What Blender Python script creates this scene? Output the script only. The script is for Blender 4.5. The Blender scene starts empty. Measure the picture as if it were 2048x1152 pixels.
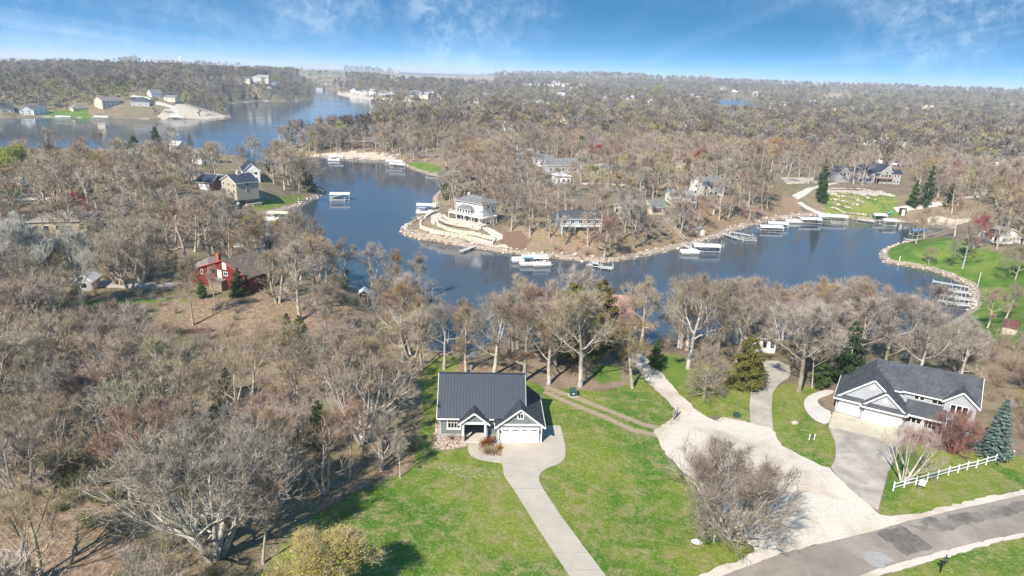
import bpy, bmesh
import math, random, sys
import numpy as np
# ---------------------------------------------------------------- camera constants (photo is 2048 x 1152)
CAM_Z = 54.0
PITCH = math.radians(17.3)
ROLL = math.radians(2.04)
FPX = 1365.0
R = math.radians
# ---------------------------------------------------------------- camera, world, sun, exposure
SC = bpy.context.scene
COL = SC.collection
from mathutils import Matrix, Vector
cam_data = bpy.data.cameras.new("camera"); cam = bpy.data.objects.new("camera", cam_data); COL.objects.link(cam)
cam_data.sensor_width = 36.0; cam_data.lens = 36.0 * FPX / 2048.0
cam_data.clip_start = 0.5; cam_data.clip_end = 60000.0
cam.matrix_world = Matrix.Translation((0, 0, CAM_Z)) @ Matrix.Rotation(math.radians(90) - PITCH, 4, 'X') @ Matrix.Rotation(ROLL, 4, 'Z')
SC.camera = cam
CLOUD_COL = (5.0, 5.7, 6.3, 1)
SUN_AZ = R(31.0)      # direction in which shadows fall, measured from +Y towards +X
SUN_EL = R(41.0)
world = bpy.data.worlds.new("World"); SC.world = world; world.use_nodes = True
wt = world.node_tree; wt.nodes.clear()
def wn(t, **k):
    n = wt.nodes.new(t)
    for a, b in k.items(): setattr(n, a, b)
    return n
wl = wt.links.new
w_out = wn('ShaderNodeOutputWorld'); w_bg = wn('ShaderNodeBackground'); w_bg.inputs['Strength'].default_value = 0.15
w_geo = wn('ShaderNodeTexCoord')
w_sky = wn('ShaderNodeTexSky', sky_type='NISHITA'); w_sky.sun_disc = False
w_sky.sun_elevation = SUN_EL; w_sky.sun_rotation = SUN_AZ + math.pi
w_sky.altitude = 300; w_sky.air_density = 1.0; w_sky.dust_density = 0.3; w_sky.ozone_density = 1.6
# the photograph's sky turns deep blue a few degrees above the horizon: the gradient is steepened
w_scale = wn('ShaderNodeVectorMath', operation='MULTIPLY'); w_scale.inputs[1].default_value = (1, 1, 8.0)
wl(w_geo.outputs['Generated'], w_scale.inputs[0])
w_norm = wn('ShaderNodeVectorMath', operation='NORMALIZE'); wl(w_scale.outputs[0], w_norm.inputs[0])
w_add = wn('ShaderNodeVectorMath', operation='ADD'); w_add.inputs[1].default_value = (0, 0, 0.19); wl(w_norm.outputs[0], w_add.inputs[0])
wl(w_add.outputs[0], w_sky.inputs['Vector'])
w_hs = wn('ShaderNodeHueSaturation'); w_hs.inputs['Saturation'].default_value = 1.42; w_hs.inputs['Hue'].default_value = 0.484; w_hs.inputs['Value'].default_value = 1.0
wl(w_sky.outputs[0], w_hs.inputs['Color'])
# cirrus: coordinates on a flat layer (direction / height)
w_sep = wn('ShaderNodeSeparateXYZ'); wl(w_geo.outputs['Generated'], w_sep.inputs[0])
def wmath(op, a, b=None, clamp=False):
    n = wn('ShaderNodeMath', operation=op); n.use_clamp = clamp
    for i, v in enumerate([a, b]):
        if v is None: continue
        if isinstance(v, (int, float)): n.inputs[i].default_value = v
        else: wl(v, n.inputs[i])
    return n.outputs[0]
w_zc = wmath('MAXIMUM', w_sep.outputs[2], 0.0)
w_z = wmath('ADD', w_zc, 0.045)
w_u = wmath('DIVIDE', w_sep.outputs[0], w_z); w_v = wmath('DIVIDE', w_sep.outputs[1], w_z)
w_comb = wn('ShaderNodeCombineXYZ'); wl(w_u, w_comb.inputs[0]); wl(w_v, w_comb.inputs[1])
def wnoise(rot, sx, sy, scale, detail, rough, dist, off=(0,0,0), src=None):
    m = wn('ShaderNodeMapping'); m.inputs['Rotation'].default_value = (0, 0, rot); m.inputs['Scale'].default_value = (sx, sy, 1); m.inputs['Location'].default_value = off
    wl(src or w_comb.outputs[0], m.inputs['Vector'])
    n = wn('ShaderNodeTexNoise'); n.inputs['Scale'].default_value = scale; n.inputs['Detail'].default_value = detail
    n.inputs['Roughness'].default_value = rough; n.inputs['Distortion'].default_value = dist
    wl(m.outputs[0], n.inputs['Vector']); return n.outputs['Fac']
def wramp(x, lo, hi, a=0.0, b=1.0):
    n = wn('ShaderNodeMapRange', interpolation_type='SMOOTHSTEP'); n.inputs['From Min'].default_value = lo; n.inputs['From Max'].default_value = hi
    n.inputs['To Min'].default_value = a; n.inputs['To Max'].default_value = b
    wl(x, n.inputs['Value']); return n.outputs[0]
# broad cover in direction space, streaks running towards the horizon, fine fleece
w_dir = w_geo.outputs['Generated']
big = wramp(wnoise(0, 1.0, 1.0, 3.1, 3, 0.5, 0.4, (0.55, 0.2, 0), w_dir), 0.42, 0.66)
streak = wramp(wnoise(R(-8), 1.25, 0.22, 0.42, 8, 0.68, 0.8), 0.34, 0.78)
fleece = wramp(wnoise(R(25), 1.0, 1.5, 42, 5, 0.66, 0.5, (0, 0, 0), w_dir), 0.38, 0.70)
cl = wmath('MULTIPLY', big, wmath('ADD', wmath('MULTIPLY', streak, 0.50), wmath('MULTIPLY', fleece, 0.45)))
cl2 = wmath('MULTIPLY', wramp(wnoise(R(4), 1.6, 0.10, 0.30, 6, 0.6, 0.4, (3.4, 5.2, 0)), 0.48, 0.86), 0.30)
cl = wmath('MULTIPLY', wmath('ADD', cl, cl2, True), 0.56)
w_mix = wn('ShaderNodeMix', data_type='RGBA'); wl(cl, w_mix.inputs[0]); wl(w_hs.outputs[0], w_mix.inputs[6]); w_mix.inputs[7].default_value = CLOUD_COL
wl(w_mix.outputs[2], w_bg.inputs['Color']); wl(w_bg.outputs[0], w_out.inputs['Surface'])
sun_data = bpy.data.lights.new("sun", 'SUN'); sun = bpy.data.objects.new("sun", sun_data); COL.objects.link(sun)
sun_data.energy = 5.0; sun_data.angle = R(0.5); sun_data.color = (1.0, 0.925, 0.82)
sun_dir = Vector((math.sin(SUN_AZ)*math.cos(SUN_EL), math.cos(SUN_AZ)*math.cos(SUN_EL), -math.sin(SUN_EL)))
sun.rotation_euler = sun_dir.to_track_quat('-Z', 'Y').to_euler(); sun.location = (0, 0, 200)
SC.view_settings.view_transform = 'Standard'; SC.view_settings.look = 'None'; SC.view_settings.gamma = 1.0
SC.view_settings.use_curve_mapping = False; SC.view_settings.exposure = 0.76
SC.render.engine = 'CYCLES'
SC.cycles.max_bounces = 5; SC.cycles.diffuse_bounces = 2; SC.cycles.glossy_bounces = 2; SC.cycles.volume_bounces = 1
SC.cycles.transparent_max_bounces = 4; SC.cycles.use_denoising = True
try:
    SC.cycles.denoiser = 'OPENIMAGEDENOISE'; SC.cycles.denoising_input_passes = 'RGB_ALBEDO_NORMAL'; SC.cycles.denoising_prefilter = 'ACCURATE'
except Exception: pass
# ---------------------------------------------------------------- photo pixel <-> world
_cp, _sp = math.cos(PITCH), math.sin(PITCH)
_cr, _sr = math.cos(ROLL), math.sin(ROLL)

def ray(px, py):
    u = (px - 1024.0) / FPX; v = (576.0 - py) / FPX
    x = u * _cr - v * _sr; y = u * _sr + v * _cr       # undo the roll
    return np.array([x, _cp + y * _sp, -_sp + y * _cp])

def project(x, y, z):
    X = x; Y = y; Z = z - CAM_Z
    f = Y * _cp - Z * _sp
    up = Y * _sp + Z * _cp
    u0 = X / f; v0 = up / f
    u = u0 * _cr + v0 * _sr; v = -u0 * _sr + v0 * _cr
    return 1024.0 + u * FPX, 576.0 - v * FPX

def plane(px, py, z=0.0):
    d = ray(px, py); t = (z - CAM_Z) / d[2]
    return float(d[0] * t), float(d[1] * t)

def densify(pts, step=8.0, closed=True):
    out = []
    n = len(pts)
    for i in range(n if closed else n - 1):
        a = pts[i]; b = pts[(i + 1) % n]
        L = math.hypot(b[0]-a[0], b[1]-a[1]); k = max(1, int(L / step))
        for j in range(k): out.append((a[0]+(b[0]-a[0])*j/k, a[1]+(b[1]-a[1])*j/k))
    if not closed: out.append(pts[-1])
    return out

# ---------------------------------------------------------------- shorelines, read on the photo, laid on the lake plane
SHORE_PX = [(-420,219),(0,236),(110,234.5),(200,237),(330,239),(455,237.5),(462,234.5),(454,222),(446,209),(521,202.5),(570,203),
 (625,200),(628,190),(625,184),(632,178.5),(652,177.5),(676,182),(676,190),(721,197),(774,201),(843,205),(982,208),(1120,211),
 (1120,214.5),(985,213),(850,213),(790,214),(748,215),(741,221),(738,228),(760,236),(776,242),(765,250),
 (745,262),(700,274),(640,284),(575,290),(548,298),(543,309),(600,311.5),(660,316),(720,319),(770,321),(800,324),(812,334),
 (850,347),(890,353),(906,357),(888,374),(868,394),(866,409),(870,424),(848,433),(815,448),(804,460),(812,471),
 (850,480),(900,488),(950,497),(1030,508),(1100,516),(1150,521),(1190,524),(1235,523),(1290,512),(1350,498),(1400,486),(1441,472),
 (1463,463),(1504,450),(1542,441),(1596,433),(1634,431),(1685,435),(1716,439),(1805,444),(1850,448),(1900,451),(1900,459),(1860,470),
 (1821,484),(1790,491),(1767,501),(1761,514),(1773,526),(1815,532),(1859,540),(1894,552),(1938,572),(1945,590),(1941,621),
 (1890,655),(1800,676),(1700,684),(1600,682),(1480,676),(1400,682),(1300,694),(1200,684),(1100,684),(1000,690),(960,699),(900,706),(862,704),
 (826,670),(785,622),(740,590),(700,572),(650,563),(600,556),(566,535),(530,524),(490,515),(452,492),(468,476),(515,467),(505,447),(521,432),
 (560,424),(604,411),(648,388),(648,380),(618,367),(590,355),(562,338),(520,330),(470,324),(400,319),(250,317),(100,310),(0,304),(-420,284)]
POND_PX = [(1432,205),(1450,200),(1490,199),(1522,203),(1520,209),(1490,211),(1450,210)]
POND_Z = 12.0
LAKE = np.array([plane(*p) for p in SHORE_PX])
POND = np.array([plane(*p, POND_Z) for p in POND_PX])

def _segdist(P, Q):
    """signed distance from points P (n,2) to closed polygon Q (m,2); positive outside"""
    n = len(P); out = np.full(n, 1e18); inside = np.zeros(n, bool)
    m = len(Q)
    for i in range(m):
        a = Q[i]; b = Q[(i+1) % m]; e = b - a
        w = P - a
        t = np.clip((w @ e) / max(e @ e, 1e-9), 0, 1)
        d2 = (w[:,0]-e[0]*t)**2 + (w[:,1]-e[1]*t)**2
        np.minimum(out, d2, out=out)
        c = (a[1] > P[:,1]) != (b[1] > P[:,1])
        if c.any():
            xi = (b[0]-a[0])*(P[:,1]-a[1])/((b[1]-a[1]) if b[1]!=a[1] else 1e-9) + a[0]
            inside ^= c & (P[:,0] < xi)
    d = np.sqrt(out)
    return np.where(inside, -d, d)

def inpoly(x, y, Q):
    x = np.atleast_1d(np.asarray(x, float)); y = np.atleast_1d(np.asarray(y, float))
    ins = np.zeros(x.shape, bool)
    m = len(Q)
    for i in range(m):
        ax, ay = Q[i][0], Q[i][1]; bx, by = Q[(i+1) % m][0], Q[(i+1) % m][1]
        if ay == by: continue
        c = (ay > y) != (by > y)
        ins ^= c & (x < (bx-ax)*(y-ay)/(by-ay) + ax)
    return ins

def sst(a, b, x):
    t = np.clip((x - a) / (b - a), 0, 1); return t*t*(3-2*t)

_rs = np.random.RandomState(7)
_W = [( _rs.uniform(0.6,1.4), _rs.uniform(0,2*math.pi), _rs.uniform(0,6.28)) for _ in range(10)]
def wob(x, y, scale):
    s = 0
    for k,(f,a,p) in enumerate(_W):
        s = s + np.sin((x*math.cos(a)+y*math.sin(a))*f*2*math.pi/scale + p)
    return s / 4.0

def bump(x, y, cx, cy, rx, ry=None):
    ry = ry or rx
    return np.exp(-(((x-cx)/rx)**2 + ((y-cy)/ry)**2))

# ravine (creek valley) line left of the house, read at z=3
RAV = np.array([plane(*p, 3.0) for p in [(-350,1010),(0,940),(180,860),(300,760),(440,700),(600,675),(760,690),(840,705)]])
def linedist(P, Q):
    out = np.full(len(P), 1e18)
    for i in range(len(Q)-1):
        a = Q[i]; e = Q[i+1]-a; w = P-a
        t = np.clip((w @ e)/(e @ e), 0, 1)
        np.minimum(out, (w[:,0]-e[0]*t)**2+(w[:,1]-e[1]*t)**2, out=out)
    return np.sqrt(out)

FLATS = []      # (cx, cy, radius, z): levelled building plots
def height(x, y):
    x = np.atleast_1d(np.asarray(x, float)); y = np.atleast_1d(np.asarray(y, float))
    sh = x.shape; P = np.stack([x.ravel(), y.ravel()], 1)
    x = P[:,0]; y = P[:,1]
    r = np.hypot(x, y); az = np.degrees(np.arctan2(x, np.maximum(y, 1e-3)))
    s = _segdist(P, LAKE)
    sp = _segdist(P, POND)
    # plateau height
    base = 7.0 + 1.0*wob(x, y, 260)*sst(150, 400, r)
    # left hills behind the far shore
    left = sst(-3, -12, az) * sst(520, 1150, r)
    base = base + left * (21 + 8*wob(x, y, 900))
    # the hill right of the channel and centre background
    mid = sst(520, 1600, r) * (1-left)
    base = base + mid * (5 + 4*wob(x, y, 800))
    far = sst(1500, 3600, r)
    base = base + far * (1-left*0.6) * (20 + 13*wob(x, y, 1900))
    base = base + (1-left)*sst(2, 9, az)*(15 + 5*wob(x, y, 900))*np.exp(-((r-3400)/800.0)**2) + (1-left)*10*np.exp(-((r-2300-300*wob(x, y, 1500))/350.0)**2)
    D = 24 + 60*sst(300, 900, r)
    t = sst(0, 1, s / D)
    h = 0.35 + np.maximum(s,0)*0.05*np.exp(-np.maximum(s,0)/20) + (base-0.35) * t
    # steep lake bank bottom so the shoreline reads as an edge
    h = h + 0.5*sst(0, 2.0, s)
    lake = -0.15 - 3.0*sst(0, 10, -s)
    h = np.where(s > 0, h, lake)
    h = np.where((s > -1.2) & (s <= 0), lake*sst(0,-1.2,s) + (0.35)*(1-sst(0,-1.2,s))*0.6, h)
    # pond far right
    hp = np.where(sp > 0, POND_Z + 0.4 + (h-POND_Z-0.4)*sst(0, 160, sp), POND_Z-1.0)
    h = np.where(sp < 300, np.where(sp>0, np.maximum(hp, POND_Z+0.4*sst(0,3,sp)), hp), h)
    # ravine
    dr = linedist(P, RAV)
    h = h - np.where(s>0, 1, 0)*4.3*np.exp(-(dr/11.0)**2)*sst(0, 14, s)*(r<260)
    h = np.where((s>0)&(r<400), np.maximum(h, 0.5), h)
    h = h + (wob(x+50, y, 31)*0.16 + wob(x, y, 11)*0.05)*sst(3, 15, s)*(1-sst(500, 900, r))
    for cx, cy, rad, z in FLATS:
        d = np.hypot(x-cx, y-cy)
        w = 1 - sst(rad, rad*1.7, d)
        h = np.where((w > 0) & (s > 0.5), h*(1-w) + z*w, h)
    return h.reshape(sh)

def far_open(x, y):
    """where the distant country is open farmland"""
    r = np.hypot(x, y); az = np.degrees(np.arctan2(x, np.maximum(y, 1e-3)))
    return (r > 1700) & (wob(x, y*1.6, 1400) > np.where((az < -2) & (r > 2100), -0.7, np.where(r > 3900, -0.8, 0.45)))
_T = np.concatenate([np.arange(40, 420, 1.2), 420*1.006**np.arange(0, 560)])
def ground(px, py, dz=0.0):
    """world point where the line of sight through a photo pixel meets the terrain"""
    d = ray(px, py); d = d / math.hypot(d[0], d[1])
    X = d[0]*_T; Y = d[1]*_T; Z = CAM_Z + d[2]*_T
    g = Z - (np.maximum(height(X, Y), 0.0) + dz)
    k = np.argmax(g < 0)
    if g[k] >= 0: k = len(_T)-1
    if k == 0: return float(X[0]), float(Y[0]), float(Z[0])
    a = g[k-1]/(g[k-1]-g[k])
    t = _T[k-1] + (_T[k]-_T[k-1])*a
    return float(d[0]*t), float(d[1]*t), float(CAM_Z + d[2]*t)
# ---------------------------------------------------------------- material helpers
MATS = {}
class NT:
    def __init__(s, name):
        s.m = bpy.data.materials.new(name); s.m.use_nodes = True; s.t = s.m.node_tree; s.t.nodes.clear()
        s.out = s.n('ShaderNodeOutputMaterial'); s.b = s.n('ShaderNodeBsdfPrincipled'); s.l(s.b.outputs[0], s.out.inputs[0])
    def n(s, ty, **k):
        n = s.t.nodes.new(ty)
        for a, b in k.items(): setattr(n, a, b)
        return n
    def l(s, a, b): s.t.links.new(a, b)
    def put(s, sock, v):
        if hasattr(v, 'is_linked') or isinstance(v, bpy.types.NodeSocket): s.l(v, sock)
        elif isinstance(v, (tuple, list)) and len(v) == 3 and sock.type == 'RGBA': sock.default_value = (*v, 1)
        else: sock.default_value = v
    def coord(s, kind='Object', scale=(1,1,1), rot=(0,0,0)):
        c = s.n('ShaderNodeTexCoord') if kind != 'Position' else s.n('ShaderNodeNewGeometry')
        o = c.outputs[kind]
        if scale != (1,1,1) or rot != (0,0,0):
            m = s.n('ShaderNodeMapping'); m.inputs['Scale'].default_value = scale; m.inputs['Rotation'].default_value = rot
            s.l(o, m.inputs[0]); o = m.outputs[0]
        return o
    def noise(s, v, scale, detail=4, rough=0.55, dist=0.0, out='Fac'):
        n = s.n('ShaderNodeTexNoise'); s.l(v, n.inputs['Vector']); n.inputs['Scale'].default_value = scale
        n.inputs['Detail'].default_value = detail; n.inputs['Roughness'].default_value = rough; n.inputs['Distortion'].default_value = dist
        return n.outputs[out]
    def ramp(s, x, lo, hi, a=0.0, b=1.0):
        n = s.n('ShaderNodeMapRange', interpolation_type='SMOOTHSTEP')
        n.inputs['From Min'].default_value = lo; n.inputs['From Max'].default_value = hi
        n.inputs['To Min'].default_value = a; n.inputs['To Max'].default_value = b
        s.l(x, n.inputs['Value']); return n.outputs[0]
    def mix(s, f, a, b, mode='MIX'):
        n = s.n('ShaderNodeMix', data_type='RGBA', blend_type=mode)
        s.put(n.inputs[0], f); s.put(n.inputs[6], a); s.put(n.inputs[7], b); return n.outputs[2]
    def math(s, op, a, b=0.0, clamp=False):
        n = s.n('ShaderNodeMath', operation=op); n.use_clamp = clamp
        s.put(n.inputs[0], a); s.put(n.inputs[1], b); return n.outputs[0]
    def hsv(s, c, h=0.5, sa=1.0, v=1.0):
        n = s.n('ShaderNodeHueSaturation'); s.put(n.inputs['Color'], c); s.put(n.inputs['Hue'], h); s.put(n.inputs['Saturation'], sa); s.put(n.inputs['Value'], v); return n.outputs[0]
    def bump(s, x, strength=0.3, dist=0.02):
        n = s.n('ShaderNodeBump'); n.inputs['Strength'].default_value = strength; n.inputs['Distance'].default_value = dist
        s.l(x, n.inputs['Height']); s.l(n.outputs[0], s.b.inputs['Normal'])
    def rnd(s): return s.n('ShaderNodeObjectInfo').outputs['Random']
    def fin(s, col, rough=0.8, spec=0.3, metal=0.0):
        s.put(s.b.inputs['Base Color'], col); s.put(s.b.inputs['Roughness'], rough)
        s.b.inputs['Specular IOR Level'].default_value = spec; s.b.inputs['Metallic'].default_value = metal
        return s.m

def plain(name, col, rough=0.7, var=0.12, scale=1.5, spec=0.3, metal=0.0, rnd=0.0, bump=0.0):
    if name in MATS: return MATS[name]
    t = NT(name)
    v = t.coord('Object')
    f = t.noise(v, scale, 5, 0.6)
    val = t.ramp(f, 0.3, 0.7, 1 - var, 1 + var)
    if rnd: val = t.math('MULTIPLY', val, t.math('ADD', t.math('MULTIPLY', t.rnd(), 2*rnd), 1-rnd))
    if bump: t.bump(t.noise(v, scale*6, 3), bump, 0.03)
    MATS[name] = t.fin(t.hsv(col, 0.5, 1.0, val), rough, spec, metal); return MATS[name]

def bark(name, c1, c2, rv=0.25, hue=0.02):
    t = NT(name)
    v = t.coord('Object')
    f = t.noise(v, 1.1, 4, 0.6)
    c = t.mix(t.ramp(f, 0.35, 0.65), c1, c2)
    pn = t.noise(t.coord('Position'), 0.006, 3, 0.6)
    c = t.mix(t.ramp(pn, 0.40, 0.60, 0.0, 0.45), c, t.hsv(c, 0.47, 0.6, 0.78))
    rr = t.rnd(); r3 = t.math('FRACT', t.math('MULTIPLY', rr, 29.3))
    c = t.mix(t.math('MULTIPLY', t.math('GREATER_THAN', r3, 0.80), 0.6), c, t.hsv(c, 0.475, 1.45, 0.62))
    c = t.mix(t.math('MULTIPLY', t.math('LESS_THAN', r3, 0.16), 0.6), c, t.hsv(c, 0.53, 1.5, 0.9))
    r = rr; r2 = t.math('FRACT', t.math('MULTIPLY', r, 7.31))
    c = t.hsv(c, t.math('ADD', t.math('MULTIPLY', r2, hue*2), 0.5-hue), t.math('ADD', t.math('MULTIPLY', t.math('FRACT', t.math('MULTIPLY', r, 13.7)), 0.7), 0.65), t.math('ADD', t.math('MULTIPLY', r, 2*rv), 1-rv))
    MATS[name] = t.fin(c, 0.9, 0.1); return MATS[name]

def leaf(name, c1, c2, rv=0.2, scale=0.6, transl=0.0):
    t = NT(name)
    v = t.coord('Object')
    f = t.noise(v, scale, 3, 0.7)
    c = t.mix(t.ramp(f, 0.38, 0.62), c1, c2)
    fine = t.noise(v, 6.0, 2)
    c = t.hsv(c, 0.5, 1.0, t.math('MULTIPLY', t.ramp(fine, 0.3, 0.7, 0.75, 1.25), t.math('ADD', t.math('MULTIPLY', t.rnd(), 2*rv), 1-rv)))
    MATS[name] = t.fin(c, 0.7, 0.15); return MATS[name]

def siding(name, col, board=0.18, rough=0.6, vertical=False):
    """painted boards: shadow lines between laps as relief and as darker colour"""
    if name in MATS: return MATS[name]
    t = NT(name)
    v = t.coord('Object')
    sx = t.n('ShaderNodeSeparateXYZ'); t.l(v, sx.inputs[0])
    z = sx.outputs[2] if not vertical else t.math('ADD', sx.outputs[0], sx.outputs[1])
    fr = t.math('FRACT', t.math('DIVIDE', z, board))
    t.bump(fr, 0.7, 0.02)
    f = t.noise(v, 2.0, 4)
    edge = t.ramp(fr, 0.0, 0.12, 0.86, 1.0)  # shadow line at each lap, painted into the board colour
    c = t.hsv(col, 0.5, 1.0, t.math('MULTIPLY', t.ramp(f, 0.3, 0.7, 0.93, 1.06), edge))
    MATS[name] = t.fin(c, rough, 0.3); return MATS[name]

def shingle(name, c1, c2):
    if name in MATS: return MATS[name]
    t = NT(name)
    v = t.coord('Object')
    br = t.n('ShaderNodeTexBrick'); t.l(v, br.inputs['Vector']); br.inputs['Scale'].default_value = 1.0
    br.inputs['Brick Width'].default_value = 0.33; br.inputs['Row Height'].default_value = 0.14; br.inputs['Mortar Size'].default_value = 0.012
    br.inputs['Color1'].default_value = (*c1, 1); br.inputs['Color2'].default_value = (*c2, 1)
    br.inputs['Mortar'].default_value = (*[a*0.6 for a in c1], 1)
    f = t.noise(v, 0.7, 5, 0.65)
    c = t.hsv(br.outputs[0], 0.5, 1.0, t.ramp(f, 0.3, 0.7, 0.8, 1.2))
    t.bump(br.outputs['Fac'], -0.3, 0.02)
    MATS[name] = t.fin(c, 0.9, 0.2); return MATS[name]

def glassdark(name='window_glass', col=(0.012, 0.014, 0.017)):
    if name in MATS: return MATS[name]
    t = NT(name); v = t.coord('Object')
    f = t.noise(v, 1.5, 2)
    MATS[name] = t.fin(t.hsv(col, 0.5, 1.0, t.ramp(f, 0.3, 0.7, 0.5, 1.8)), 0.08, 0.5); return MATS[name]

def stone(name, c1, c2, scale=2.0):
    if name in MATS: return MATS[name]
    t = NT(name); v = t.coord('Position')
    f = t.noise(v, scale, 5, 0.7)
    isl = t.n('ShaderNodeNewGeometry').outputs['Random Per Island']
    c = t.mix(isl, c1, c2)
    c = t.hsv(c, 0.5, 1.0, t.math('MULTIPLY', t.ramp(f, 0.3, 0.7, 0.75, 1.2), t.math('ADD', t.math('MULTIPLY', isl, 0.3), 0.85)))
    t.bump(f, 0.4, 0.05)
    MATS[name] = t.fin(c, 0.9, 0.2); return MATS[name]

# ---------------------------------------------------------------- object helpers
def tag(o, label=None, cat=None, group=None, kind=None):
    if label: o['label'] = label
    if cat: o['category'] = cat
    if group: o['group'] = group
    if kind: o['kind'] = kind
    return o
def empty(name, loc, rz=0.0, label=None, cat=None, group=None):
    o = bpy.data.objects.new(name, None); COL.objects.link(o); o.location = loc; o.rotation_euler = (0, 0, rz)
    o.empty_display_size = 0.2
    return tag(o, label, cat, group)
def link(name, mesh, parent=None, loc=None, rz=None, scale=None):
    o = bpy.data.objects.new(name, mesh); COL.objects.link(o)
    if parent: o.parent = parent
    if loc is not None: o.location = loc
    if rz is not None: o.rotation_euler = (0, 0, rz)
    if scale is not None: o.scale = scale if hasattr(scale, '__len__') else (scale,)*3
    return o
def copy_tree(o, parent=None):
    c = o.copy(); COL.objects.link(c)
    if parent: c.parent = parent
    for ch in list(o.children): copy_tree(ch, c)
    return c
def tri_mesh(name, V, F, mats, fmat=None, smooth=False):
    """fast mesh from numpy arrays: V (n,3), F (m,3)"""
    V = np.asarray(V, np.float32); F = np.asarray(F, np.int32)
    me = bpy.data.meshes.new(name)
    me.vertices.add(len(V)); me.vertices.foreach_set('co', V.ravel())
    me.loops.add(F.size); me.loops.foreach_set('vertex_index', F.ravel())
    k = F.shape[1]
    me.polygons.add(len(F)); me.polygons.foreach_set('loop_start', np.arange(0, F.size, k, dtype=np.int32))
    try: me.polygons.foreach_set('loop_total', np.full(len(F), k, np.int32))
    except Exception: pass
    for m in (mats if isinstance(mats, (list, tuple)) else [mats]): me.materials.append(m)
    if fmat is not None: me.polygons.foreach_set('material_index', np.asarray(fmat, np.int32))
    if smooth: me.polygons.foreach_set('use_smooth', np.ones(len(F), bool))
    me.update(calc_edges=True); return me

class MB:
    """collects simple solids, then links them as one mesh object"""
    def __init__(s): s.v = []; s.f = []; s.mi = []
    def poly(s, pts, faces, mi=0):
        k = len(s.v); s.v += [tuple(p) for p in pts]; s.f += [tuple(i+k for i in f) for f in faces]; s.mi += [mi]*len(faces); return s
    def box(s, x0, y0, z0, x1, y1, z1, mi=0):
        p = [(x0,y0,z0),(x1,y0,z0),(x1,y1,z0),(x0,y1,z0),(x0,y0,z1),(x1,y0,z1),(x1,y1,z1),(x0,y1,z1)]
        return s.poly(p, [(0,3,2,1),(4,5,6,7),(0,1,5,4),(1,2,6,5),(2,3,7,6),(3,0,4,7)], mi)
    def bar(s, a, b, w, h=None, mi=0):
        a = Vector(a); b = Vector(b); d = (b-a)
        if d.length < 1e-6: return s
        d.normalize(); h = h or w
        up = Vector((0,0,1)) if abs(d.z) < 0.95 else Vector((0,1,0))
        sx = d.cross(up).normalized()*(w/2); sz = sx.normalized().cross(d).normalized()*(h/2)
        p = [a-sx-sz, a+sx-sz, a+sx+sz, a-sx+sz, b-sx-sz, b+sx-sz, b+sx+sz, b-sx+sz]
        return s.poly(p, [(3,2,1,0),(4,5,6,7),(0,1,5,4),(1,2,6,5),(2,3,7,6),(3,0,4,7)], mi)
    def tube(s, pts, rad, n=6, mi=0):
        pts = [Vector(p) for p in pts]; k = len(pts); V = []
        for i, p in enumerate(pts):
            d = (pts[min(i+1,k-1)] - pts[max(i-1,0)]).normalized()
            up = Vector((0,0,1)) if abs(d.z) < 0.9 else Vector((1,0,0))
            a = d.cross(up).normalized(); b = a.cross(d)
            r = rad[i] if hasattr(rad, '__len__') else rad
            V += [p + a*math.cos(2*math.pi*j/n)*r + b*math.sin(2*math.pi*j/n)*r for j in range(n)]
        F = [(i*n+j, i*n+(j+1)%n, (i+1)*n+(j+1)%n, (i+1)*n+j) for i in range(k-1) for j in range(n)]
        F += [tuple(range(n-1,-1,-1)), tuple((k-1)*n+j for j in range(n))]
        return s.poly(V, F, mi)
    def prism(s, outline, z0, z1, mi=0):
        n = len(outline)
        V = [(x,y,z0) for x,y in outline] + [(x,y,z1) for x,y in outline]
        F = [tuple(range(n-1,-1,-1)), tuple(range(n,2*n))] + [(i,(i+1)%n,n+(i+1)%n,n+i) for i in range(n)]
        return s.poly(V, F, mi)
    def slab(s, a, b, c, d, th, mi=0):
        """thick sheet with top corners a b c d (counter-clockwise from above), thickness th along its normal"""
        a,b,c,d = map(Vector,(a,b,c,d)); n = (b-a).cross(d-a).normalized()*th
        P = [a-n,b-n,c-n,d-n,a,b,c,d]
        return s.poly(P, [(3,2,1,0),(4,5,6,7),(0,1,5,4),(1,2,6,5),(2,3,7,6),(3,0,4,7)], mi)
    def slab3(s, a, b, c, th, mi=0):
        a,b,c = map(Vector,(a,b,c)); n = (b-a).cross(c-a).normalized()*th
        P = [a-n,b-n,c-n,a,b,c]
        return s.poly(P, [(2,1,0),(3,4,5),(0,1,4,3),(1,2,5,4),(2,0,3,5)], mi)
    def mesh(s, name, mats):
        me = bpy.data.meshes.new(name); me.from_pydata(s.v, [], s.f)
        for m in (mats if isinstance(mats, (list,tuple)) else [mats]): me.materials.append(m)
        if any(s.mi): me.polygons.foreach_set('material_index', s.mi)
        me.update(); return me
    def build(s, name, mats, parent=None, **k): return link(name, s.mesh(name, mats), parent, **k)
# ---------------------------------------------------------------- ground: one sheet to the horizon
def hrange(a, b, n): return list(np.linspace(a, b, n, endpoint=False))
_ang = np.radians(np.array(hrange(-180, -60, 24) + hrange(-60, -42, 30) + hrange(-42, 44, 400) + hrange(44, 60, 26) + hrange(60, 180, 24)))
_rad = [2.0, 20.0, 34.0]
while _rad[-1] < 420: _rad.append(_rad[-1] * 1.0075)
while _rad[-1] < 2500: _rad.append(_rad[-1] * 1.011)
while _rad[-1] < 26000: _rad.append(_rad[-1] * 1.03)
_rad = np.array(_rad)

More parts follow.
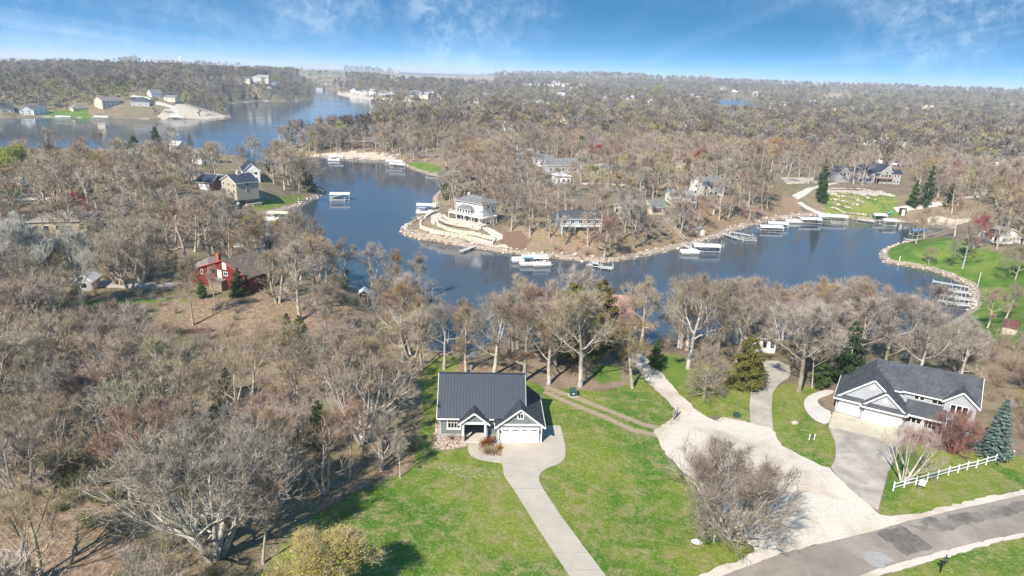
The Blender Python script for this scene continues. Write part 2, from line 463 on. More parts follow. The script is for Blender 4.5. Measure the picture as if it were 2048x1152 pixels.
POLY = {
 'lawn': [
  [(594,1056),(640,1025),(700,992),(760,965),(822,940),(832,915),(836,880),(842,830),(846,790),(838,760),(846,738),(872,716),(900,712),(925,716),(905,745),
   (960,756),(1050,758),(1100,776),(1200,784),(1250,772),(1272,740),(1304,773),(1336,802),(1355,830),(1339,842),(1306,858),(1318,881),(1327,903),(1351,928),(1395,963),
   (1430,1010),(1480,1075),(1510,1098),(1475,1124),(1398,1152),(1300,1230),(1100,1420),(300,1420),(480,1200)],
  [(1290,712),(1330,755),(1365,795),(1405,830),(1449,834),(1500,845),(1499,811),(1502,781),(1515,762),(1531,745),(1500,738),(1450,740),(1400,722),(1340,705)],
  [(1546,857),(1543,820),(1545,785),(1557,772),(1585,766),(1640,776),(1620,790),(1606,804),(1612,823),(1628,839),(1657,853),(1670,881),(1672,903),(1662,936),(1634,931),(1590,905),(1555,886),(1543,874)],
  [(1800,886),(1778,942),(1769,970),(1762,996),(1757,1020),(1764,1032),(1822,1031),(1921,1007),(2048,981),(2300,930),(2300,870),(2060,925),(2020,905),(1960,900),(1900,905),(1840,880)],
  [(1740,1160),(1899,1112),(2048,1072),(2300,1010),(2400,1500),(1500,1500)],
  [(1648,380),(1700,383),(1790,386),(1800,432),(1716,438),(1650,430)],
  [(505,418),(520,402),(600,388),(612,396),(565,412),(520,422)],
 ],
 'lush': [
  [(1765,516),(1765,501),(1800,489),(1850,478),(1900,475),(1960,492),(2048,525),(2200,560),(2300,760),(2048,690),(1990,680),(1930,672),(1938,640),(1944,622),(1946,590),(1939,572),(1894,552),(1859,540),(1815,531),(1773,526)],
  [(85,234),(95,222),(150,221),(176,219),(182,235)], [(-40,379),(50,379),(54,386),(40,394),(-60,397)],
  [(812,327),(850,324),(880,335),(892,350),(860,348),(815,334)], [(1320,400),(1370,400),(1375,410),(1330,412)],
  [(1180,745),(1200,730),(1240,732),(1245,760),(1200,768)], [(1310,720),(1350,712),(1390,760),(1350,775)], [(400,600),(0,620),(0,600)],
 ],
 'pale': [
  [(318,222),(345,216),(352,206),(368,206),(410,218),(455,233),(430,237),(318,236)],
  [(676,182),(730,192),(774,200),(720,199),(676,190)],[(700,198),(820,196),(840,204),(774,202)],
  [(1448,834),(1500,846),(1546,858),(1543,876),(1500,880),(1400,850)],
  [(1306,858),(1339,842),(1356,830),(1404,832),(1440,862),(1400,880),(1330,875)],
  [(600,309),(680,303),(760,304),(800,310),(780,322),(660,316)],
  [(0,352),(60,350),(110,348),(118,358),(60,372),(0,378)],
  [(1560,355),(1630,355),(1632,366),(1575,368)],
  [(1860,432),(1960,440),(1900,452),(1850,447)],
  [(1642,379),(1760,382),(1800,392),(1700,389),(1650,384)],
 ],
 'litter': [
  [(1015,500),(1050,462),(1130,455),(1220,458),(1320,462),(1345,490),(1290,510),(1190,522),(1100,514)],
  [(1330,445),(1400,395),(1480,425),(1530,395),(1595,395),(1605,430),(1541,440),(1463,462),(1350,497)],
  [(330,600),(560,588),(700,575),(770,592),(790,640),(700,670),(560,680),(420,668),(300,650)],
  [(545,305),(640,298),(760,300),(860,318),(800,323),(640,311),(545,311)],
  [(905,738),(930,720),(990,712),(1010,738),(1040,748),(985,757),(900,757)],
  [(-300,1045),(0,1010),(100,985),(230,960),(250,1080),(290,1152),(330,1400),(-300,1400)],
  [(600,1040),(700,985),(822,935),(826,910),(800,920),(690,960),(590,1010)],
 ],
 'mulch': [[(982,466),(1040,462),(1062,480),(1050,500),(1020,500),(1000,485)], [(876,820),(866,898),(884,900),(936,894),(936,868),(905,866)], [(957,870),(957,897),(965,907),(981,912),(1004,912),(1004,880)],
           [(1812,858),(1905,880),(1960,898),(1890,902),(1812,880)]],
 'field': [[(780,144),(905,143),(900,153),(800,155)], [(140,119),(600,131),(600,138),(150,124)], [(1640,186),(1700,186),(1700,196),(1650,196)]],
 'green': [[(600,139),(690,138),(690,150),(620,150)]],
}
TRACKS = [[(1095,775),(1150,795),(1220,822),(1290,850),(1330,858)], [(1092,785),(1140,806),(1205,832),(1265,860),(1312,870)]]
P_WORLD = {}
def build_ground():
    A, Rr = np.meshgrid(_ang, _rad)
    X = Rr*np.sin(A); Y = Rr*np.cos(A)
    Z = height(X, Y)
    # fine unevenness away from lawns
    n = wob(X*1.0, Y*1.0, 9.0)*0.12 + wob(X+50, Y, 31)*0.25
    s = _segdist(np.stack([X.ravel(), Y.ravel()],1), LAKE).reshape(X.shape)
    px, py = project(X, np.maximum(Y, 5), Z)
    front = (Y > 10)
    masks = {}
    for k, polys in POLY.items():
        m = np.zeros(X.shape, bool)
        for q in polys:
            bx = (px > min(p[0] for p in q)-1) & (px < max(p[0] for p in q)+1) & (py > min(p[1] for p in q)-1) & (py < max(p[1] for p in q)+1) & front
            if bx.any():
                mm = np.zeros(X.shape, bool); mm[bx] = inpoly(px[bx], py[bx], q); m |= mm
        masks[k] = m.astype(np.float32)
    Q = np.stack([X.ravel(), Y.ravel()], 1)
    tr = np.zeros(len(Q), np.float32)
    near = (np.hypot(Q[:,0], Q[:,1]) < 140)
    for line in TRACKS:
        L = np.array([ground(*p)[:2] for p in line]); d = linedist(Q[near], L); tr[near] = np.maximum(tr[near], np.clip(1.35 - d/0.65, 0, 1))
    rr_far = np.hypot(X, Y)
    masks['field'] = np.maximum(masks['field'], far_open(X, Y).astype(np.float32))
    masks['field'] = np.maximum(masks['field'], 0.95*tr.reshape(X.shape))
    # shore strip: stony bank
    shore = np.clip(1 - np.abs(s-0.8)/2.2, 0, 1) * (np.hypot(X,Y) < 1500)
    rough_ = 1 - np.clip(masks['lawn']+masks['lush']+masks['mulch'], 0, 1)
    nr, na = X.shape
    V = np.stack([X, Y, Z], -1).reshape(-1, 3)
    i = np.arange(nr-1)[:,None]*na; j = np.arange(na)[None,:]; j2 = (j+1) % na
    F = np.stack([i+j, i+j2, i+na+j2, i+na+j], -1).reshape(-1, 4)
    me = tri_mesh('ground', V, F, MATS['ground'], smooth=True)
    def attr(name, a, b, c):
        at = me.color_attributes.new(name, 'FLOAT_COLOR', 'POINT')
        d = np.ones((len(V), 4), np.float32); d[:,0] = a.ravel(); d[:,1] = b.ravel(); d[:,2] = c.ravel()
        at.data.foreach_set('color', d.ravel())
    attr('cover_a', masks['lawn'], masks['lush'], masks['pale'])
    attr('cover_b', masks['litter'], masks['mulch'], np.maximum(masks['field'], shore*0.0))
    attr('cover_c', masks['green'], shore, np.clip((np.hypot(X,Y)-2200)/2500, 0, 1))
    o = link('ground', me); tag(o, 'rolling ground of leaf litter, lawns and banks round the lake', None, None, 'structure')
    return o

def ground_material():
    t = NT('ground'); MATS['ground'] = t.m
    P = t.coord('Position')
    def cov(name):
        a = t.n('ShaderNodeVertexColor', layer_name=name); s = t.n('ShaderNodeSeparateColor'); t.l(a.outputs[0], s.inputs[0]); return s.outputs
    A, B, C_ = cov('cover_a'), cov('cover_b'), cov('cover_c')
    n_f = t.noise(P, 1.4, 6, 0.7); n_m = t.noise(P, 0.16, 5, 0.6, 0.4); n_b = t.noise(P, 0.02, 4, 0.55); n_x = t.noise(P, 5.0, 3, 0.7)
    def edge(m, soft=0.16, amt=0.9):
        k = t.math('ADD', m, t.math('MULTIPLY', t.math('SUBTRACT', n_f, 0.5), amt))
        return t.ramp(k, 0.5-soft, 0.5+soft)
    # forest floor
    c = t.mix(t.ramp(n_m, 0.35, 0.65), (0.15, 0.112, 0.075), (0.26, 0.20, 0.138))
    c = t.mix(t.ramp(n_b, 0.42, 0.62, 0, 0.6), c, (0.155, 0.145, 0.075))
    c = t.mix(t.ramp(n_x, 0.45, 0.75, 0, 0.6), c, (0.40, 0.32, 0.235))
    c = t.mix(t.ramp(n_f, 0.30, 0.5, 0.5, 0), c, (0.075, 0.057, 0.038))
    # litter banks: orange brown fallen leaves
    li = t.mix(t.ramp(n_f, 0.35, 0.65), (0.17, 0.11, 0.068), (0.32, 0.235, 0.155))
    li = t.mix(t.ramp(n_x, 0.5, 0.7, 0, 0.55), li, (0.42, 0.33, 0.24))
    li = t.mix(t.ramp(n_m, 0.5, 0.68, 0, 0.6), li, (0.20, 0.18, 0.08))
    c = t.mix(edge(B[0]), c, li)
    # lawns: fresh green over tan thatch
    g = t.mix(t.ramp(t.noise(P, 0.07, 5, 0.62, 0.8), 0.40, 0.60), (0.062, 0.145, 0.012), (0.165, 0.205, 0.03))
    g = t.mix(t.ramp(t.noise(P, 0.55, 6, 0.7, 0.3), 0.44, 0.66, 0, 0.85), g, (0.26, 0.225, 0.10))
    n_t = t.noise(P, 3.2, 6, 0.8, 0.2)
    g = t.mix(t.ramp(n_t, 0.50, 0.68, 0, 0.75), g, (0.36, 0.32, 0.15))
    g = t.mix(t.ramp(n_t, 0.32, 0.47, 0.75, 0), g, (0.04, 0.085, 0.012))
    c = t.mix(edge(A[0]), c, g)
    lu = t.mix(t.ramp(n_m, 0.35, 0.65), (0.07, 0.145, 0.02), (0.15, 0.20, 0.04))
    lu = t.mix(t.ramp(n_f, 0.5, 0.7, 0, 0.4), lu, (0.16, 0.18, 0.05))
    c = t.mix(edge(A[1]), c, lu)
    mu = t.mix(n_f, (0.11, 0.058, 0.038), (0.26, 0.17, 0.12)); c = t.mix(edge(B[1]), c, mu)
    pa = t.mix(t.ramp(n_f, 0.35, 0.65), (0.36, 0.29, 0.21), (0.58, 0.52, 0.44)); c = t.mix(edge(A[2], 0.22, 1.1), c, pa)
    fi = t.mix(n_b, (0.36, 0.28, 0.20), (0.30, 0.24, 0.16)); c = t.mix(edge(B[2], 0.3, 0.3), c, fi)
    c = t.mix(edge(C_[0], 0.3, 0.3), c, (0.16, 0.20, 0.08))
    ro = t.mix(t.ramp(n_x, 0.4, 0.6), (0.24, 0.19, 0.15), (0.44, 0.37, 0.30)); c = t.mix(t.ramp(t.math('ADD', C_[1], t.math('MULTIPLY', t.math('SUBTRACT', n_f, 0.5), 0.8)), 0.45, 0.65), c, ro)
    # far country: fields and woods in broad patches
    n_w = t.noise(t.coord('Position', (0.0004, 0.0009, 0.0)), 1.0, 5, 0.62, 0.5)
    fa = t.mix(t.ramp(n_w, 0.44, 0.5), (0.085, 0.068, 0.05), (0.30, 0.235, 0.165))
    fa = t.mix(t.ramp(n_w, 0.57, 0.6), fa, (0.13, 0.12, 0.065))
    c = t.mix(C_[2], c, fa)
    t.bump(t.math('ADD', t.math('MULTIPLY', n_x, 0.5), n_f), 0.9, 0.22)
    t.fin(c, 0.95, 0.1)

def water_material():
    q = NT('water_far'); MATS['water_far'] = q.m; q.fin(q.mix(q.noise(q.coord('Position'), 0.01, 3), (0.075, 0.125, 0.20), (0.10, 0.155, 0.235)), 0.4, 0.5)
    t = NT('water'); MATS['water'] = t.m
    P = t.coord('Position')
    n1 = t.noise(t.coord('Position', (1, 1.5, 1), (0, 0, 0.5)), 1.1, 3, 0.6, 0.3)
    n2 = t.noise(P, 0.22, 3, 0.6)
    n3 = t.noise(t.coord('Position', (1, 2.4, 1), (0, 0, 0.3)), 0.012, 4, 0.55, 0.5)
    t.bump(t.math('ADD', t.math('MULTIPLY', n1, 1.0), t.math('MULTIPLY', n2, 2.0)), 0.16, 0.07)
    t.fin(t.mix(n3, (0.040, 0.054, 0.070), (0.058, 0.075, 0.094)), t.ramp(n3, 0.35, 0.65, 0.04, 0.13), 0.5)
    t.b.inputs['IOR'].default_value = 1.33

# ---------------------------------------------------------------- draped surfaces (drives, road, terraces)
from mathutils.geometry import delaunay_2d_cdt
def drape(name, px_poly, mat, off=0.05, step=1.2, skirt=0.25, world=False, kind='structure', label=None, thick=None, jit=0.0):
    W = [Vector(p[:2]) for p in px_poly] if world else [Vector(ground(*p)[:2]) for p in px_poly]
    out = []
    n = len(W); rj = random.Random(n)
    for i in range(n):
        a, b = W[i], W[(i+1) % n]; k = max(1, int((b-a).length/(step*0.6 if jit else step)))
        for j in range(k):
            p = a.lerp(b, j/k)
            if jit: p = p + Vector((rj.uniform(-jit, jit), rj.uniform(-jit, jit)))
            out.append(p)
    m = len(out)
    xs = [p.x for p in out]; ys = [p.y for p in out]
    gx = np.arange(min(xs), max(xs), step); gy = np.arange(min(ys), max(ys), step)
    GX, GY = np.meshgrid(gx, gy); GX = GX.ravel(); GY = GY.ravel()
    Q = [(p.x, p.y) for p in out]
    ins = inpoly(GX, GY, Q) & (_segdist(np.stack([GX, GY], 1), np.array(Q)) < -0.4*step)
    pts = out + [Vector((a, b)) for a, b in zip(GX[ins], GY[ins])]
    vo, eo, fo, *_ = delaunay_2d_cdt(pts, [(i, (i+1) % m) for i in range(m)], [], 1, 1e-4)
    ring = []
    Z = height([v.x for v in vo], [v.y for v in vo]) + off
    V = [(v.x, v.y, float(z)) for v, z in zip(vo, Z)]
    F = [tuple(f) for f in fo]
    # skirt on boundary edges
    cnt = {}
    for f in F:
        for i in range(len(f)):
            e = (f[i], f[(i+1) % len(f)]); cnt[tuple(sorted(e))] = cnt.get(tuple(sorted(e)), []) + [e]
    low = {}
    for es in cnt.values():
        if len(es) == 1:
            a, b = es[0]
            for q in (a, b):
                if q not in low: low[q] = len(V); V.append((V[q][0], V[q][1], V[q][2]-skirt))
            F.append((b, a, low[a], low[b]))
    me = bpy.data.meshes.new(name); me.from_pydata(V, [], F); me.materials.append(mat); me.update()
    o = link(name, me); tag(o, label, None, None, kind); return o
KEEP = []       # x, y, radius kept free of woodland trees
VIEWS = []      # x0, y0, x1, y1 (photo), distance, share of hiding trees left out
NOGO_PX = []
HAZE_DENSITY = 0.00015
def keep(px, py, r):
    x, y, _ = ground(px, py); KEEP.append((x, y, r))
def view(x0, y0, x1, y1, prob=0.9):
    x, y, _ = ground((x0+x1)/2, y1); VIEWS.append((x0, y0, x1, y1, math.hypot(x, y), prob))
def flat(px, py, r, dz=0.0, back=0.0):
    x, y, z = ground(px, py); d = math.hypot(x, y); FLATS.append((x+x/d*back, y+y/d*back, r, z+dz))
flat(980, 885, 13, 0, 5); flat(1735, 850, 15, 0, 6); flat(450, 580, 13, 0, 6); flat(935, 446, 12, 0, 6); flat(1745, 367, 22, 0, 8)
ground_material(); water_material()
build_ground()
w = MB(); w.poly([(-3000,20,0),(2000,20,0),(2000,4000,0),(-3000,4000,0)], [(0,1,2,3)])
tag(w.build('lake', MATS['water']), 'wide blue grey lake with winding bays', None, None, 'structure')
px0, py0 = POND.mean(0)
w = MB(); w.poly([(px0-250,py0-500,POND_Z),(px0+250,py0-500,POND_Z),(px0+250,py0+500,POND_Z),(px0-250,py0+500,POND_Z)], [(0,1,2,3)])
tag(w.build('far_lake', MATS['water_far']), 'sliver of blue water among the far woods', None, None, 'structure')
# ---------------------------------------------------------------- building kit
W_WHITE = plain('paint_white', (0.78, 0.77, 0.74), 0.5, 0.05)
TRIM = plain('trim_white', (0.72, 0.71, 0.69), 0.5, 0.04)
CONC = None
GLASS = glassdark()
WALLS = {
 'white': siding('siding_white', (0.72, 0.71, 0.68)), 'slate': siding('siding_slate', (0.17, 0.19, 0.205), 0.2), 'grey': siding('siding_grey', (0.40, 0.41, 0.43), 0.16),
 'lgrey': siding('siding_light_grey', (0.37, 0.385, 0.41), 0.16), 'midgrey': siding('siding_mid_grey', (0.34, 0.345, 0.35), 0.2),
 'tan': siding('siding_tan', (0.42, 0.37, 0.29)), 'beige': siding('siding_beige', (0.42, 0.38, 0.27)), 'brown': siding('siding_brown', (0.16, 0.085, 0.055)),
 'red': siding('siding_red', (0.155, 0.026, 0.021), 0.35, 0.7, True), 'brick': plain('brick_wall', (0.22, 0.11, 0.085), 0.9, 0.3, 6),
 'cream': siding('siding_cream', (0.6, 0.54, 0.42)), 'bluegrey': siding('siding_blue_grey', (0.25, 0.30, 0.34))}
ROOFS = {
 'charcoal': shingle('shingle_charcoal', (0.062, 0.068, 0.078), (0.095, 0.10, 0.112)), 'navy': shingle('shingle_navy', (0.03, 0.04, 0.06), (0.05, 0.06, 0.085)),
 'grey': shingle('shingle_grey', (0.16, 0.16, 0.16), (0.22, 0.215, 0.21)), 'lgrey': shingle('shingle_pale_grey', (0.26, 0.28, 0.29), (0.33, 0.345, 0.35)),
 'taupe': shingle('shingle_taupe', (0.20, 0.165, 0.14), (0.28, 0.235, 0.205)), 'brown': shingle('shingle_brown', (0.13, 0.10, 0.082), (0.19, 0.15, 0.12)),
 'pink': shingle('shingle_pink', (0.33, 0.17, 0.15), (0.40, 0.23, 0.20)), 'maroon': shingle('shingle_maroon', (0.12, 0.05, 0.045), (0.16, 0.075, 0.065)),
 'green': shingle('shingle_green', (0.20, 0.24, 0.21), (0.26, 0.29, 0.26)), 'orange': shingle('shingle_orange', (0.42, 0.20, 0.12), (0.5, 0.27, 0.17)),
 'white': plain('roof_white', (0.66, 0.66, 0.66), 0.6)}
STONE = stone('limestone', (0.46, 0.40, 0.32), (0.60, 0.54, 0.45), 1.5)
def frame_at(p0, p1=None, rot=None, z=None, sink=0.0):
    a = ground(*p0)
    if rot is None:
        b = plane_at(p1, a[2]); rot = math.atan2(b[1]-a[1], b[0]-a[0]); w = math.hypot(b[0]-a[0], b[1]-a[1])
    else: w = None
    return (a[0], a[1], (a[2] if z is None else z)-sink), rot, w
def plane_at(p, z): return plane(p[0], p[1], z)
_wincache = {}
def window_mesh(w, h, nv=1, nh=0, t=0.10, mat=None, glass=None):
    k = (round(w,2), round(h,2), nv, nh, t, (mat or TRIM).name, (glass or GLASS).name)
    if k in _wincache: return _wincache[k]
    f = MB(); f.box(-w/2-t, -0.06, -t, w/2+t, 0.03, 0); f.box(-w/2-t, -0.06, h, w/2+t, 0.03, h+t); f.box(-w/2-t, -0.06, 0, -w/2, 0.03, h); f.box(w/2, -0.06, 0, w/2+t, 0.03, h)
    for i in range(nv):
        x = -w/2 + w*(i+1)/(nv+1); f.box(x-0.03, -0.045, 0, x+0.03, 0.03, h)
    for i in range(nh):
        z = h*(i+1)/(nh+1); f.box(-w/2, -0.043, z-0.03, w/2, 0.028, z+0.03)
    p = MB(); p.box(-w/2, -0.02, 0, w/2, 0.02, h)
    _wincache[k] = (f.mesh('window', mat or TRIM), p.mesh('pane', glass or GLASS)); return _wincache[k]
FACE = {'F': 0.0, 'R': math.pi/2, 'B': math.pi, 'L': -math.pi/2}
def window(parent, face, x, y, z, w, h, nv=1, nh=0, t=0.10, mat=None, glass=None, name='window'):
    fm, pm = window_mesh(w, h, nv, nh, t, mat, glass)
    o = link(name, fm, parent, (x, y, z), FACE[face]); link('pane', pm, o); return o
def gable_y(root, x0, x1, y0, y1, z0, ze, zr, wall, roof, xr=None, ze1=None, ov=0.35, ovf=0.35, trim=True, th=0.16, wname='wall', rname='roof'):
    """gable end facing the front: ridge runs back along y"""
    ze1 = ze if ze1 is None else ze1; xr = (x0+x1)/2 if xr is None else xr
    m = MB(); P = [(x0, z0), (x1, z0), (x1, ze1), (xr, zr-0.02), (x0, ze)]
    V = [(a, y0, b) for a, b in P] + [(a, y1, b) for a, b in P]; n = 5
    m.poly(V, [(0,1,2,3,4), (9,8,7,6,5)] + [(i, i+n, (i+1) % n+n, (i+1) % n) for i in range(n)])
    m.build(wname, wall, root)
    pl = (zr-ze)/(xr-x0); pr = (zr-ze1)/(x1-xr); a, b = y0-ovf, y1+ovf
    r = MB(); lz = ze-ov*pl; rz = ze1-ov*pr
    r.slab((x0-ov, a, lz+th), (xr, a, zr+th), (xr, b, zr+th), (x0-ov, b, lz+th), th)
    r.slab((xr, a, zr+th), (x1+ov, a, rz+th), (x1+ov, b, rz+th), (xr, b, zr+th), th)
    ro = r.build(rname, roof, root)
    if trim:
        t = MB()
        for yy in (a-0.03, b+0.03):
            t.bar((x0-ov, yy, lz+0.02), (xr, yy, zr+0.02), 0.05, 0.22); t.bar((xr, yy, zr+0.02), (x1+ov, yy, rz+0.02), 0.05, 0.22)
        t.box(x0-ov-0.09, a, lz-0.06, x0-ov-0.003, b, lz+0.12); t.box(x1+ov+0.003, a, rz-0.06, x1+ov+0.09, b, rz+0.12)
        t.build('trim', TRIM, root)
    return ro
def gable_x(root, x0, x1, y0, y1, z0, ze, zr, wall, roof, yr=None, ze1=None, ov=0.35, ovf=0.35, trim=True, th=0.16, wname='wall', rname='roof'):
    """ridge parallel to the front"""
    ze1 = ze if ze1 is None else ze1; yr = (y0+y1)/2 if yr is None else yr
    m = MB(); P = [(y0, z0), (y1, z0), (y1, ze1), (yr, zr-0.02), (y0, ze)]
    V = [(x0, a, b) for a, b in P] + [(x1, a, b) for a, b in P]; n = 5
    m.poly(V, [(4,3,2,1,0), (5,6,7,8,9)] + [((i+1) % n, (i+1) % n+n, i+n, i) for i in range(n)])
    m.build(wname, wall, root)
    pf = (zr-ze)/(yr-y0); pb = (zr-ze1)/(y1-yr); a, b = x0-ovf, x1+ovf; fz = ze-ov*pf; bz = ze1-ov*pb
    r = MB()
    r.slab((a, y0-ov, fz+th), (b, y0-ov, fz+th), (b, yr, zr+th), (a, yr, zr+th), th)
    r.slab((a, yr, zr+th), (b, yr, zr+th), (b, y1+ov, bz+th), (a, y1+ov, bz+th), th)
    ro = r.build(rname, roof, root)
    if trim:
        t = MB()
        for xx in (a-0.03, b+0.03):
            t.bar((xx, y0-ov, fz+0.02), (xx, yr, zr+0.02), 0.05, 0.22); t.bar((xx, yr, zr+0.02), (xx, y1+ov, bz+0.02), 0.05, 0.22)
        t.box(a, y0-ov-0.09, fz-0.06, b, y0-ov-0.003, fz+0.12); t.box(a, y1+ov+0.003, bz-0.06, b, y1+ov+0.09, bz+0.12)
        t.build('trim', TRIM, root)
    return ro
def hip(root, x0, x1, y0, y1, z0, ze, zr, wall, roof, ov=0.4, trim=True, wname='wall', rname='roof', inset=None):
    m = MB(); m.box(x0, y0, z0, x1, y1, ze); m.build(wname, wall, root)
    ax0, ax1, ay0, ay1 = x0-ov, x1+ov, y0-ov, y1+ov
    w, d = ax1-ax0, ay1-ay0; s = min(w, d)/2 if inset is None else inset
    if w >= d: A = (ax0+s, (ay0+ay1)/2, zr); B = (ax1-s, (ay0+ay1)/2, zr)
    else: A = ((ax0+ax1)/2, ay0+s, zr); B = ((ax0+ax1)/2, ay1-s, zr)
    c = [(ax0,ay0,ze+.02), (ax1,ay0,ze+.02), (ax1,ay1,ze+.02), (ax0,ay1,ze+.02)]
    r = MB()
    if w >= d: r.poly(c+[A,B], [(0,1,5,4), (1,2,5), (2,3,4,5), (3,0,4), (3,2,1,0)])
    else: r.poly(c+[A,B], [(0,1,4), (1,2,5,4), (2,3,5), (3,0,4,5), (3,2,1,0)])
    ro = r.build(rname, roof, root)
    if trim:
        t = MB(); z = ze-0.1
        t.box(ax0-.05, ay0-.05, z, ax1+.05, ay0+.02, z+.115); t.box(ax0-.05, ay1-.02, z, ax1+.05, ay1+.05, z+.115); t.box(ax0-.05, ay0+.02, z, ax0+.02, ay1-.02, z+.115); t.box(ax1-.02, ay0+.02, z, ax1+.05, ay1-.02, z+.115)
        t.build('trim', TRIM, root)
    return ro
def chimney(root, x, y, z0, z1, w=0.8, mat=None, roof=None):
    m = MB(); m.box(x-w/2, y-w/2, z0, x+w/2, y+w/2, z1-0.1); m.box(x-w/2-.08, y-w/2-.08, z1-0.1, x+w/2+.08, y+w/2+.08, z1); m.tube([(x,y,z1),(x,y,z1+.35)], 0.13, 8)
    return m.build('chimney', mat or WALLS['brick'], roof or root)
def deck(root, x0, x1, y0, y1, z, drop, rail=True, mat=None, posts=4, name='deck'):
    mat = mat or W_WHITE
    d = MB(); d.box(x0, y0, z-0.2, x1, y1, z); dk = d.build(name, mat, root)
    for i in range(posts):
        x = x0+0.12+(x1-x0-0.24)*i/(posts-1); p = MB(); p.box(-0.1, -0.1, -drop, 0.1, 0.1, -0.2); p.build('post', mat, dk, loc=(x, y0+0.12, z))
    if rail:
        r = MB(); r.box(x0, y0, z+0.9, x1, y0+.07, z+1.0); r.box(x0, y0, z+0.9, x0+.07, y1, z+1.0); r.box(x1-.07, y0, z+0.9, x1, y1, z+1.0)
        n = int((x1-x0)/0.28)
        for i in range(n+1):
            x = x0+0.03+(x1-x0-0.08)*i/n; r.box(x, y0+.015, z, x+.035, y0+.05, z+.9)
        n = int((y1-y0)/0.28)
        for i in range(n):
            y = y0+(y1-y0)*i/max(n,1)
            for xx in (x0+.015, x1-.05): r.box(xx, y+.08, z, xx+.035, y+.115, z+.9)
        r.build('railing', mat, dk)
    return dk
def walk_door(root, face, x, y, z, w=0.95, h=2.1, mat=None, name='door'):
    m = MB(); m.box(-w/2-.1, -.05, 0, -w/2, .02, h+.1); m.box(w/2, -.05, 0, w/2+.1, .02, h+.1); m.box(-w/2, -.05, h, w/2, .02, h+.1); m.box(-w/2, -.03, 0, w/2, .02, h)
    o = m.build(name, mat or TRIM, root, loc=(x, y, z), rz=FACE[face])
    k = MB(); k.box(-.04, -.09, -.04, .04, -.03, .04); k.build('handle', plain('dark_metal', (0.03,0.03,0.03), 0.4), o, loc=(w*.35, 0, 1.0)); return o
def garage_door(root, face, x, y, z, w, h, lites=True, rows=4):
    m = MB(); m.box(-w/2-.1, -.05, 0, -w/2, .03, h+.1); m.box(w/2, -.05, 0, w/2+.1, .03, h+.1); m.box(-w/2, -.05, h, w/2, .03, h+.1)
    o = m.build('garage_door', TRIM, root, loc=(x, y, z), rz=FACE[face])
    for i in range(rows):
        p = MB(); a = h*i/rows+.012; b = h*(i+1)/rows-.012; p.box(-w/2+.005, -.03, a, w/2-.005, .02, b)
        n = max(2, int(w/1.2))
        for k in range(n):
            u0 = -w/2+w*(k+.12)/n; u1 = -w/2+w*(k+.88)/n; p.box(u0, -.038, a+.12, u1, -.03, b-.12)
        p.build('door_panel', plain('garage_white', (0.80,0.80,0.79), 0.45, 0.02), o)
    if lites:
        n = max(2, int(round(w/1.2)))
        for k in range(n):
            for j in range(3):
                u = -w/2+w*(k+.5)/n+(j-1)*.27; q = MB(); q.box(u-.11, -.045, h*.82, u+.11, -.03, h*.82+.2); q.build('pane', GLASS, o)
    return o

# ---------------------------------------------------------------- the metal roofed house in the middle
mo, mr, _ = frame_at((880, 877), rot=R(3.0)); GZ = mo[2]
MH_ = empty('craftsman_house', mo, mr, 'slate blue cottage with dark standing seam metal roof, white trim and two car garage', 'house')
metal = plain('metal_roof', (0.048, 0.054, 0.068), 0.42, 0.06, 0.8, 0.5, 0.0)
seam_m = plain('metal_seam', (0.038, 0.043, 0.055), 0.4, 0.04, 0.8, 0.5)
sl = WALLS['slate']; stone_m = plain('wainscot_stone', (0.36, 0.33, 0.30), 0.9, 0.25, 5, bump=0.4)
EZ, RZ, YR, DY = 3.42, 7.35, 4.55, 9.1
# body: front wall in pieces round the recessed porch
wmb = MB(); wmb.box(0, 0, -1, 3.05, 0.25, EZ+.1); wmb.box(0, 0.25, -1, 0.25, DY, EZ); wmb.box(0.25, DY-.25, -1, 11.2, DY, EZ)
wmb.box(5.95, 0, -1, 7.65, 0.25, EZ+.1); wmb.box(2.8, 0.25, -1, 3.05, 3.1, EZ); wmb.box(5.95, 0.25, -1, 6.2, 3.1, EZ); wmb.box(3.05, 3.1, -1, 5.95, 3.3, EZ); wmb.box(3.05, 0.0, 2.9, 5.95, 0.25, EZ+.1)
for xx in (0.0, 10.95):
    wmb.poly([(xx,0.0,EZ),(xx+.25,0.0,EZ),(xx+.25,YR,RZ-.05),(xx,YR,RZ-.05),(xx,DY,EZ),(xx+.25,DY,EZ)], [(0,1,2,3),(3,2,5,4),(0,3,4),(1,5,2),(0,4,5,1)])
wmb.box(10.95, 0.25, -1, 11.2, DY-.25, EZ)
wmb.build('wall', sl, MH_)
ov = 0.38; pf = (RZ-EZ)/YR
rf = MB(); rf.slab((-ov,-ov,EZ-ov*pf+.1),(11.2+ov-.3,-ov,EZ-ov*pf+.1),(11.2+ov-.3,YR,RZ+.1),(-ov,YR,RZ+.1),.12); rf.slab((-ov,YR,RZ+.1),(11.2+ov-.3,YR,RZ+.1),(11.2+ov-.3,DY+ov,EZ-ov*pf+.1),(-ov,DY+ov,EZ-ov*pf+.1),.12)
roofo = rf.build('roof', metal, MH_)
def seams(parent, edge0, edge1, up0, n, w=0.035, h=0.06):
    """ribs from the eave line edge0-edge1 up by vector up0"""
    e0, e1, u = Vector(edge0), Vector(edge1), Vector(up0); L = (e1-e0).length
    s = MB(); s.bar((0,0,0), u, w, h); me = s.mesh('roof_seam', seam_m)
    nr = (e1-e0).cross(u).normalized()
    if nr.z < 0: nr = -nr
    for i in range(n+1):
        link('roof_seam', me, parent, e0.lerp(e1, i/n) + nr*0.02)
seams(roofo, (-ov,-ov,EZ-ov*pf+.1), (11.28,-ov,EZ-ov*pf+.1), (0, YR+ov, (YR+ov)*pf), 28)
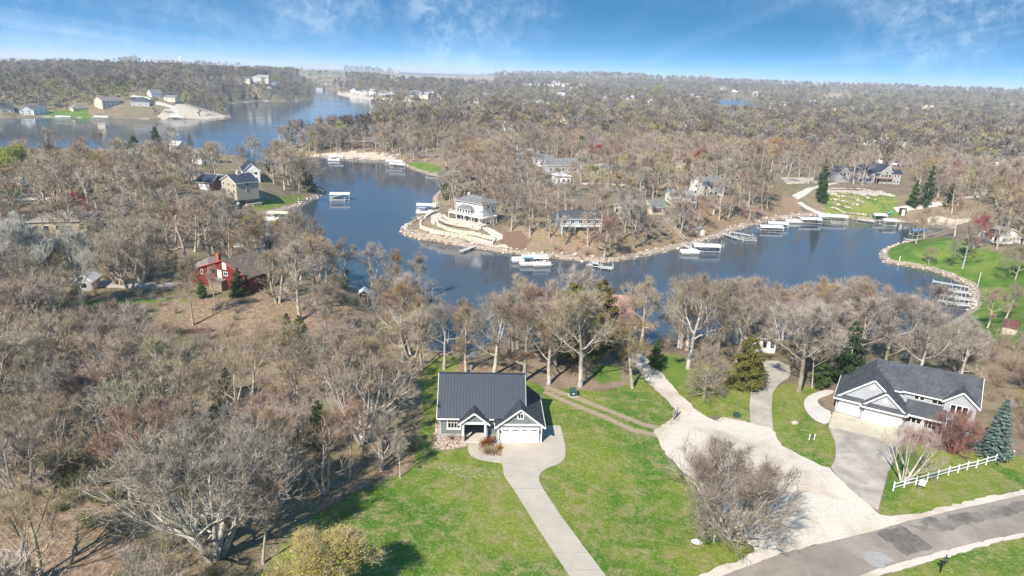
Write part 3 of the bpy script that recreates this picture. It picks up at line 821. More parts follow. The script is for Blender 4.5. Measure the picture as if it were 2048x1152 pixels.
seams(roofo, (-ov,DY+ov,EZ-ov*pf+.1), (11.28,DY+ov,EZ-ov*pf+.1), (0, -(YR+ov), (YR+ov)*pf), 28)
t = MB(); t.box(-ov-.02,YR-.16,RZ+.1,11.3,YR+.16,RZ+.17); t.build('ridge_cap', seam_m, roofo)
t = MB(); t.box(-ov,-ov-.11,EZ-ov*pf-.08,2.55,-ov-.005,EZ-ov*pf+.09); t.box(6.45,-ov-.11,EZ-ov*pf-.08,7.1,-ov-.005,EZ-ov*pf+.09)
for xx in (-ov-.05, 11.33):
    t.bar((xx,-ov,EZ-ov*pf-.02),(xx,YR,RZ-.02),.06,.2); t.bar((xx,YR,RZ-.02),(xx,DY+ov,EZ-ov*pf-.02),.06,.2)
for x0_,x1_ in ((-.04,.12),(2.9,3.05),(5.95,6.1)): t.box(x0_,-.04,0.0,x1_,-.003,EZ-.2)
t.build('trim', TRIM, MH_)
t = MB(); t.box(-.05,-.09,-.4,3.0,-.005,0.75); t.box(-.09,.0,-.4,-.005,DY,0.75); t.box(6.0,-.09,-.4,7.6,-.005,.75); t.build('stone_wainscot', stone_m, MH_)
window(MH_, 'F', 1.83, -0.01, 1.65, 1.55, 1.45, 3, 1, 0.16)
# sill
t = MB(); t.box(.85,-.16,1.42,2.81,-.07,1.5); t.build('window_sill', TRIM, MH_)
t = MB(); t.tube([(-.12,-.44,EZ-.35),(-.1,-.2,EZ-.6),(-.1,-.13,.1),(-.25,-.5,.02)], .05, 6); t.build('downspout', TRIM, MH_)
t = MB(); t.tube([(3.9,YR+.5,RZ-.6),(3.9,YR+.5,RZ+.75)], .13, 10); t.tube([(3.9,YR+.5,RZ+.75),(3.9,YR+.5,RZ+.95)], .2, 10); t.build('flue', plain('galvanised', (0.5,0.5,0.5), 0.35, 0.05, 2, 0.5, 0.6), roofo)
# porch
pw = MB(); pw.box(2.75,-1.15,-.3,6.25,3.1,.18); pw.build('porch_floor', plain('porch_concrete', (0.50,0.46,0.40), 0.85, 0.1), MH_)
for xx in (3.05, 5.95):
    c = MB(); c.box(xx-.2,-1.1,.18,xx+.2,-.7,1.05,1); c.box(xx-.14,-1.04,1.05,xx+.14,-.76,2.75,0); c.build('porch_column', [TRIM, stone_m], MH_)
b_ = MB(); b_.box(2.65,-1.12,2.72,6.35,-.68,3.02); b_.build('porch_beam', TRIM, MH_)
pg = MB(); pg.poly([(2.8,-1.02,3.02),(6.2,-1.02,3.02),(4.5,-1.02,4.36),(2.8,2.0,3.02),(6.2,2.0,3.02),(4.5,2.0,4.36)], [(0,1,2),(5,4,3),(0,3,4,1),(1,4,5,2),(2,5,3,0)]); pg.build('porch_gable', sl, MH_)
pr_ = MB(); px_s = .80
pr_.slab((2.45,-1.35,2.86),(4.5,-1.35,4.5),(4.5,2.2,4.5),(2.45,2.2,2.86),.1); pr_.slab((4.5,-1.35,4.5),(6.55,-1.35,2.86),(6.55,2.2,2.86),(4.5,2.2,4.5),.1)
pro = pr_.build('porch_roof', metal, MH_)
for sgn, x0_ in ((1, 2.45), (-1, 6.55)):
    seams(pro, (x0_,-1.3,2.86), (x0_,2.0,2.86), (sgn*2.05,0,1.64), 8)
t = MB(); t.bar((2.42,-1.39,2.76),(4.5,-1.39,4.4),.06,.2); t.bar((4.5,-1.39,4.4),(6.58,-1.39,2.76),.06,.2); t.build('trim', TRIM, MH_)
walk_door(MH_, 'F', 4.2, 3.06, .18, 0.95, 2.1, plain('door_dark', (0.05,0.045,0.04), 0.5)); window(MH_, 'F', 5.3, 3.08, .9, .7, 1.3, 0, 0)
# garage wing
GX0, GX1, GY0, GY1 = 7.65, 13.4, -.95, 7.9
gz = 2.62; gr = gz + (GX1-GX0)/2*.80
groof = gable_y(MH_, GX0, GX1, GY0, GY1, -1, gz, gr, sl, metal, ov=.42, ovf=.3, th=.12, wname='garage_wall', rname='garage_roof')
hp = .80
for sgn, x0_ in ((1, GX0-.42), (-1, GX1+.42)):
    seams(groof, (x0_, GY0-.3, gz-.42*hp+.12), (x0_, GY1+.3, gz-.42*hp+.12), (sgn*3.295, 0, 3.295*hp), 23)
garage_door(MH_, 'F', 10.5, GY0-.005, 0.02, 4.88, 2.13)
t = MB(); t.box(GX0-.02,GY0-.06,gz-.05,GX1+.02,GY0-.005,gz+.17); t.box(GX0-.03,GY0-.05,0,GX0+.14,GY0-.004,gz-.05); t.box(GX1-.14,GY0-.05,0,GX1+.03,GY0-.004,gz-.05); t.box(GX1+.004,GY0,0,GX1+.05,GY0+.15,gz-.1)
t.build('trim', TRIM, MH_)
t = MB(); t.box(GX0+.15,GY0-.08,-.2,GX0+.4,GY0-.005,.35); t.box(GX1-.4,GY0-.08,-.2,GX1-.15,GY0-.005,.35); t.build('stone_wainscot', stone_m, MH_)
window(MH_, 'F', 10.53, GY0-.01, 3.62, .62, .62, 1, 0, .13)
for xx in (7.93, 13.1):
    l_ = MB(); l_.box(xx-.08,GY0-.2,1.55,xx+.08,GY0-.01,1.85); l_.box(xx-.03,GY0-.24,1.85,xx+.03,GY0-.01,1.9); l_.build('wall_lamp', plain('lamp_black', (0.015,0.015,0.015), 0.4), MH_)
t = MB(); t.tube([(GX0-.5,GY0-.2,gz-.5),(GX0-.12,GY0+.1,gz-.75),(GX0-.1,GY0+.1,.1),(GX0-.1,GY0-.4,.02)], .05, 6); t.build('downspout', TRIM, MH_)
keep(980, 870, 8.5); keep(842, 850, 5.5); keep(835, 790, 4); view(870, 742, 1135, 1000, 1.0); view(1083, 800, 1320, 1000, 1.0)
x_, y_, _ = ground(960, 800); KEEP.append((x_, y_, 8))

# ---------------------------------------------------------------- grey two storey house on the right
r_ = lambda x, y: (1600+x/4.266, 680+y/4.266)
go, gr_, _ = frame_at(r_(290, 612), r_(860, 755)); gw = WALLS['lgrey']; ch = ROOFS['charcoal']
G = empty('grey_house', go, R(-30.2), 'pale grey two storey house with charcoal shingles and three car garage behind the fence', 'house')
gable_y(G, 0, 8.9, 0.25, 9.5, -1, 2.6, 6.25, gw, ch, wname='garage_wall', rname='garage_roof')
gable_y(G, 3.55, 8.95, -.55, 4, -1, 2.6, 4.95, gw, ch, wname='garage_wall', rname='garage_roof')
def pent(x0, x1, y, z):
    m = MB(); m.slab((x0,y-.75,z),(x1,y-.75,z),(x1,y-.01,z+.42),(x0,y-.01,z+.42),.1); m.build('pent_roof', ch, G)
    m = MB(); m.box(x0,y-.84,z-.2,x1,y-.755,z+.0); m.build('trim', TRIM, G)
pent(-.35, 3.5, .25, 2.55); pent(3.4, 9.1, -.55, 2.55)
garage_door(G, 'F', 1.85, .24, .02, 2.75, 2.1, False); garage_door(G, 'F', 6.25, -.56, .02, 4.88, 2.1, False)
for (x, y, z) in ((4.4, .23, 5.0), (6.25, -.57, 3.75)):
    m = MB(); m.tube([(x,y,z),(x,y-.06,z)], .32, 14); m.build('round_vent', TRIM, G)
for xx, yy in ((.25,.22),(3.75,-.58),(8.8,-.58)):
    l_ = MB(); l_.box(xx-.07,yy-.17,1.5,xx+.07,yy,1.8); l_.build('wall_lamp', plain('lamp_black', (0.015,0.015,0.015), 0.4), G)
gable_x(G, 4.3, 8.45, 3.2, 10.2, -1, 4.6, 7.15, gw, ch, yr=6.7, trim=False, ovf=.05)
gable_x(G, 8.45, 17.3, 2.9, 10.2, -1, 4.85, 7.5, gw, ch, yr=6.5, trim=False, ovf=.3)
m = MB(); m.box(6.2,2.72,4.22,8.14,2.8,4.42); m.box(8.1,2.42,4.5,13.2,2.5,4.7); m.bar((17.65,2.5,4.62),(17.65,6.5,7.55),.06,.2); m.bar((17.65,6.5,7.55),(17.65,10.6,4.7),.06,.2); m.build('trim', TRIM, G)
gable_y(G, 13.4, 17.2, 2.35, 6, -1, 4.85, 6.45, gw, ch)
m = MB(); m.box(8.97, 1.0, -1, 13.35, 2.88, 2.55); m.build('wall', gw, G)
m = MB(); m.slab((8.9,.1,2.35),(13.9,.1,2.35),(13.9,2.88,3.55),(8.9,2.88,3.55),.12); m.build('porch_roof', ch, G)
m = MB(); m.box(8.9,0.0,2.12,13.9,.09,2.36); m.build('trim', TRIM, G)
for i in range(3): window(G, 'F', 9.55+i*.62, .98, .9, .5, 1.2, 0, 0, .06)
window(G, 'F', 12.2, .98, .6, 1.4, 1.6, 2, 0, .08)
for xx in (11.2, 13.7):
    m = MB(); m.box(xx-.08,.2,0,xx+.08,.36,2.15); m.build('porch_column', TRIM, G)
window(G, 'F', 10.0, 2.88, 3.8, .5, .75, 0, 0, .06); window(G, 'F', 10.7, 2.88, 3.8, .5, .75, 0, 0, .06); window(G, 'F', 12.6, 2.88, 3.75, 1.3, .9, 1, 0, .06)
for i in range(3): window(G, 'F', 14.5+i*.72, 2.33, 3.1, .58, 1.25, 0, 0, .07); window(G, 'F', 14.5+i*.72, 2.33, .6, .58, 1.45, 0, 0, .07)
m = MB(); m.box(8.95,-.6,-.3,13.5,.95,.12); m.build('porch_floor', plain('porch_concrete', (0.50,0.46,0.40), 0.85, 0.1), G)
KEEP.append((go[0]+8, go[1]-1, 11)); KEEP.append((go[0]+13, go[1]-4, 10)); view(1640, 715, 1965, 880, 1.0); view(1590, 780, 1680, 860, 1.0)

# ---------------------------------------------------------------- red house on the left
r_ = lambda x, y: (360+x/8.533, 480+y/8.533)
ro_, _, _ = frame_at((382, 566), rot=R(-21.5)); rw = WALLS['red']
RH = empty('red_house', ro_, R(-21.5), 'barn red board house with wide taupe roof and white door above the brown slope', 'house')
rr = gable_y(RH, 2.6, 16.4, 0, 8.6, -1.5, 3.9, 6.5, rw, ROOFS['brown'], xr=9.8, ze1=3.6, ov=.5, trim=False)
hip(RH, -.6, 5.2, .4, 8, -1.5, 3.4, 5.4, rw, ROOFS['taupe'], trim=False)
t = MB(); t.bar((2.1,-.42,3.8),(9.8,-.42,6.55),.06,.2); t.bar((9.8,-.42,6.55),(16.9,-.42,3.4),.06,.2); t.build('trim', plain('trim_red', (0.40,0.09,0.06), 0.6), RH)
chimney(RH, 4.6, 4.0, 4.4, 6.5, .8, plain('brick_orange', (0.36,0.12,0.07), 0.9, 0.2, 5), rr)
walk_door(RH, 'F', 8.6, -.02, 2.4, 1.0, 1.7)
window(RH, 'F', 10.1, -.02, 4.6, .9, 1.5, 0, 0, .1, None, plain('blind_white', (0.6,0.6,0.58), 0.6)); window(RH, 'F', 10.3, -.02, 3.2, .9, .7, 1, 0, .12); window(RH, 'F', 3.6, -.02, 2.7, .5, .9, 0, 0, .1); window(RH, 'F', 14.6, -.02, 2.0, 1.2, 1.0, 1, 0, .1)
m = MB(); m.box(6.9,-1.6,-1.5,10.4,-.02,2.3); m.build('deck', plain('deck_wood', (0.25,0.20,0.15), 0.9), RH)
for xx in (12.0, 13.5, 16.0):
    m = MB(); m.tube([(xx,3,5.4),(xx,3,6.3)], .1, 6); m.build('vent_pipe', plain('galvanised', (0.5,0.5,0.5)), rr)
KEEP.append((ro_[0]+6, ro_[1]+2, 9)); KEEP.append((ro_[0]+14, ro_[1]-2, 9)); view(378, 497, 565, 590, .8)

# ---------------------------------------------------------------- white house on the point
wo, wr, ww = frame_at((897, 437.3), (959, 450.3)); wr_s = ww/13.0
WH = empty('white_lake_house', wo, wr, 'white three storey lake house with wraparound deck above curved limestone terraces', 'house')
WS = WALLS['white']; L = ww
hip(WH, .10*L, .96*L, 2.2, 9.5, -1, 6.8, 8.7, WS, ROOFS['grey'], ov=.6)
deck(WH, 0, L, -.1, 2.2, 2.5, 2.5, True, W_WHITE, 5)
dk = MB(); dk.box(L, -.1, 2.3, L+1.4, 8, 2.5); dk.box(L+1.3, -.1, 3.4, L+1.4, 8, 3.5); dk.build('side_deck', W_WHITE, WH)
for k in range(3):
    m = MB(); m.box(L+1.15, 1.5+3*k, 0, L+1.3, 1.65+3*k, 2.3); m.build('post', W_WHITE, WH)
hip(WH, .25*L, .68*L, .4, 3.2, 2.52, 4.5, 5.8, WS, ROOFS['grey'], ov=.4, wname='sunroom_wall', rname='sunroom_roof')
for i in range(5): window(WH, 'F', (.29+.0875*i)*L, .38, 3.0, .75, 1.15, 0, 0, .06)
for i in range(2): window(WH, 'R', .68*L+.01, 1.1+1.3*i, 3.0, .75, 1.15, 0, 0, .06)
for i in range(4): window(WH, 'F', (.125+.035*i)*L, 2.18, 5.9, .32, .32, 0, 0, .04)
for i in range(5): window(WH, 'F', (.2+.14*i)*L, 2.18, .1, 1.1, 1.9, 1, 0, .08)
for i in range(2): window(WH, 'F', (.88+.06*i)*L, 2.18, 3.7, .45, .9, 0, 0, .05)
window(WH, 'R', .96*L+.01, 5, 4.8, 1.2, 1.2, 1, 0); window(WH, 'R', .96*L+.01, 7.6, 3.0, 1.2, 1.2, 1, 0)
chimney(WH, .12*L, 8.8, 6.6, 8.6, .5, W_WHITE)
KEEP.append((wo[0]+6, wo[1]+5, 12)); view(890, 388, 985, 500, 1.0); view(805, 425, 1000, 500, 1.0)

# ---------------------------------------------------------------- grey house over the rock terraces
o_, a_, w_ = frame_at((1714, 365), (1798, 369)); BG = empty('large_grey_house', o_, a_, 'wide grey lake house with dark hip roof and central gable above the rock terraces', 'house')
g2 = WALLS['midgrey']; nv = ROOFS['navy']
hip(BG, 0, w_, 1.0, 14, -1, 5.6, 9.3, g2, nv, ov=.5)
m = MB(); m.box(0, -.4, -1, .40*w_, .98, 5.55); m.build('wall', g2, BG); m = MB(); m.box(.80*w_, -.4, -1, w_, .98, 5.55); m.build('wall', g2, BG)
m = MB(); m.slab((-.5,-.9,5.5),(.42*w_,-.9,5.5),(.42*w_,2.5,7),(-.5,2.5,7),.15); m.slab((.78*w_,-.9,5.5),(w_+.5,-.9,5.5),(w_+.5,2.5,7),(.78*w_,2.5,7),.15); m.build('roof', nv, BG)
gable_y(BG, .52*w_, .82*w_, .2, 6, -1, 5.6, 8.6, g2, nv)
deck(BG, .42*w_, .80*w_, -1.6, .95, 2.9, 2.9, True, plain('deck_cedar', (0.32,0.22,0.17), 0.8), 4)
for i in range(3): window(BG, 'F', (.06+.04*i)*w_, -.42, .9, .55, 1.3, 0, 0, .05, g2); window(BG, 'F', (.215+.04*i)*w_, -.42, .9, .55, 1.3, 0, 0, .05, g2)
for u in (.07, .2): window(BG, 'F', u*w_+.6, -.42, 3.7, 1.2, 1.1, 1, 0)
for u in (.46, .5): window(BG, 'F', u*w_, .98, 3.3, .7, 1.5, 0, 0, .07)
for u in (.565, .605, .77, .735): window(BG, 'F', u*w_, .18, 3.2, .6, 1.6, 0, 0, .07)
window(BG, 'F', .67*w_, .18, 3.2, 1.4, 1.4, 1, 0); window(BG, 'F', .67*w_, .18, 5.0, 1.2, .8, 0, 0, .07)
m = MB(); m.box(.43*w_,.97,0,.79*w_,.99,2.6); m.build('patio_glass', GLASS, BG)
for u in (.87, .94):
    for z in (.8, 3.7): window(BG, 'F', u*w_, -.42, z, .7, 1.2, 0, 0)
chimney(BG, .79*w_, 3.5, 7, 10.6, 1.1, g2)
KEEP.append((o_[0]+10, o_[1]+6, 15)); view(1670, 328, 1812, 372, 1.0); view(1640, 370, 1800, 440, 1.0)
o_, a_, w_ = frame_at((1675, 365), (1697.5, 365)); B2 = empty('detached_garage', o_, a_, 'tall grey gabled outbuilding just left of the wide grey lake house', 'garage')
gable_y(B2, 0, w_, 0, 8, -1, 4.8, 7.4, g2, nv)
for u in (.18, .5, .82): window(B2, 'F', u*w_, -.02, 3.4 if u == .5 else 3.7, .9 if u == .5 else .5, 1.3 if u == .5 else 1.0, 0, 0, .04, g2)
m = MB(); m.box(.3*w_,-.12,1.9,.72*w_,-.01,2.05); m.build('door_rail', plain('dark_metal', (0.03,0.03,0.03)), B2)
KEEP.append((o_[0]+3, o_[1]+4, 6))
keep(1735, 352, 14)

# ---------------------------------------------------------------- other houses: front base line in the photo, depth, eave, ridge
def simple_house(p0, p1, depth, h, zr, style, wall, roof, label, cat='house', nwin=3, name='house', chim=None, deckz=None, floors=1, vprob=.3, glassy=False, garage=False, pad=2.0):
    o, a, w = frame_at(p0, p1); H = empty(name, o, a, label, cat)
    f = {'x': gable_x, 'y': gable_y, 'h': hip}[style]
    W_, R_ = WALLS.get(wall) or MATS[wall], ROOFS[roof]
    ro = f(H, 0, w, 0, depth, -2.0, h, zr, W_, R_)
    fh = h/floors
    for fl in range(floors):
        for i in range(nwin):
            if garage and fl == 0 and i == 0: garage_door(H, 'F', w*.5, -.01, .02, min(w*.7, 4.9), 2.1, False, 3); continue
            if garage and fl == 0: continue
            u = (i+.5)/nwin*w; window(H, 'F', u, -.01, fl*fh+min(.9, fh*.3), min(1.1, w/nwin*.5), min(1.25, fh*.45), 1 if fl else 0, 0, .08)
        side = 'R' if o[0] < 0 else 'L'; xs = w+.01 if o[0] < 0 else -.01
        window(H, side, xs, depth*.5, fl*fh+.9, 1.0, 1.1, 0, 0, .08)
    if chim: chimney(H, w*chim, depth*.5, h, zr+.9, .8, W_, ro)
    if deckz: deck(H, 0, w, -2.2, -.02, deckz, deckz+1, True, W_WHITE, 4)
    cx, cy = o[0]+math.cos(a)*w/2-math.sin(a)*depth/2, o[1]+math.sin(a)*w/2+math.cos(a)*depth/2
    KEEP.append((cx, cy, max(w, depth)*.5+pad))
    tops = [project(o[0], o[1], o[2]+zr)[1]]; x0 = min(p0[0], p1[0]); x1 = max(p0[0], p1[0])
    VIEWS.append((x0-3, tops[0], x1+3, max(p0[1], p1[1]), math.hypot(cx, cy), min(1, vprob*((1.15 if p1[0] < 560 else .6) if vprob < 1 else 1))))
    return H
SH = simple_house
SH((77,351),(117,357.5),24,3.2,6.8,'y','white','brown','long white house with brown roof and wide garage in its gable, by the willows', garage=True, nwin=2)
SH((184,355),(218,353),10,3.2,6.0,'y','cream','brown','cream gabled cottage right of the long white house')
SH((60,468),(175,465),11,3.4,5.6,'h','beige','taupe','low beige house with hip roof above the white barked trees', nwin=5, chim=.6, vprob=.7)
th = SH((444,383),(474,391),9,4.6,7.0,'y','tan','navy','tan two storey house with dark roof and pale chimney on the left point', floors=2, nwin=3, vprob=.95)
chimney(th, 6.0, 4, 5, 8.4, 1.3, WALLS['cream'])
SH((394,378),(424,381),7,3.0,5.4,'x','brick','navy','low brick garage with dark roof left of the tan house', garage=True, nwin=1, vprob=.95)
SH((488,364),(521,363),13,4.6,7.6,'y','white','navy','white house with steep dark blue roof behind the tan house', floors=2, nwin=2, vprob=.95)
SH((404,331),(440,328),9,5.5,7.6,'x','white','grey','white modern house with grey roof among trees near the main lake', floors=2, nwin=3, chim=.8)
SH((356,303.5),(374,302),7,3.0,5.0,'y','white','white','small white gabled cottage beside the dark spruce')
SH((46,392),(95,390),8,2.6,4.4,'x','grey','charcoal','low house with slate grey roof in front of the willows', nwin=4)
SH((1002,300),(1036,300),10,3.5,6.2,'h','white','charcoal','dark roofed house at the left of the grey roofed cluster', nwin=3)
SH((1042,323),(1078,323),9,4.0,6.6,'x','lgrey','lgrey','white house with pale blue grey roof, leftmost of the tall roofed pair', nwin=3, vprob=.95)
SH((1077,333),(1108,333),9,3.4,6.0,'x','white','grey','white house with grey roof squeezed between its two paler neighbours', nwin=3, vprob=.95)
SH((1095,345),(1157,345),10,3.6,6.6,'x','lgrey','grey','long white house with wide grey roof nearest of the middle cluster', nwin=5, vprob=.95)
SH((1112,368),(1141,368),7,3.6,5.2,'h','white','white','small white house half hidden by oaks below the middle cluster', nwin=3)
SH((1195,349),(1224,349),7,2.9,4.8,'x','white','lgrey','little white house under the two crimson trees', nwin=2, vprob=.95)
SH((1350,343),(1393,343),12,3.6,7.2,'y','cream','taupe','brown roofed gabled house beside the crimson tree', nwin=3, vprob=.95)
SH((1228,428),(1280,433),16,3.6,7.0,'h','cream','taupe','large house with pinkish taupe hip roof among the oaks of the point', nwin=4)
SH((1120,466),(1199,466),9,4.8,6.6,'x','bluegrey','charcoal','blue grey walkout house with long deck above the orange bank', nwin=5, floors=2, deckz=2.7)
SH((1303,430),(1331,427.5),6,2.9,5.0,'x','cream','grey','small cream cottage at the head of the long bank stairs', nwin=4, vprob=.95)
SH((1341,408),(1389,409),8,3.2,5.0,'x','white','lgrey','white house with white deck at the rim of the orange bank', nwin=4, deckz=1.2)
SH((1404,394),(1447,392),9,5.2,7.6,'x','white','grey','tall white two storey house with slate roof above the bank', nwin=4, floors=2, vprob=.95)
SH((1443,362),(1479,360),9,3.8,6.4,'h','cream','green','cream house with greenish roof behind the tall white one', nwin=3)
SH((1798,291),(1837,292),10,3.6,6.2,'x','white','grey','white ranch house with grey roof in the woods above the terraced lawn', nwin=4, vprob=.95)
SH((1949,475),(1994,488),8.5,2.9,4.9,'x','white','taupe','long white cottage with taupe roof behind the green point', nwin=5, vprob=.95)
SH((700,297),(745,298),9,5.0,7.2,'x','brown','brown','dark red brown lodge on the middle peninsula', nwin=4, floors=2, vprob=.95)
SH((862,291),(893,291),8,3.0,6.4,'h','brown','brown','brown roofed lodge with tall brick chimney at the end of the cove', nwin=2, chim=.35, vprob=.95)
SH((842,319),(866,319),4.5,2.4,3.6,'x','brown','brown','low brown boathouse at the small green cove', 'boathouse', nwin=2, name='boathouse', vprob=.95)
SH((1212,684),(1272,684),13,4.4,8.2,'x','cream','pink','shore house with pinkish red roof showing above the oaks', nwin=3, vprob=.55, pad=0)
SH((1490,702),(1550,705),8,2.8,5.2,'x','white','brown','white shore house with brown roof behind the rusty cedar', nwin=4, vprob=.1, pad=0)
SH((153,582.5),(186,582),4,2.3,3.5,'y','lgrey','white','little pale grey shed beside the white barked tree', 'shed', nwin=1, name='shed', vprob=.95, pad=0)
SH((720,601),(736,601),2.0,1.9,2.6,'y','red','white','tiny red shed with white roof on the brown slope by the water', 'shed', nwin=1, name='shed', vprob=1, pad=1)
SH((0,226),(29,226),14,4,9,'x','grey','charcoal','grey house at the left end of the far shore row', nwin=3)
SH((39,229.5),(66,229.5),14,4.5,8.5,'y','white','grey','white gabled house on the far green shore, left of its twin', nwin=2, floors=2, vprob=1)
SH((68,230.5),(99,229),14,5,9,'y','white','charcoal','white gabled house with dark side roof on the far green shore, right of its twin', nwin=3, floors=2, vprob=1)
SH((147,224),(176,223.5),11,3.6,8.5,'h','cream','taupe','cream lodge with steep brown roof on the far green shore', nwin=4, vprob=1)
SH((206,219),(246,218),14,8.5,12,'x','cream','taupe','large tall house with taupe gables on the far peninsula', nwin=5, floors=3, vprob=1)
SH((262,211),(299,212),14,4,8.5,'h','grey','charcoal','low dark roofed house beside the curved drive on the far peninsula', nwin=3, vprob=1)
SH((303,196),(324,196),10,5,8.5,'x','white','grey','bright white house with dormers above the curved drive', nwin=3, vprob=1)
SH((328,200),(350,201),9,3,5,'x','cream','grey','small pale house right of the bright white one', nwin=2, vprob=1)
# barn shaped shed: gambrel roof
o_, a_, w_ = frame_at((2002,669),(2029,675)); BS = empty('shed', o_, a_, 'cream barn shaped shed with maroon gambrel roof on the green point', 'shed')
P = [(0,-1),(2.8,-1),(2.8,1.7),(2.25,2.6),(1.4,3.0),(.55,2.6),(0,1.7)]
m = MB(); V = [(0,a,b) for a,b in P]+[(w_,a,b) for a,b in P]; n = 7
m.poly(V, [tuple(range(6,-1,-1)), tuple(range(7,14))]+[((i+1)%n,(i+1)%n+n,i+n,i) for i in range(n)]); m.build('wall', WALLS['cream'], BS)
m = MB()
for (a,b),(c,d) in [((-.12,1.62),(.55,2.7)),((.55,2.7),(1.4,3.12)),((1.4,3.12),(2.25,2.7)),((2.25,2.7),(2.92,1.62))]:
    m.slab((-.15,a,b+.03),(w_+.15,a,b+.03),(w_+.15,c,d+.03),(-.15,c,d+.03),.06)
m.build('roof', ROOFS['maroon'], BS)
m = MB(); m.box(w_+.005,.8,0,w_+.06,2.0,1.9); m.build('door', TRIM, BS)
keep(2018, 668, 5); view(1995, 645, 2045, 680, 1.0)

# far houses, a few pixels each
FARG = [
 ('houses on the far channel shore', 'small pale house with its neighbours on the sandy far shore right of the channel',
  [(700,187),(712,188),(722,192),(738,190),(757,191),(771,193),(823,191),(840,193),(852,190),(866,195)]),
 ('houses along the far cove', 'small white house in the row along the far cove behind the middle point', [(815,198),(838,197),(860,197),(882,199),(925,203),(945,205)]),
 ('houses on the wooded far left hill', 'tiny pale house in a clearing of the far left hill', [(482,163),(500,163),(513,162),(632,181)]),
 ('houses of the distant pale cluster', 'tiny white house in the pale cluster on the far central ridge', [(1052,171),(1066,171),(1080,171),(1094,172),(1108,171),(1124,173),(1140,177),(1160,174)]),
 ('houses in the far central woods', 'small white house glimpsed in the far central woods', [(1072,206),(1090,209),(1115,190),(1200,205),(1240,200),(1255,201),(1120,246),(1013,263),(1290,210)]),
 ('houses round the distant sliver of water', 'tiny house by the distant sliver of blue water', [(1392,197),(1375,193),(1555,213),(1565,216),(1540,218),(1460,187),(1440,180),(1505,192)]),
 ('houses in the far right woods', 'small pale house in the far right woods', [(1660,222),(1690,222),(1710,222),(1620,210),(1640,206),(1840,231),(1870,230),(1975,236),(2000,237),(2015,236),(1720,290),(2035,282),(1990,333)]),
 ('orange roofed far houses', 'small house with orange roof in the far right woods', [(1812,219),(1842,220),(1856,221)]),
 ('white houses on the hills', 'tiny white building on the distant hills', [(790,146),(186,116),(1425,158),(1500,162),(1594,180),(960,196)]),
]
rg = random.Random(3)
for grp, lb, pts in FARG:
    for (px, py) in pts:
        x, y, z = ground(px, py); d = math.hypot(x, y); s = max(1.0, d/900)
        H = empty('house', (x, y, z), rg.uniform(-.5, .5), lb, 'house', grp)
        w = rg.uniform(11, 17)*s**.5; dp = 10*s**.5; h = rg.uniform(4, 6.5)*s**.5
        roof = 'orange' if 'orange' in grp else rg.choice(['taupe','grey','brown','lgrey','charcoal'])
        f = rg.choice([gable_x, gable_x, hip, gable_y]); f(H, 0, w, 0, dp, -4, h, h+3.2*s**.5, WALLS[rg.choice(['white','white','cream','lgrey'])], ROOFS[roof], trim=False)
        KEEP.append((x+w/2, y+dp/2, w*.55)); VIEWS.append((px-3, py-6, px+8, py+1.0, d, .55))
# ---------------------------------------------------------------- drives, roads, paths
def concrete(name, c, scale=0.8, joint=0.0, var=0.12, blotch=0.0, rot=0.0):
    t = NT(name); P = t.coord('Position')
    f = t.noise(P, scale, 6, 0.65); g = t.noise(P, 9, 3, 0.6); b = t.noise(P, 0.18, 4, 0.6, 0.6)
    v = t.math('MULTIPLY', t.ramp(f, 0.3, 0.7, 1-var, 1+var), t.ramp(g, 0.3, 0.7, 0.93, 1.07))
    if blotch: v = t.math('MULTIPLY', v, t.ramp(b, 0.40, 0.62, 1-blotch, 1.0))
    if joint:
        q = t.coord('Position', (1,1,1), (0,0,rot)); s = t.n('ShaderNodeSeparateXYZ'); t.l(q, s.inputs[0])
        for ax in (0, 1):
            fr = t.math('ABSOLUTE', t.math('SUBTRACT', t.math('FRACT', t.math('DIVIDE', s.outputs[ax], joint)), 0.5))
            v = t.math('MULTIPLY', v, t.ramp(fr, 0.0, 0.014, 0.72, 1.0))
    t.bump(g, 0.2, 0.02)
    MATS[name] = t.fin(t.hsv(c, 0.5, 1.0, v), 0.9, 0.2); return MATS[name]
def gravel_mat(name, c1, c2, dirt):
    t = NT(name); P = t.coord('Position')
    f = t.noise(P, 0.5, 6, 0.7); g = t.noise(P, 7, 4, 0.7); b = t.noise(P, 0.14, 5, 0.6, 0.7)
    c = t.mix(t.ramp(g, 0.35, 0.65), c1, c2); c = t.mix(t.ramp(b, 0.46, 0.66, 0, 0.7), c, dirt); c = t.mix(t.ramp(f, 0.55, 0.75, 0, 0.35), c, dirt)
    t.bump(g, 0.25, 0.04); MATS[name] = t.fin(c, 0.95, 0.1); return MATS[name]
DRV = concrete('drive_concrete', (0.42, 0.37, 0.305), 0.5, 0, 0.06, 0.05)
def st(name, pts, mat, off, label=None, step=1.2, skirt=.2, jit=0.0): return drape(name, pts, mat, off, step, skirt, jit=jit)
def smooth(pts, it=2):
    for _ in range(it):
        q = []
        for i in range(len(pts)):
            a = pts[i]; b = pts[(i+1) % len(pts)]
            q += [(a[0]*.75+b[0]*.25, a[1]*.75+b[1]*.25), (a[0]*.25+b[0]*.75, a[1]*.25+b[1]*.75)]
        pts = q
    return pts
st('driveway', [(1003,886),(1082,886.5),(1084.5,851.8),(1120.5,851.7),(1130.7,892),(1131,912),(1128,920),(1120,927),(1093.5,937),(1083,945),(1078,954),(1079,964),(1086,978),(1125,1036.7),(1211,1152),(1396,1400),(1302,1400),(1138.7,1152),(1078,1060),(1027,978),(1007.8,950.8),(1004.5,926)], DRV, 0.07)
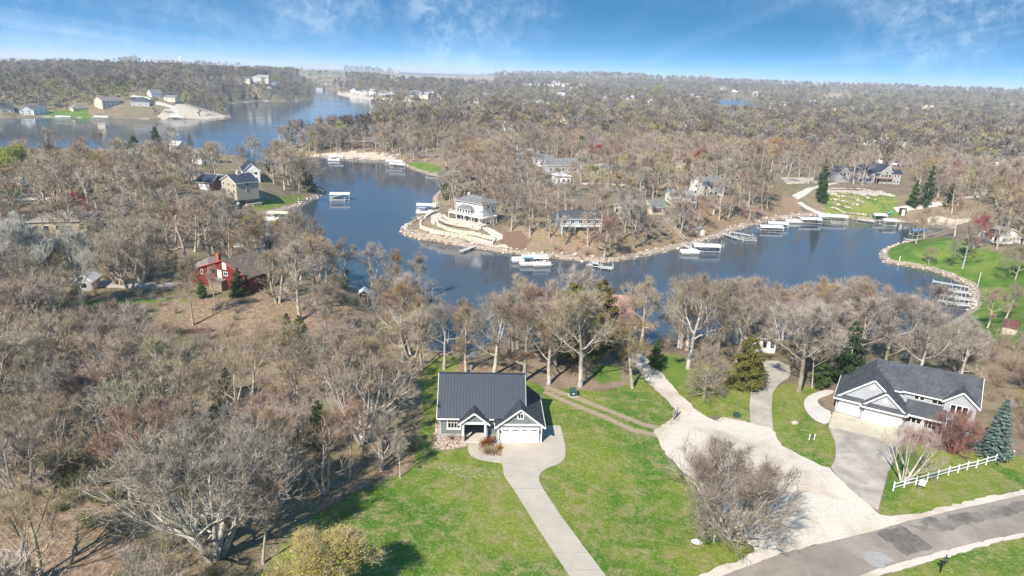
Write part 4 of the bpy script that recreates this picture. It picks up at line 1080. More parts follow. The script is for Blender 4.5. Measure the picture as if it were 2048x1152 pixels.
for (a, b) in [((1004.5,926),(1093,937)),((1005,952),(1077,953)),((1027,978),(1086,978)),((1046,1008),(1105,1007)),((1065,1038),(1125,1037)),((1086,1072),(1151,1071)),((1108,1106),(1177,1106)),((1131,1141),(1203,1141))]:
    A = ground(*a); B = ground(*b); m = MB(); m.bar((A[0],A[1],A[2]+.069), (B[0],B[1],B[2]+.069), .035, .012); tag(m.build('driveway_joint', plain('joint_dark', (0.2,0.18,0.16), 0.95)), None, None, None, 'structure')
st('path', [(935.4,871.5),(957.3,872.7),(957.3,896.4),(960,902),(965,906.5),(972,910),(981,912),(1003.5,913),(1004.4,926.8),(980.6,923.5),(958,919),(948,915),(941,910),(937,903),(935.4,896.4)], DRV, 0.062, step=.6)
GR = gravel_mat('gravel_white', (0.46,0.41,0.34), (0.62,0.565,0.485), (0.40,0.32,0.23))
st('gravel_drive', smooth([(1275.8,736),(1262,718),(1240,704),(1262,698),(1287.5,710.5),(1329.7,755),(1364.8,794.8),(1404.7,830),(1438,846),(1462,836),(1500.8,846),(1545.8,857),(1556,887),(1589.8,905),(1615.6,917),(1640,932),(1661,936),
   (1694,974),(1720,996),(1749,1018),(1764,1034),(1830,1029),(1921,1005),(2048,980),(2300,920),(2300,945),(2048,991),(1921,1020),(1829.6,1040),(1738,1065.5),(1647,1087.4),(1555.7,1111),(1446,1152),(1300,1215),(1260,1215),(1398.6,1152),(1475,1122),
   (1506,1106),(1508,1092),(1481,1074),(1448,1040),(1425,1005),(1395,963),(1371.9,949.5),(1350.8,928.4),(1327,902.6),(1318,881.5),(1306,860),(1330,852),(1358,846),(1362,834),(1336.7,802),(1304,773.7)], 1), GR, 0.045, jit=.22)
ASP = concrete('asphalt_old', (0.40,0.355,0.305), 0.5, 0, 0.16, 0.25)
st('asphalt_drive', [(1657,854),(1731,870.5),(1801,884),(1778,942.5),(1774.8,941.3),(1769.3,970.5),(1762,996),(1756.5,1019.8),(1749,1018),(1720,996),(1694.4,974),(1661.6,936),(1668.9,923),(1672,903),(1669.5,881.5)], ASP, 0.06)
st('garage_apron', [(1666,824),(1803,857),(1812,872),(1801,884),(1731,870.5),(1657,854)], concrete('apron_concrete', (0.50,0.44,0.34), 0.6, 0, 0.12, 0.12), 0.075)
st('path', smooth([(1668,781),(1655,780.4),(1646.9,781),(1618.7,790),(1605.9,804),(1611.7,823),(1628,839.4),(1656,852),(1665,824.5),(1644.5,816),(1634,804),(1637.5,797),(1665.6,788)], 1), concrete('walk_concrete', (0.52,0.48,0.42), 0.6, 0, 0.06), 0.065, step=.7)
st('concrete_drive', [(1546,857),(1543,820.6),(1545.3,785.5),(1557,769),(1576,757),(1582,745),(1580,732),(1556,722),(1524,722),(1531,745.6),(1514.8,762),(1502,781),(1498.9,811),(1500.8,846.4)], concrete('old_concrete', (0.40,0.36,0.305), 0.7, 0, 0.12, 0.12), 0.068)
# the public road, with its patches
ROAD = concrete('road_asphalt', (0.29,0.25,0.21), 0.35, 0, 0.12, 0.18)
st('road', [(1300,1215),(1446,1152),(1555.7,1111),(1647,1087.4),(1738,1065.5),(1829.6,1040),(1921,1018),(2048,990.6),(2300,935),(2300,1010),(2048,1065.5),(1884.4,1102),(1753,1138.5),(1700,1160),(1500,1280)], ROAD, 0.085)
st('road_patch', [(1748,1066),(1800,1053),(1870,1098),(1812,1111)], concrete('patch_dark', (0.165,0.148,0.132), 1.2, 0, 0.25, 0.2), 0.098, skirt=.01, jit=.25, step=.8)
st('road_patch', [(1838,1042),(1870,1032),(1882,1044),(1848,1054)], MATS['patch_dark'], 0.099, skirt=.01, jit=.3, step=.8)
st('road_patch', [(1725,1110),(1752,1104),(1790,1122),(1760,1136),(1740,1130)], concrete('patch_grey', (0.30,0.285,0.265), 1.0, 0, 0.12), 0.1, skirt=.01, jit=.25, step=.8)
st('road_patch', [(1822,1056),(1900,1034),(2048,1002),(2300,948),(2300,975),(2048,1024),(1960,1045),(1868,1068)], concrete('patch_worn', (0.215,0.19,0.165), 0.5, 0, 0.3, 0.35), 0.095, skirt=.01, jit=.3, step=.9)
st('road_shoulder', [(1262,1250),(1700,1160),(1753,1138.5),(1884.4,1102),(2048,1065.5),(2300,1010),(2300,1018),(2048,1073),(1899,1112),(1765,1149),(1720,1166),(1300,1300)], GR, 0.04, jit=.16)
# other roads seen in the distance
def ribbon(name, pxs, w, mat, off=.08):
    W = [Vector(ground(*p)[:2]) for p in pxs]; L = []; Rr_ = []
    for i, p in enumerate(W):
        d = (W[min(i+1,len(W)-1)]-W[max(i-1,0)]).normalized(); n = Vector((-d.y, d.x)); L.append(p+n*w/2); Rr_.append(p-n*w/2)
    return drape(name, [tuple(q) for q in L+Rr_[::-1]], mat, off, max(1.5, w*.6), .3, world=True)
PALE = concrete('lane_pale', (0.52,0.48,0.42), 0.3, 0, 0.1, 0.1)
ribbon('path', [(1590,395),(1612,383),(1640,373),(1672,366)], 3.2, PALE); ribbon('path', [(1598,405),(1625,421),(1655,433)], 3, PALE)
ribbon('lane', [(1790,420),(1840,413),(1900,402),(1950,394),(1970,382),(1950,366),(1900,352)], 3.5, PALE)
ribbon('lane', [(110,560),(185,568),(260,570),(350,572)], 4.5, concrete('lane_grey', (0.40,0.37,0.34), 0.3, 0, 0.1, 0.1))
ribbon('lane', [(325,342),(380,346),(453,351)], 3.5, PALE); ribbon('lane', [(0,368),(60,364),(125,358)], 9, PALE); ribbon('lane', [(0,402),(60,398),(100,398)], 5, PALE)
ribbon('lane', [(262,192),(290,196),(312,206),(345,214),(352,222),(352,234)], 7, PALE); ribbon('lane', [(535,175),(548,169),(556,165)], 9, PALE)
ribbon('lane', [(1165,368),(1200,366),(1245,370),(1290,366)], 4, PALE); ribbon('path', [(930,716),(945,712),(952,704)], 1.6, concrete('lane_grey2', (0.36,0.34,0.32)))
view(1590, 426, 1650, 433, .8)
view(1790, 385, 1975, 422, .75); view(110, 556, 350, 578, .8); view(262, 190, 456, 236, 1.0); view(330, 585, 700, 638, .6); view(95, 335, 560, 425, .2); view(1556, 352, 1640, 368, .9); view(1495, 300, 1625, 334, .8); view(1100, 500, 1340, 520, .2)
view(1214, 578, 1262, 600, .6)
view(1360, 482, 1560, 508, .6); view(1770, 480, 1990, 578, .85)
view(0, 238, 545, 280, .96); view(780, 142, 905, 157, .9); view(600, 138, 690, 151, .9); view(1640, 185, 1700, 197, .9); view(1428, 198, 1524, 211, 1.0); view(740, 204, 1000, 213, .7); view(620, 176, 700, 202, 1.0); view(860, 700, 990, 745, .75); view(560, 370, 650, 440, .6)
NOGO_PX += [[(1180,1125),(1500,1100),(2400,1080),(2400,1700),(1180,1700)],[(1275,736),(1240,704),(1287,710),(1330,755),(1405,830),(1560,870),(1660,930),(1770,1035),(2300,900),(2300,1080),(1753,1150),(1400,1400),(1250,1250),(1500,1098),(1370,950),(1306,858),(1336,802)],
  [(1498,850),(1500,780),(1530,745),(1524,720),(1585,725),(1580,757),(1545,786),(1548,860)], [(1600,780),(1670,775),(1670,830),(1810,860),(1800,890),(1760,1025),(1650,935),(1620,840)],
  [(1003,880),(1135,850),(1135,930),(1090,950),(1400,1400),(1300,1400),(1000,930)], [(868,700),(1000,700),(1050,755),(860,760)],
  [(805,460),(870,410),(970,440),(1010,470),(1020,500),(850,480)], [(1640,370),(1800,370),(1805,443),(1640,432)], [(700,560),(800,600),(860,640),(860,704),(800,690)]]

# ---------------------------------------------------------------- masonry of the point and the terraced lawn
def wall_line(name, pxs, h, w, mat, label, cat='wall', step=1.6):
    W = [Vector(ground(*p)) for p in pxs]; pts = []
    for i in range(len(W)-1):
        k = max(1, int((W[i+1]-W[i]).length/step))
        for j in range(k): pts.append(W[i].lerp(W[i+1], j/k))
    pts.append(W[-1]); root = empty(name, pts[0], 0, label, cat); b = pts[0]; rgs = random.Random(len(pts))
    for i in range(len(pts)-1):
        p, q = pts[i], pts[i+1]
        if (q-p).length < .3: continue
        zt = min(p.z, q.z)+h+rgs.uniform(-.04,.04); m = MB(); d = (q-p); d.z = 0; d.normalize(); n = Vector((-d.y, d.x, 0))*w/2; g = d*.03
        P = [p+g-n, q-g-n, q-g+n, p+g+n]; m.poly([(v.x-b.x,v.y-b.y,min(p.z,q.z)-1-b.z) for v in P]+[(v.x-b.x,v.y-b.y,zt-b.z) for v in P], [(3,2,1,0),(4,5,6,7),(0,1,5,4),(1,2,6,5),(2,3,7,6),(3,0,4,7)]); m.build('stone_block', mat, root)
    return root
LIME = plain('lime_block', (0.56,0.50,0.41), 0.9, 0.2, 1.2, rnd=.12, bump=.3)
for pts, lb in [([(841,446),(841,456),(860,463),(890,469),(935,476),(965,484),(984,489),(992,479)], 'outermost curved limestone wall round the white house, nearest the water'),
   ([(872,441),(876,451),(895,460),(925,467),(950,469),(975,476),(990,479)], 'middle curved limestone wall below the white house'),
   ([(878,439),(890,447),(915,453),(945,457),(962,459)], 'inner curved limestone wall below the white house'),
   ([(886,433),(893,440),(915,446),(940,450),(958,456)], 'uppermost limestone wall along the white house patio'),
   ([(842,445),(850,438),(860,431),(872,426)], 'short limestone wall at the left tip of the white house terraces')]:
    wall_line('retaining_wall', pts, 1.0, .6, LIME, lb)
PAT = concrete('patio_stone', (0.54,0.48,0.39), 0.8, 0, 0.15, 0.1)
drape('patio', [(886,432),(895,439),(915,445),(958,455),(975,450),(962,446),(900,436)], PAT, .12); drape('garden_steps', [(962,456),(975,455),(1006,470),(1005,478),(992,483),(985,472)], PAT, .14)
drape('terrace_walk', [(841,458),(860,466),(890,472),(935,480),(980,492),(1020,496),(1010,489),(985,491),(965,487),(935,479),(890,471),(862,465)], PAT, .13)
drape('terrace_walk', [(862,432),(872,427),(885,433),(880,438),(873,441),(868,450),(862,446)], PAT, .12)
MUL = plain('mulch_dark', (0.075,0.035,0.03), 0.95, 0.3, 3)
drape('mulch_strip', [(879,440),(892,446.5),(918,452),(962,458),(961,460),(916,455),(888,449)], MUL, .16)
def rock_mesh(seed, n=1):
    rs_ = np.random.RandomState(seed); bm = bmesh.new(); bmesh.ops.create_icosphere(bm, subdivisions=1, radius=0.5)
    V = np.array([v.co[:] for v in bm.verts]); F = np.array([[v.index for v in f.verts] for f in bm.faces]); bm.free()
    return V, F
_RV, _RF = rock_mesh(0)
def rocks(name, P, S, mat, label, kind='stuff', seed=1, cat=None):
    rs_ = np.random.RandomState(seed); n = len(P); V = []; F = []
    for i in range(n):
        v = _RV*(1+rs_.normal(size=_RV.shape)*.16)*np.array([S[i]*rs_.uniform(.8,1.5), S[i]*rs_.uniform(.7,1.2), S[i]*rs_.uniform(.5,.8)])
        a = rs_.uniform(0,6.28); c, s = math.cos(a), math.sin(a); v = np.stack([v[:,0]*c-v[:,1]*s, v[:,0]*s+v[:,1]*c, v[:,2]], 1); V.append(v+P[i]); F.append(_RF+i*len(_RV))
    o = link(name, tri_mesh(name, np.concatenate(V), np.concatenate(F), mat)); return tag(o, label, cat, None, kind)
RIP = stone('riprap_stone', (0.24,0.19,0.155), (0.58,0.50,0.42), 2.5)
def shore_rocks(i0px, i1px, per_m, width, size, seed, label):
    """riprap along the shoreline between two of its photo points"""
    idx = [SHORE_PX.index(i0px), SHORE_PX.index(i1px)]; Q = LAKE[idx[0]:idx[1]+1]; rs_ = np.random.RandomState(seed); P = []; S = []
    for a, b in zip(Q[:-1], Q[1:]):
        d = b-a; L_ = np.hypot(*d); n = int(L_*per_m); t_ = rs_.rand(n)[:,None]; nr = np.array([d[1], -d[0]])/L_
        p = a+d*t_; test = _segdist(p+nr*1.0, LAKE); nr = np.where((test > 0)[:,None], nr, -nr); p = p+nr*(rs_.uniform(-.9, width, n)[:,None]); P.append(p)
    P = np.concatenate(P); z = np.maximum(height(P[:,0], P[:,1]), -.1); S = size*rs_.choice([.45,.6,.8,1.0,1.5], len(P))*rs_.uniform(.8,1.2,len(P))
    return rocks('riprap', np.column_stack([P, z+S*.1]), S, RIP, label, 'stuff', seed)
shore_rocks((866,409), (1190,524), 3.2, 2.8, .75, 1, 'pinkish cream riprap round the white house point')
shore_rocks((1190,524), (1805,444), 2.6, 2.2, .7, 2, 'pale riprap along the bank of docks')
shore_rocks((1821,484), (1941,621), 4.0, 1.2, .65, 3, 'pale stone edging round the bright green point')
shore_rocks((590,355) if (590,355) in SHORE_PX else (604,411), (562,338), 2.0, 1.6, .7, 4, 'grey riprap at the left neighbourhood point') if False else None
shore_rocks((560,424), (590,355), 2.2, 2.0, .7, 4, 'grey riprap at the left neighbourhood point')
shore_rocks((543,309), (906,357), 1.4, 1.8, .8, 5, 'pale riprap of the middle peninsula')
def rock_row(pxs, w, size, per, seed, label):
    W = [np.array(ground(*p)) for p in pxs]; rs_ = np.random.RandomState(seed); P = []
    for a, b in zip(W[:-1], W[1:]):
        L_ = np.hypot(*(b-a)[:2]); n = max(3, int(L_*per)); t_ = rs_.rand(n)[:,None]; p = a+(b-a)*t_+rs_.normal(size=(n,3))*[w,w*.6,0]; P.append(p)
    P = np.concatenate(P); z = height(P[:,0], P[:,1])+.25; P[:,2] = z
    return rocks('rock_terrace', P, size*rs_.uniform(.7,1.4,len(P)), RIP, label, None, seed, 'rock wall')
for i, (pts, lb) in enumerate([([(1648,379),(1690,378),(1728,379),(1745,384)], 'uppermost band of pale rocks on the terraced lawn, right under the grey house'),
  ([(1661,384),(1690,385),(1712,388),(1728,394),(1746,401)], 'second highest and longest band of rocks on the terraced lawn'),
  ([(1662,391),(1690,394),(1706,398),(1716,403),(1733,407)], 'middle band of rocks on the terraced lawn'),
  ([(1664,399),(1687,402),(1699,408),(1721,412)], 'third lowest band of rocks on the terraced lawn'),
  ([(1667,407),(1686,413),(1705,417)], 'short second lowest band of rocks on the terraced lawn'),
  ([(1665,415),(1684,423),(1696,428),(1740,432)], 'lowest band of rocks on the terraced lawn above the docks')]):
    rock_row(pts, .55, .75, 4.5, 60+i, lb)
# rocks of the beds by the metal roofed house and the lawn
def scatter_rocks(poly, n, size, mat, label, seed, name='landscape_stones'):
    rs_ = np.random.RandomState(seed); W = np.array([ground(*p)[:2] for p in poly]); P = rs_.uniform(W.min(0), W.max(0), (n*3, 2)); P = P[inpoly(P[:,0], P[:,1], W)][:n]
    return rocks(name, np.column_stack([P, height(P[:,0], P[:,1])+size*.15]), size*rs_.uniform(.5,1.5,len(P)), mat, label, 'stuff', seed)
PK = stone('pinkish_stone', (0.30,0.21,0.17), (0.50,0.41,0.35), 4)
scatter_rocks([(873,822),(866,898),(884,900),(936,894),(934,872),(905,872),(880,874)], 900, .20, PK, 'pinkish landscape rock bed at the left front corner of the house', 71)
scatter_rocks([(957,874),(957,897),(965,907),(981,912),(1003,912),(1003,882)], 420, .18, PK, 'rock bed between the porch walk and the driveway', 72)
rk = stone('pale_stone', (0.32,0.29,0.22), (0.44,0.40,0.33), 4)
scatter_rocks([(868,930),(880,940),(930,956),(1000,957),(1008,950),(960,935),(900,925),(876,926)], 420, .08, rk, 'scattered pale pebbles in the grass left of the driveway', 73)

# ---------------------------------------------------------------- docks, lifts and boats
ALU = plain('dock_alu', (0.46,0.45,0.43), 0.5, 0.06, 1, 0.4); WOODD = plain('dock_wood', (0.40,0.35,0.29), 0.9, 0.15)
CANVAS = plain('canvas_white', (0.62,0.62,0.60), 0.7, 0.04); CANB = plain('canvas_blue', (0.10,0.25,0.50), 0.7, 0.05); CANT = plain('canvas_tan', (0.55,0.47,0.36), 0.7); TEAL = plain('canvas_teal', (0.06,0.45,0.50), 0.6)
post_me = MB().tube([(0,0,-1.4),(0,0,1.1)], .07, 6).mesh('post', ALU)
def dock(p0, p1, w, label, mat=None, group=None, zdeck=.62, posts=True):
    a = plane(*p0, .6); b = plane(*p1, .6); L_ = math.hypot(b[0]-a[0], b[1]-a[1]); rot = math.atan2(b[1]-a[1], b[0]-a[0])
    o = empty('dock', (a[0],a[1],0), rot, label, 'dock', group)
    n = max(2, int(L_/1.6)); m = MB()
    for i in range(n):
        m = MB(); m.box(L_*i/n+.02, -w/2, zdeck-.14, L_*(i+1)/n-.02, w/2, zdeck); m.build('deck_panel', mat or WOODD, o)
    k = max(1, int(L_/3))
    for i in range(k+1):
        for s in (-1,1): link('post', post_me, o, (L_*i/k, s*(w/2+.06), 0))
    return o
def canopy_mesh(L_, W_, mat, rise=.7):
    m = MB(); n = 6; V = []; F = []
    for i in range(n+1):
        t_ = i/n; y = -W_/2+W_*t_; z = rise*math.sin(math.pi*t_)
        for x in (0, L_): V.append((x,y,z)); V.append((x,y,z+.06))
    for i in range(n):
        a = i*4; b = a+4; F += [(a,b,b+2,a+2),(a+1,a+3,b+3,b+1),(a,a+1,b+1,b),(a+2,b+2,b+3,a+3)]
    F += [(0,2,3,1),(n*4,n*4+1,n*4+3,n*4+2)]; m.poly(V, F); return m.mesh('canopy', mat)
def lift(p, rot, L_, W_, label, canopy=None, group=None, hgt=2.6):
    x, y = plane(*p, 1.0); o = empty('boat_lift', (x,y,0), R(rot), label, 'boat lift', group)
    for a in (.2, L_-.2):
        for s in (-1,1):
            m = MB(); m.bar((0,0,-1.4),(0,0,hgt if canopy else 1.9), .13); m.build('post', ALU, o, loc=(a, s*(W_/2-.1), 0))
    m = MB()
    for s in (-1,1): m.bar((0,s*(W_/2-.1),.5),(L_,s*(W_/2-.1),.5),.14)
    for a in (.2, L_-.2): m.bar((a,-W_/2+.1,.45),(a,W_/2-.1,.45),.14)
    m.build('cradle', ALU, o)
    if canopy: link('canopy', canopy_mesh(L_, W_, canopy), o, (0,0,hgt))
    return o
def pontoon(p, rot, label, cover=None, L_=6.6, z=.55):
    x, y = plane(*p, .8); o = empty('pontoon_boat', (x,y,0), R(rot), label, 'boat')
    for s in (-1,1):
        m = MB(); m.tube([(-.1,s*.85,z-.2),(.3,s*.85,z-.25),(L_-.7,s*.85,z-.25),(L_,s*.85,z)], [.12,.3,.3,.06], 8); m.build('pontoon', ALU, o)
    m = MB(); m.box(0,-1.2,z,L_-.2,1.2,z+.12); m.build('deck', ALU, o)
    m = MB(); m.box(.1,-1.2,z+.12,L_-.8,-1.1,z+.8); m.box(.1,1.1,z+.12,L_-.8,1.2,z+.8); m.box(.1,-1.1,z+.12,.2,1.1,z+.8); m.box(L_-.9,-1.1,z+.12,L_-.8,1.1,z+.8); m.box(.3,-1.0,z+.12,1.6,1.0,z+.6); m.box(3.2,.3,z+.12,4.0,1.0,z+1.1); m.build('hull_panels', W_WHITE, o)
    if cover:
        m = MB(); m.slab((.6,-1.2,z+2.0),(3.8,-1.2,z+2.0),(3.8,1.2,z+2.0),(.6,1.2,z+2.0),.08)
        for a in (.7,3.7):
            for s in (-1.1,1.1): m.bar((a,s,z+.8),(a,s,z+1.95),.05)
        m.build('bimini', cover, o)
    return o
dock((690,388),(662,394),1.4,'short dock under the white canopy lift off the left point')
lift((660,395),8,8.5,3.6,'boat lift with long white barrel canopy off the left point',CANVAS); lift((661,398),8,6,2.8,'low bare lift in front of the white barrel canopy')
dock((527,424),(560,433),1.3,'dock by the rocks of the left neighbourhood'); lift((537,430),2,7.5,3.2,'boat lift with tan canopy beside the rocky left shore',CANT,hgt=1.9); pontoon((527,437),-8,'low grey raft boat in front of the tan canopy')
dock((655,311),(660,317),2,'small dock at the tip of the middle peninsula'); lift((658,317),3,9,3.6,'white canopy lift at the middle peninsula tip',CANVAS); pontoon((656,319),3,'white boat below the canopy at the middle peninsula tip',CANVAS,8)
lift((772,327),0,10,4,'white canopy lift left of the little green cove',CANVAS); lift((780,333),0,9,4,'second white canopy lift left of the little green cove, nearer the camera',CANVAS); dock((775,324),(812,332),2,'long dock joining the two canopy lifts by the green cove')
dock((858,349),(886,353),2,'dock below the green cove'); lift((852,353),0,7,3.2,'low lift beside the dock below the green cove',None)
lift((834,415),-4,8,3.6,'lift with pale canopy left of the white house',CANVAS,hgt=2.2); pontoon((833,423),-6,'covered pontoon boat left of the white house',plain('canvas_grey',(0.4,0.42,0.44)),7.5); dock((876,414),(845,426),1.3,'dock running out left of the white house')
dock((955,490),(922,502),1.5,'narrow bare dock under the limestone terraces',ALU)
BB = lift((1042,522),8,8,3.8,'boat lift with blue canopy under the riprap point',CANVAS,hgt=2.2); pontoon((1024,519),12,'left white float beside the canopy lift under the riprap point',None,6); pontoon((1040,526),12,'covered pontoon boat on the near side of the canopy lift',CANB,6); pontoon((1066,527),12,'right white float beside the canopy lift',None,6); dock((1075,510),(1064,526),1.2,'dock beside the pontoon floats')
dock((1176,528),(1226,537),2.2,'T shaped pale dock under the white trunked oak, long part',ALU); dock((1190,522),(1192,532),2,'short shoreward leg of the T shaped pale dock',ALU); lift((1200,531),0,4,2.6,'small bare lift on the T shaped dock')
dock((1366,489),(1400,503),2,'broad dock at the foot of the long stairs',ALU); dock((1385,484),(1442,494),2,'second dock at the foot of the long stairs',ALU); lift((1385,497),3,9,3.8,'white canopy lift at the foot of the long stairs',CANVAS,hgt=2.0); pontoon((1362,503),8,'grey boat moored at the foot of the long stairs'); lift((1418,487),0,5,3,'bare lift right of the white canopy by the stairs')
dock((1445,466),(1480,478),1.5,'dock with bare frames on the bank, left one',ALU); dock((1465,464),(1503,471),1.5,'dock with bare frames on the bank, right one',ALU); lift((1470,472),-4,7,3,'bare lift between the two frame docks'); lift((1484,476),-4,5,2.6,'bare lift at the end of the frame docks')
lift((1518,455),0,9,3.8,'low white canopy lift on the bank, left of a pair',CANVAS,hgt=1.4); lift((1534,449),0,8,3.8,'low white canopy lift on the bank, right of a pair',CANVAS,hgt=1.6); dock((1516,449),(1556,457),1.5,'dock between the pair of low canopies',ALU)
pontoon((1572,441),-2,'small white boat right of the pair of low canopies',None,7)
lift((1597,441),0,9,4,'white canopy lift left of the boat ramp lawn',CANVAS,hgt=1.8); lift((1634,437),0,12,4.2,'long white canopy lift below the terraced lawn',CANVAS,hgt=2.2); dock((1596,434),(1640,438),1.5,'dock linking the canopies below the terraced lawn',ALU); lift((1664,443),-6,6,3.2,'bare lift right of the long white canopy')
dock((1716,438),(1750,443),3,'pale floating dock below the terraced lawn',ALU); lift((1744,436),0,5.5,4,'white canopy lift by the teal slide',CANVAS,hgt=2.4); lift((1763,446),0,5.5,4,'white canopy hut at the water right of the teal slide',CANVAS,hgt=2.2)
lift((1822,466),-5,5,3.2,'lift with blue canopy at the tip of the green point',CANB,hgt=2.2); dock((1810,478),(1835,480),2,'grey dock under the dark tree of the green point')
g_ = 'bare metal lifts and docks in the cove of the green point'
dock((1938,574),(1866,562),1.6,'longest pale dock in the cove of the green point',ALU)
for i, (a, b) in enumerate([((1944,587),(1878,576)),((1944,600),(1876,588)),((1942,612),(1878,600))]): dock(a, b, 1.3, ['second dock from the top in the green point cove','third dock from the top in the green point cove','lowest dock in the green point cove'][i], ALU)
for i, (px, py) in enumerate([(1884,574),(1906,579),(1884,588),(1908,592),(1888,601),(1912,604)]): lift((px,py),-12,5.5,2.6,'bare metal lift between the docks of the green point cove',None,g_)
dock((1735,612),(1790,642),2.6,'long pale dock reaching out behind the bare oaks on the right',CANVAS); lift((1758,618),-25,4,2.6,'lift with light blue cover at the pale dock behind the oaks',CANB,hgt=1.6)
for i, (a, b) in enumerate([((478,476),(515,482)),((490,470),(530,474)),((505,463),(540,470))]): dock(a, b, 2, ['lowest dock of the narrow left cove','middle dock of the narrow left cove','upper dock of the narrow left cove'][i])
lift((470,505),8,4,3.2,'white framed canopy behind the red house',CANVAS,hgt=3.0)
for px, lb in ((108,'long low dock on the far green shore'),(184,'dock with lifts left of the far peninsula'),(335,'pale dock at the tip ramp of the far peninsula')):
    dock((px,235.5),(px+30,236.5),5,lb,ALU); lift((px+6,236.5),0,14,6,'canopy lift at the '+lb,CANVAS,hgt=2.8)
pontoon((1496,650),-30,'white boat bow showing behind the brown shore roof',None,5)
for i,(px,py) in enumerate([(735,203),(760,204),(700,197)]): lift((px,py),0,16,7,'canopy lift on the far sandy channel shore',CANVAS,'far channel lifts',hgt=3)
# boat and cart by the ramp
pontoon((1598,418),10,'boat parked on the shore right of the boat ramp path',CANVAS,6,)
x_, y_, z_ = ground(1773, 430); o = empty('water_slide', (x_,y_,z_), 0, 'small teal play slide on the shore below the terraced lawn', 'slide')
m = MB(); m.slab((0,-.4,.3),(2.2,-.4,1.9),(2.2,.4,1.9),(0,.4,.3),.1); m.build('chute', TEAL, o); m = MB(); m.bar((2.2,-.4,-.2),(2.2,-.4,1.9),.1); m.bar((2.2,.4,-.2),(2.2,.4,1.9),.1); m.build('ladder', TEAL, o)
x_, y_, z_ = ground(1806, 431); o = empty('door_shed', (x_,y_,z_), 0, 'dark door frame shed with white door at the right end of the shore', 'hut')
m = MB(); m.box(-1.2,0,-.5,-1.0,1.6,2.8); m.box(1.0,0,-.5,1.2,1.6,2.8); m.box(-1.3,-.1,2.8,1.3,1.7,3.0); m.box(-1.0,1.4,-.5,1.0,1.6,2.8); m.build('frame', plain('dark_wood',(0.06,0.05,0.04)), o); m = MB(); m.box(-.7,.1,-.4,.7,.2,2.5); m.build('door', W_WHITE, o)
# vehicles by the big grey house
def car(px, py, rot, label, mat, van=False):
    x, y, z = ground(px, py); o = empty('parked_car', (x,y,z), R(rot), label, 'car'); Lc, Wc = 4.8, 1.85
    P = [(0,.35),(0,.85),(.9,1.0),(1.5,1.5),(3.4,1.5),(4.2,.95),(4.8,.8),(4.8,.35)] if not van else [(0,.35),(0,1.1),(.4,2.1),(4.8,2.2),(4.8,.35)]
    m = MB(); n = len(P); V = [(a,0,b) for a,b in P]+[(a,Wc,b) for a,b in P]; m.poly(V, [tuple(range(n)), tuple(range(2*n-1,n-1,-1))]+[(i,i+n,(i+1)%n+n,(i+1)%n) for i in range(n)]); m.build('body', mat, o)
    m = MB()
    if not van:
        m.box(1.35,-.01,1.02,3.5,Wc+.01,1.38)
        m.build('windows', GLASS, o)
    for a in (.95, 3.85):
        for yy in (.0, Wc-.2):
            q = MB(); q.tube([(a,yy-.02,.33),(a,yy+.22,.33)], .33, 12); q.build('wheel', plain('tyre',(0.02,0.02,0.02)), o)
    return o
car(1786, 331, 3, 'white car parked on the lawn behind the wide grey lake house', W_WHITE); car(1764, 328, 80, 'white box trailer beside the woods behind the wide grey lake house', W_WHITE, True)
view(1755, 318, 1810, 335, 1.0)
car(33, 372, 5, 'silver car under the willows at the left edge', plain('silver_paint',(0.5,0.51,0.52),0.3)); car(4, 374, 5, 'red brown car at the very left edge behind the willows', plain('rust_paint',(0.25,0.07,0.03),0.4))

# ---------------------------------------------------------------- bank stairs
def stairs(p0, p1, w, label, mat):
    a = Vector(ground(*p0)); b = Vector(ground(*p1)); L_ = Vector((b.x-a.x, b.y-a.y, 0)).length; rot = math.atan2(b.y-a.y, b.x-a.x); dz = b.z-a.z
    o = empty('stairs', a, rot, label, 'stairs'); n = max(4, int(L_/.45))
    for s in (-1,1):
        m = MB(); m.bar((0,s*w/2,.3),(L_,s*w/2,dz+.3),.12,.3); m.build('stringer', mat, o); m = MB(); m.bar((0,s*w/2,1.25),(L_,s*w/2,dz+1.25),.08)
        for i in range(0, n, 4): m.bar((L_*i/n,s*w/2,dz*i/n+.3),(L_*i/n,s*w/2,dz*i/n+1.25),.08)
        m.build('handrail', mat, o)
    tm_ = MB().box(-.2,-w/2,-.03,.2,w/2,.03).mesh('tread', mat)
    for i in range(n): link('tread', tm_, o, (L_*(i+.5)/n, 0, dz*(i+.5)/n+.4))
    return o
SW = plain('stair_wood', (0.42,0.36,0.29), 0.9); SD = plain('stair_brown', (0.26,0.17,0.11), 0.9)
stairs((1330,437),(1372,481),1.6,'long grey wooden stairs running down the orange bank from the cream cottage',SW); stairs((1398,412),(1420,432),1.3,'upper brown stairs on the bank right of the deck house',SD); stairs((1404,436),(1432,458),1.3,'lower brown stairs on the bank right of the deck house',SD); stairs((1458,402),(1508,446),1.3,'brown stairs down the bank before the boat ramp',SD)
x_, y_, z_ = ground(1397, 471); o = empty('hut', (x_,y_,z_), .2, 'tiny grey hut at the water right of the long stairs', 'hut'); gable_y(o,0,2.6,0,2.4,-1,2.1,3.1,WALLS['tan'],ROOFS['grey'],trim=False); walk_door(o,'F',1.3,-.02,0,.8,1.8)
wall_line('retaining_wall', [(1352,452),(1368,465),(1372,474),(1392,474)], 1.2, .4, plain('dark_timber',(0.10,0.075,0.055)), 'dark timber retaining wall beside the long stairs')
wall_line('retaining_wall', [(285,668),(340,668),(385,666),(425,663)], .9, .45, plain('brown_timber',(0.17,0.09,0.06)), 'long low brown timber wall in the ravine below the red house')
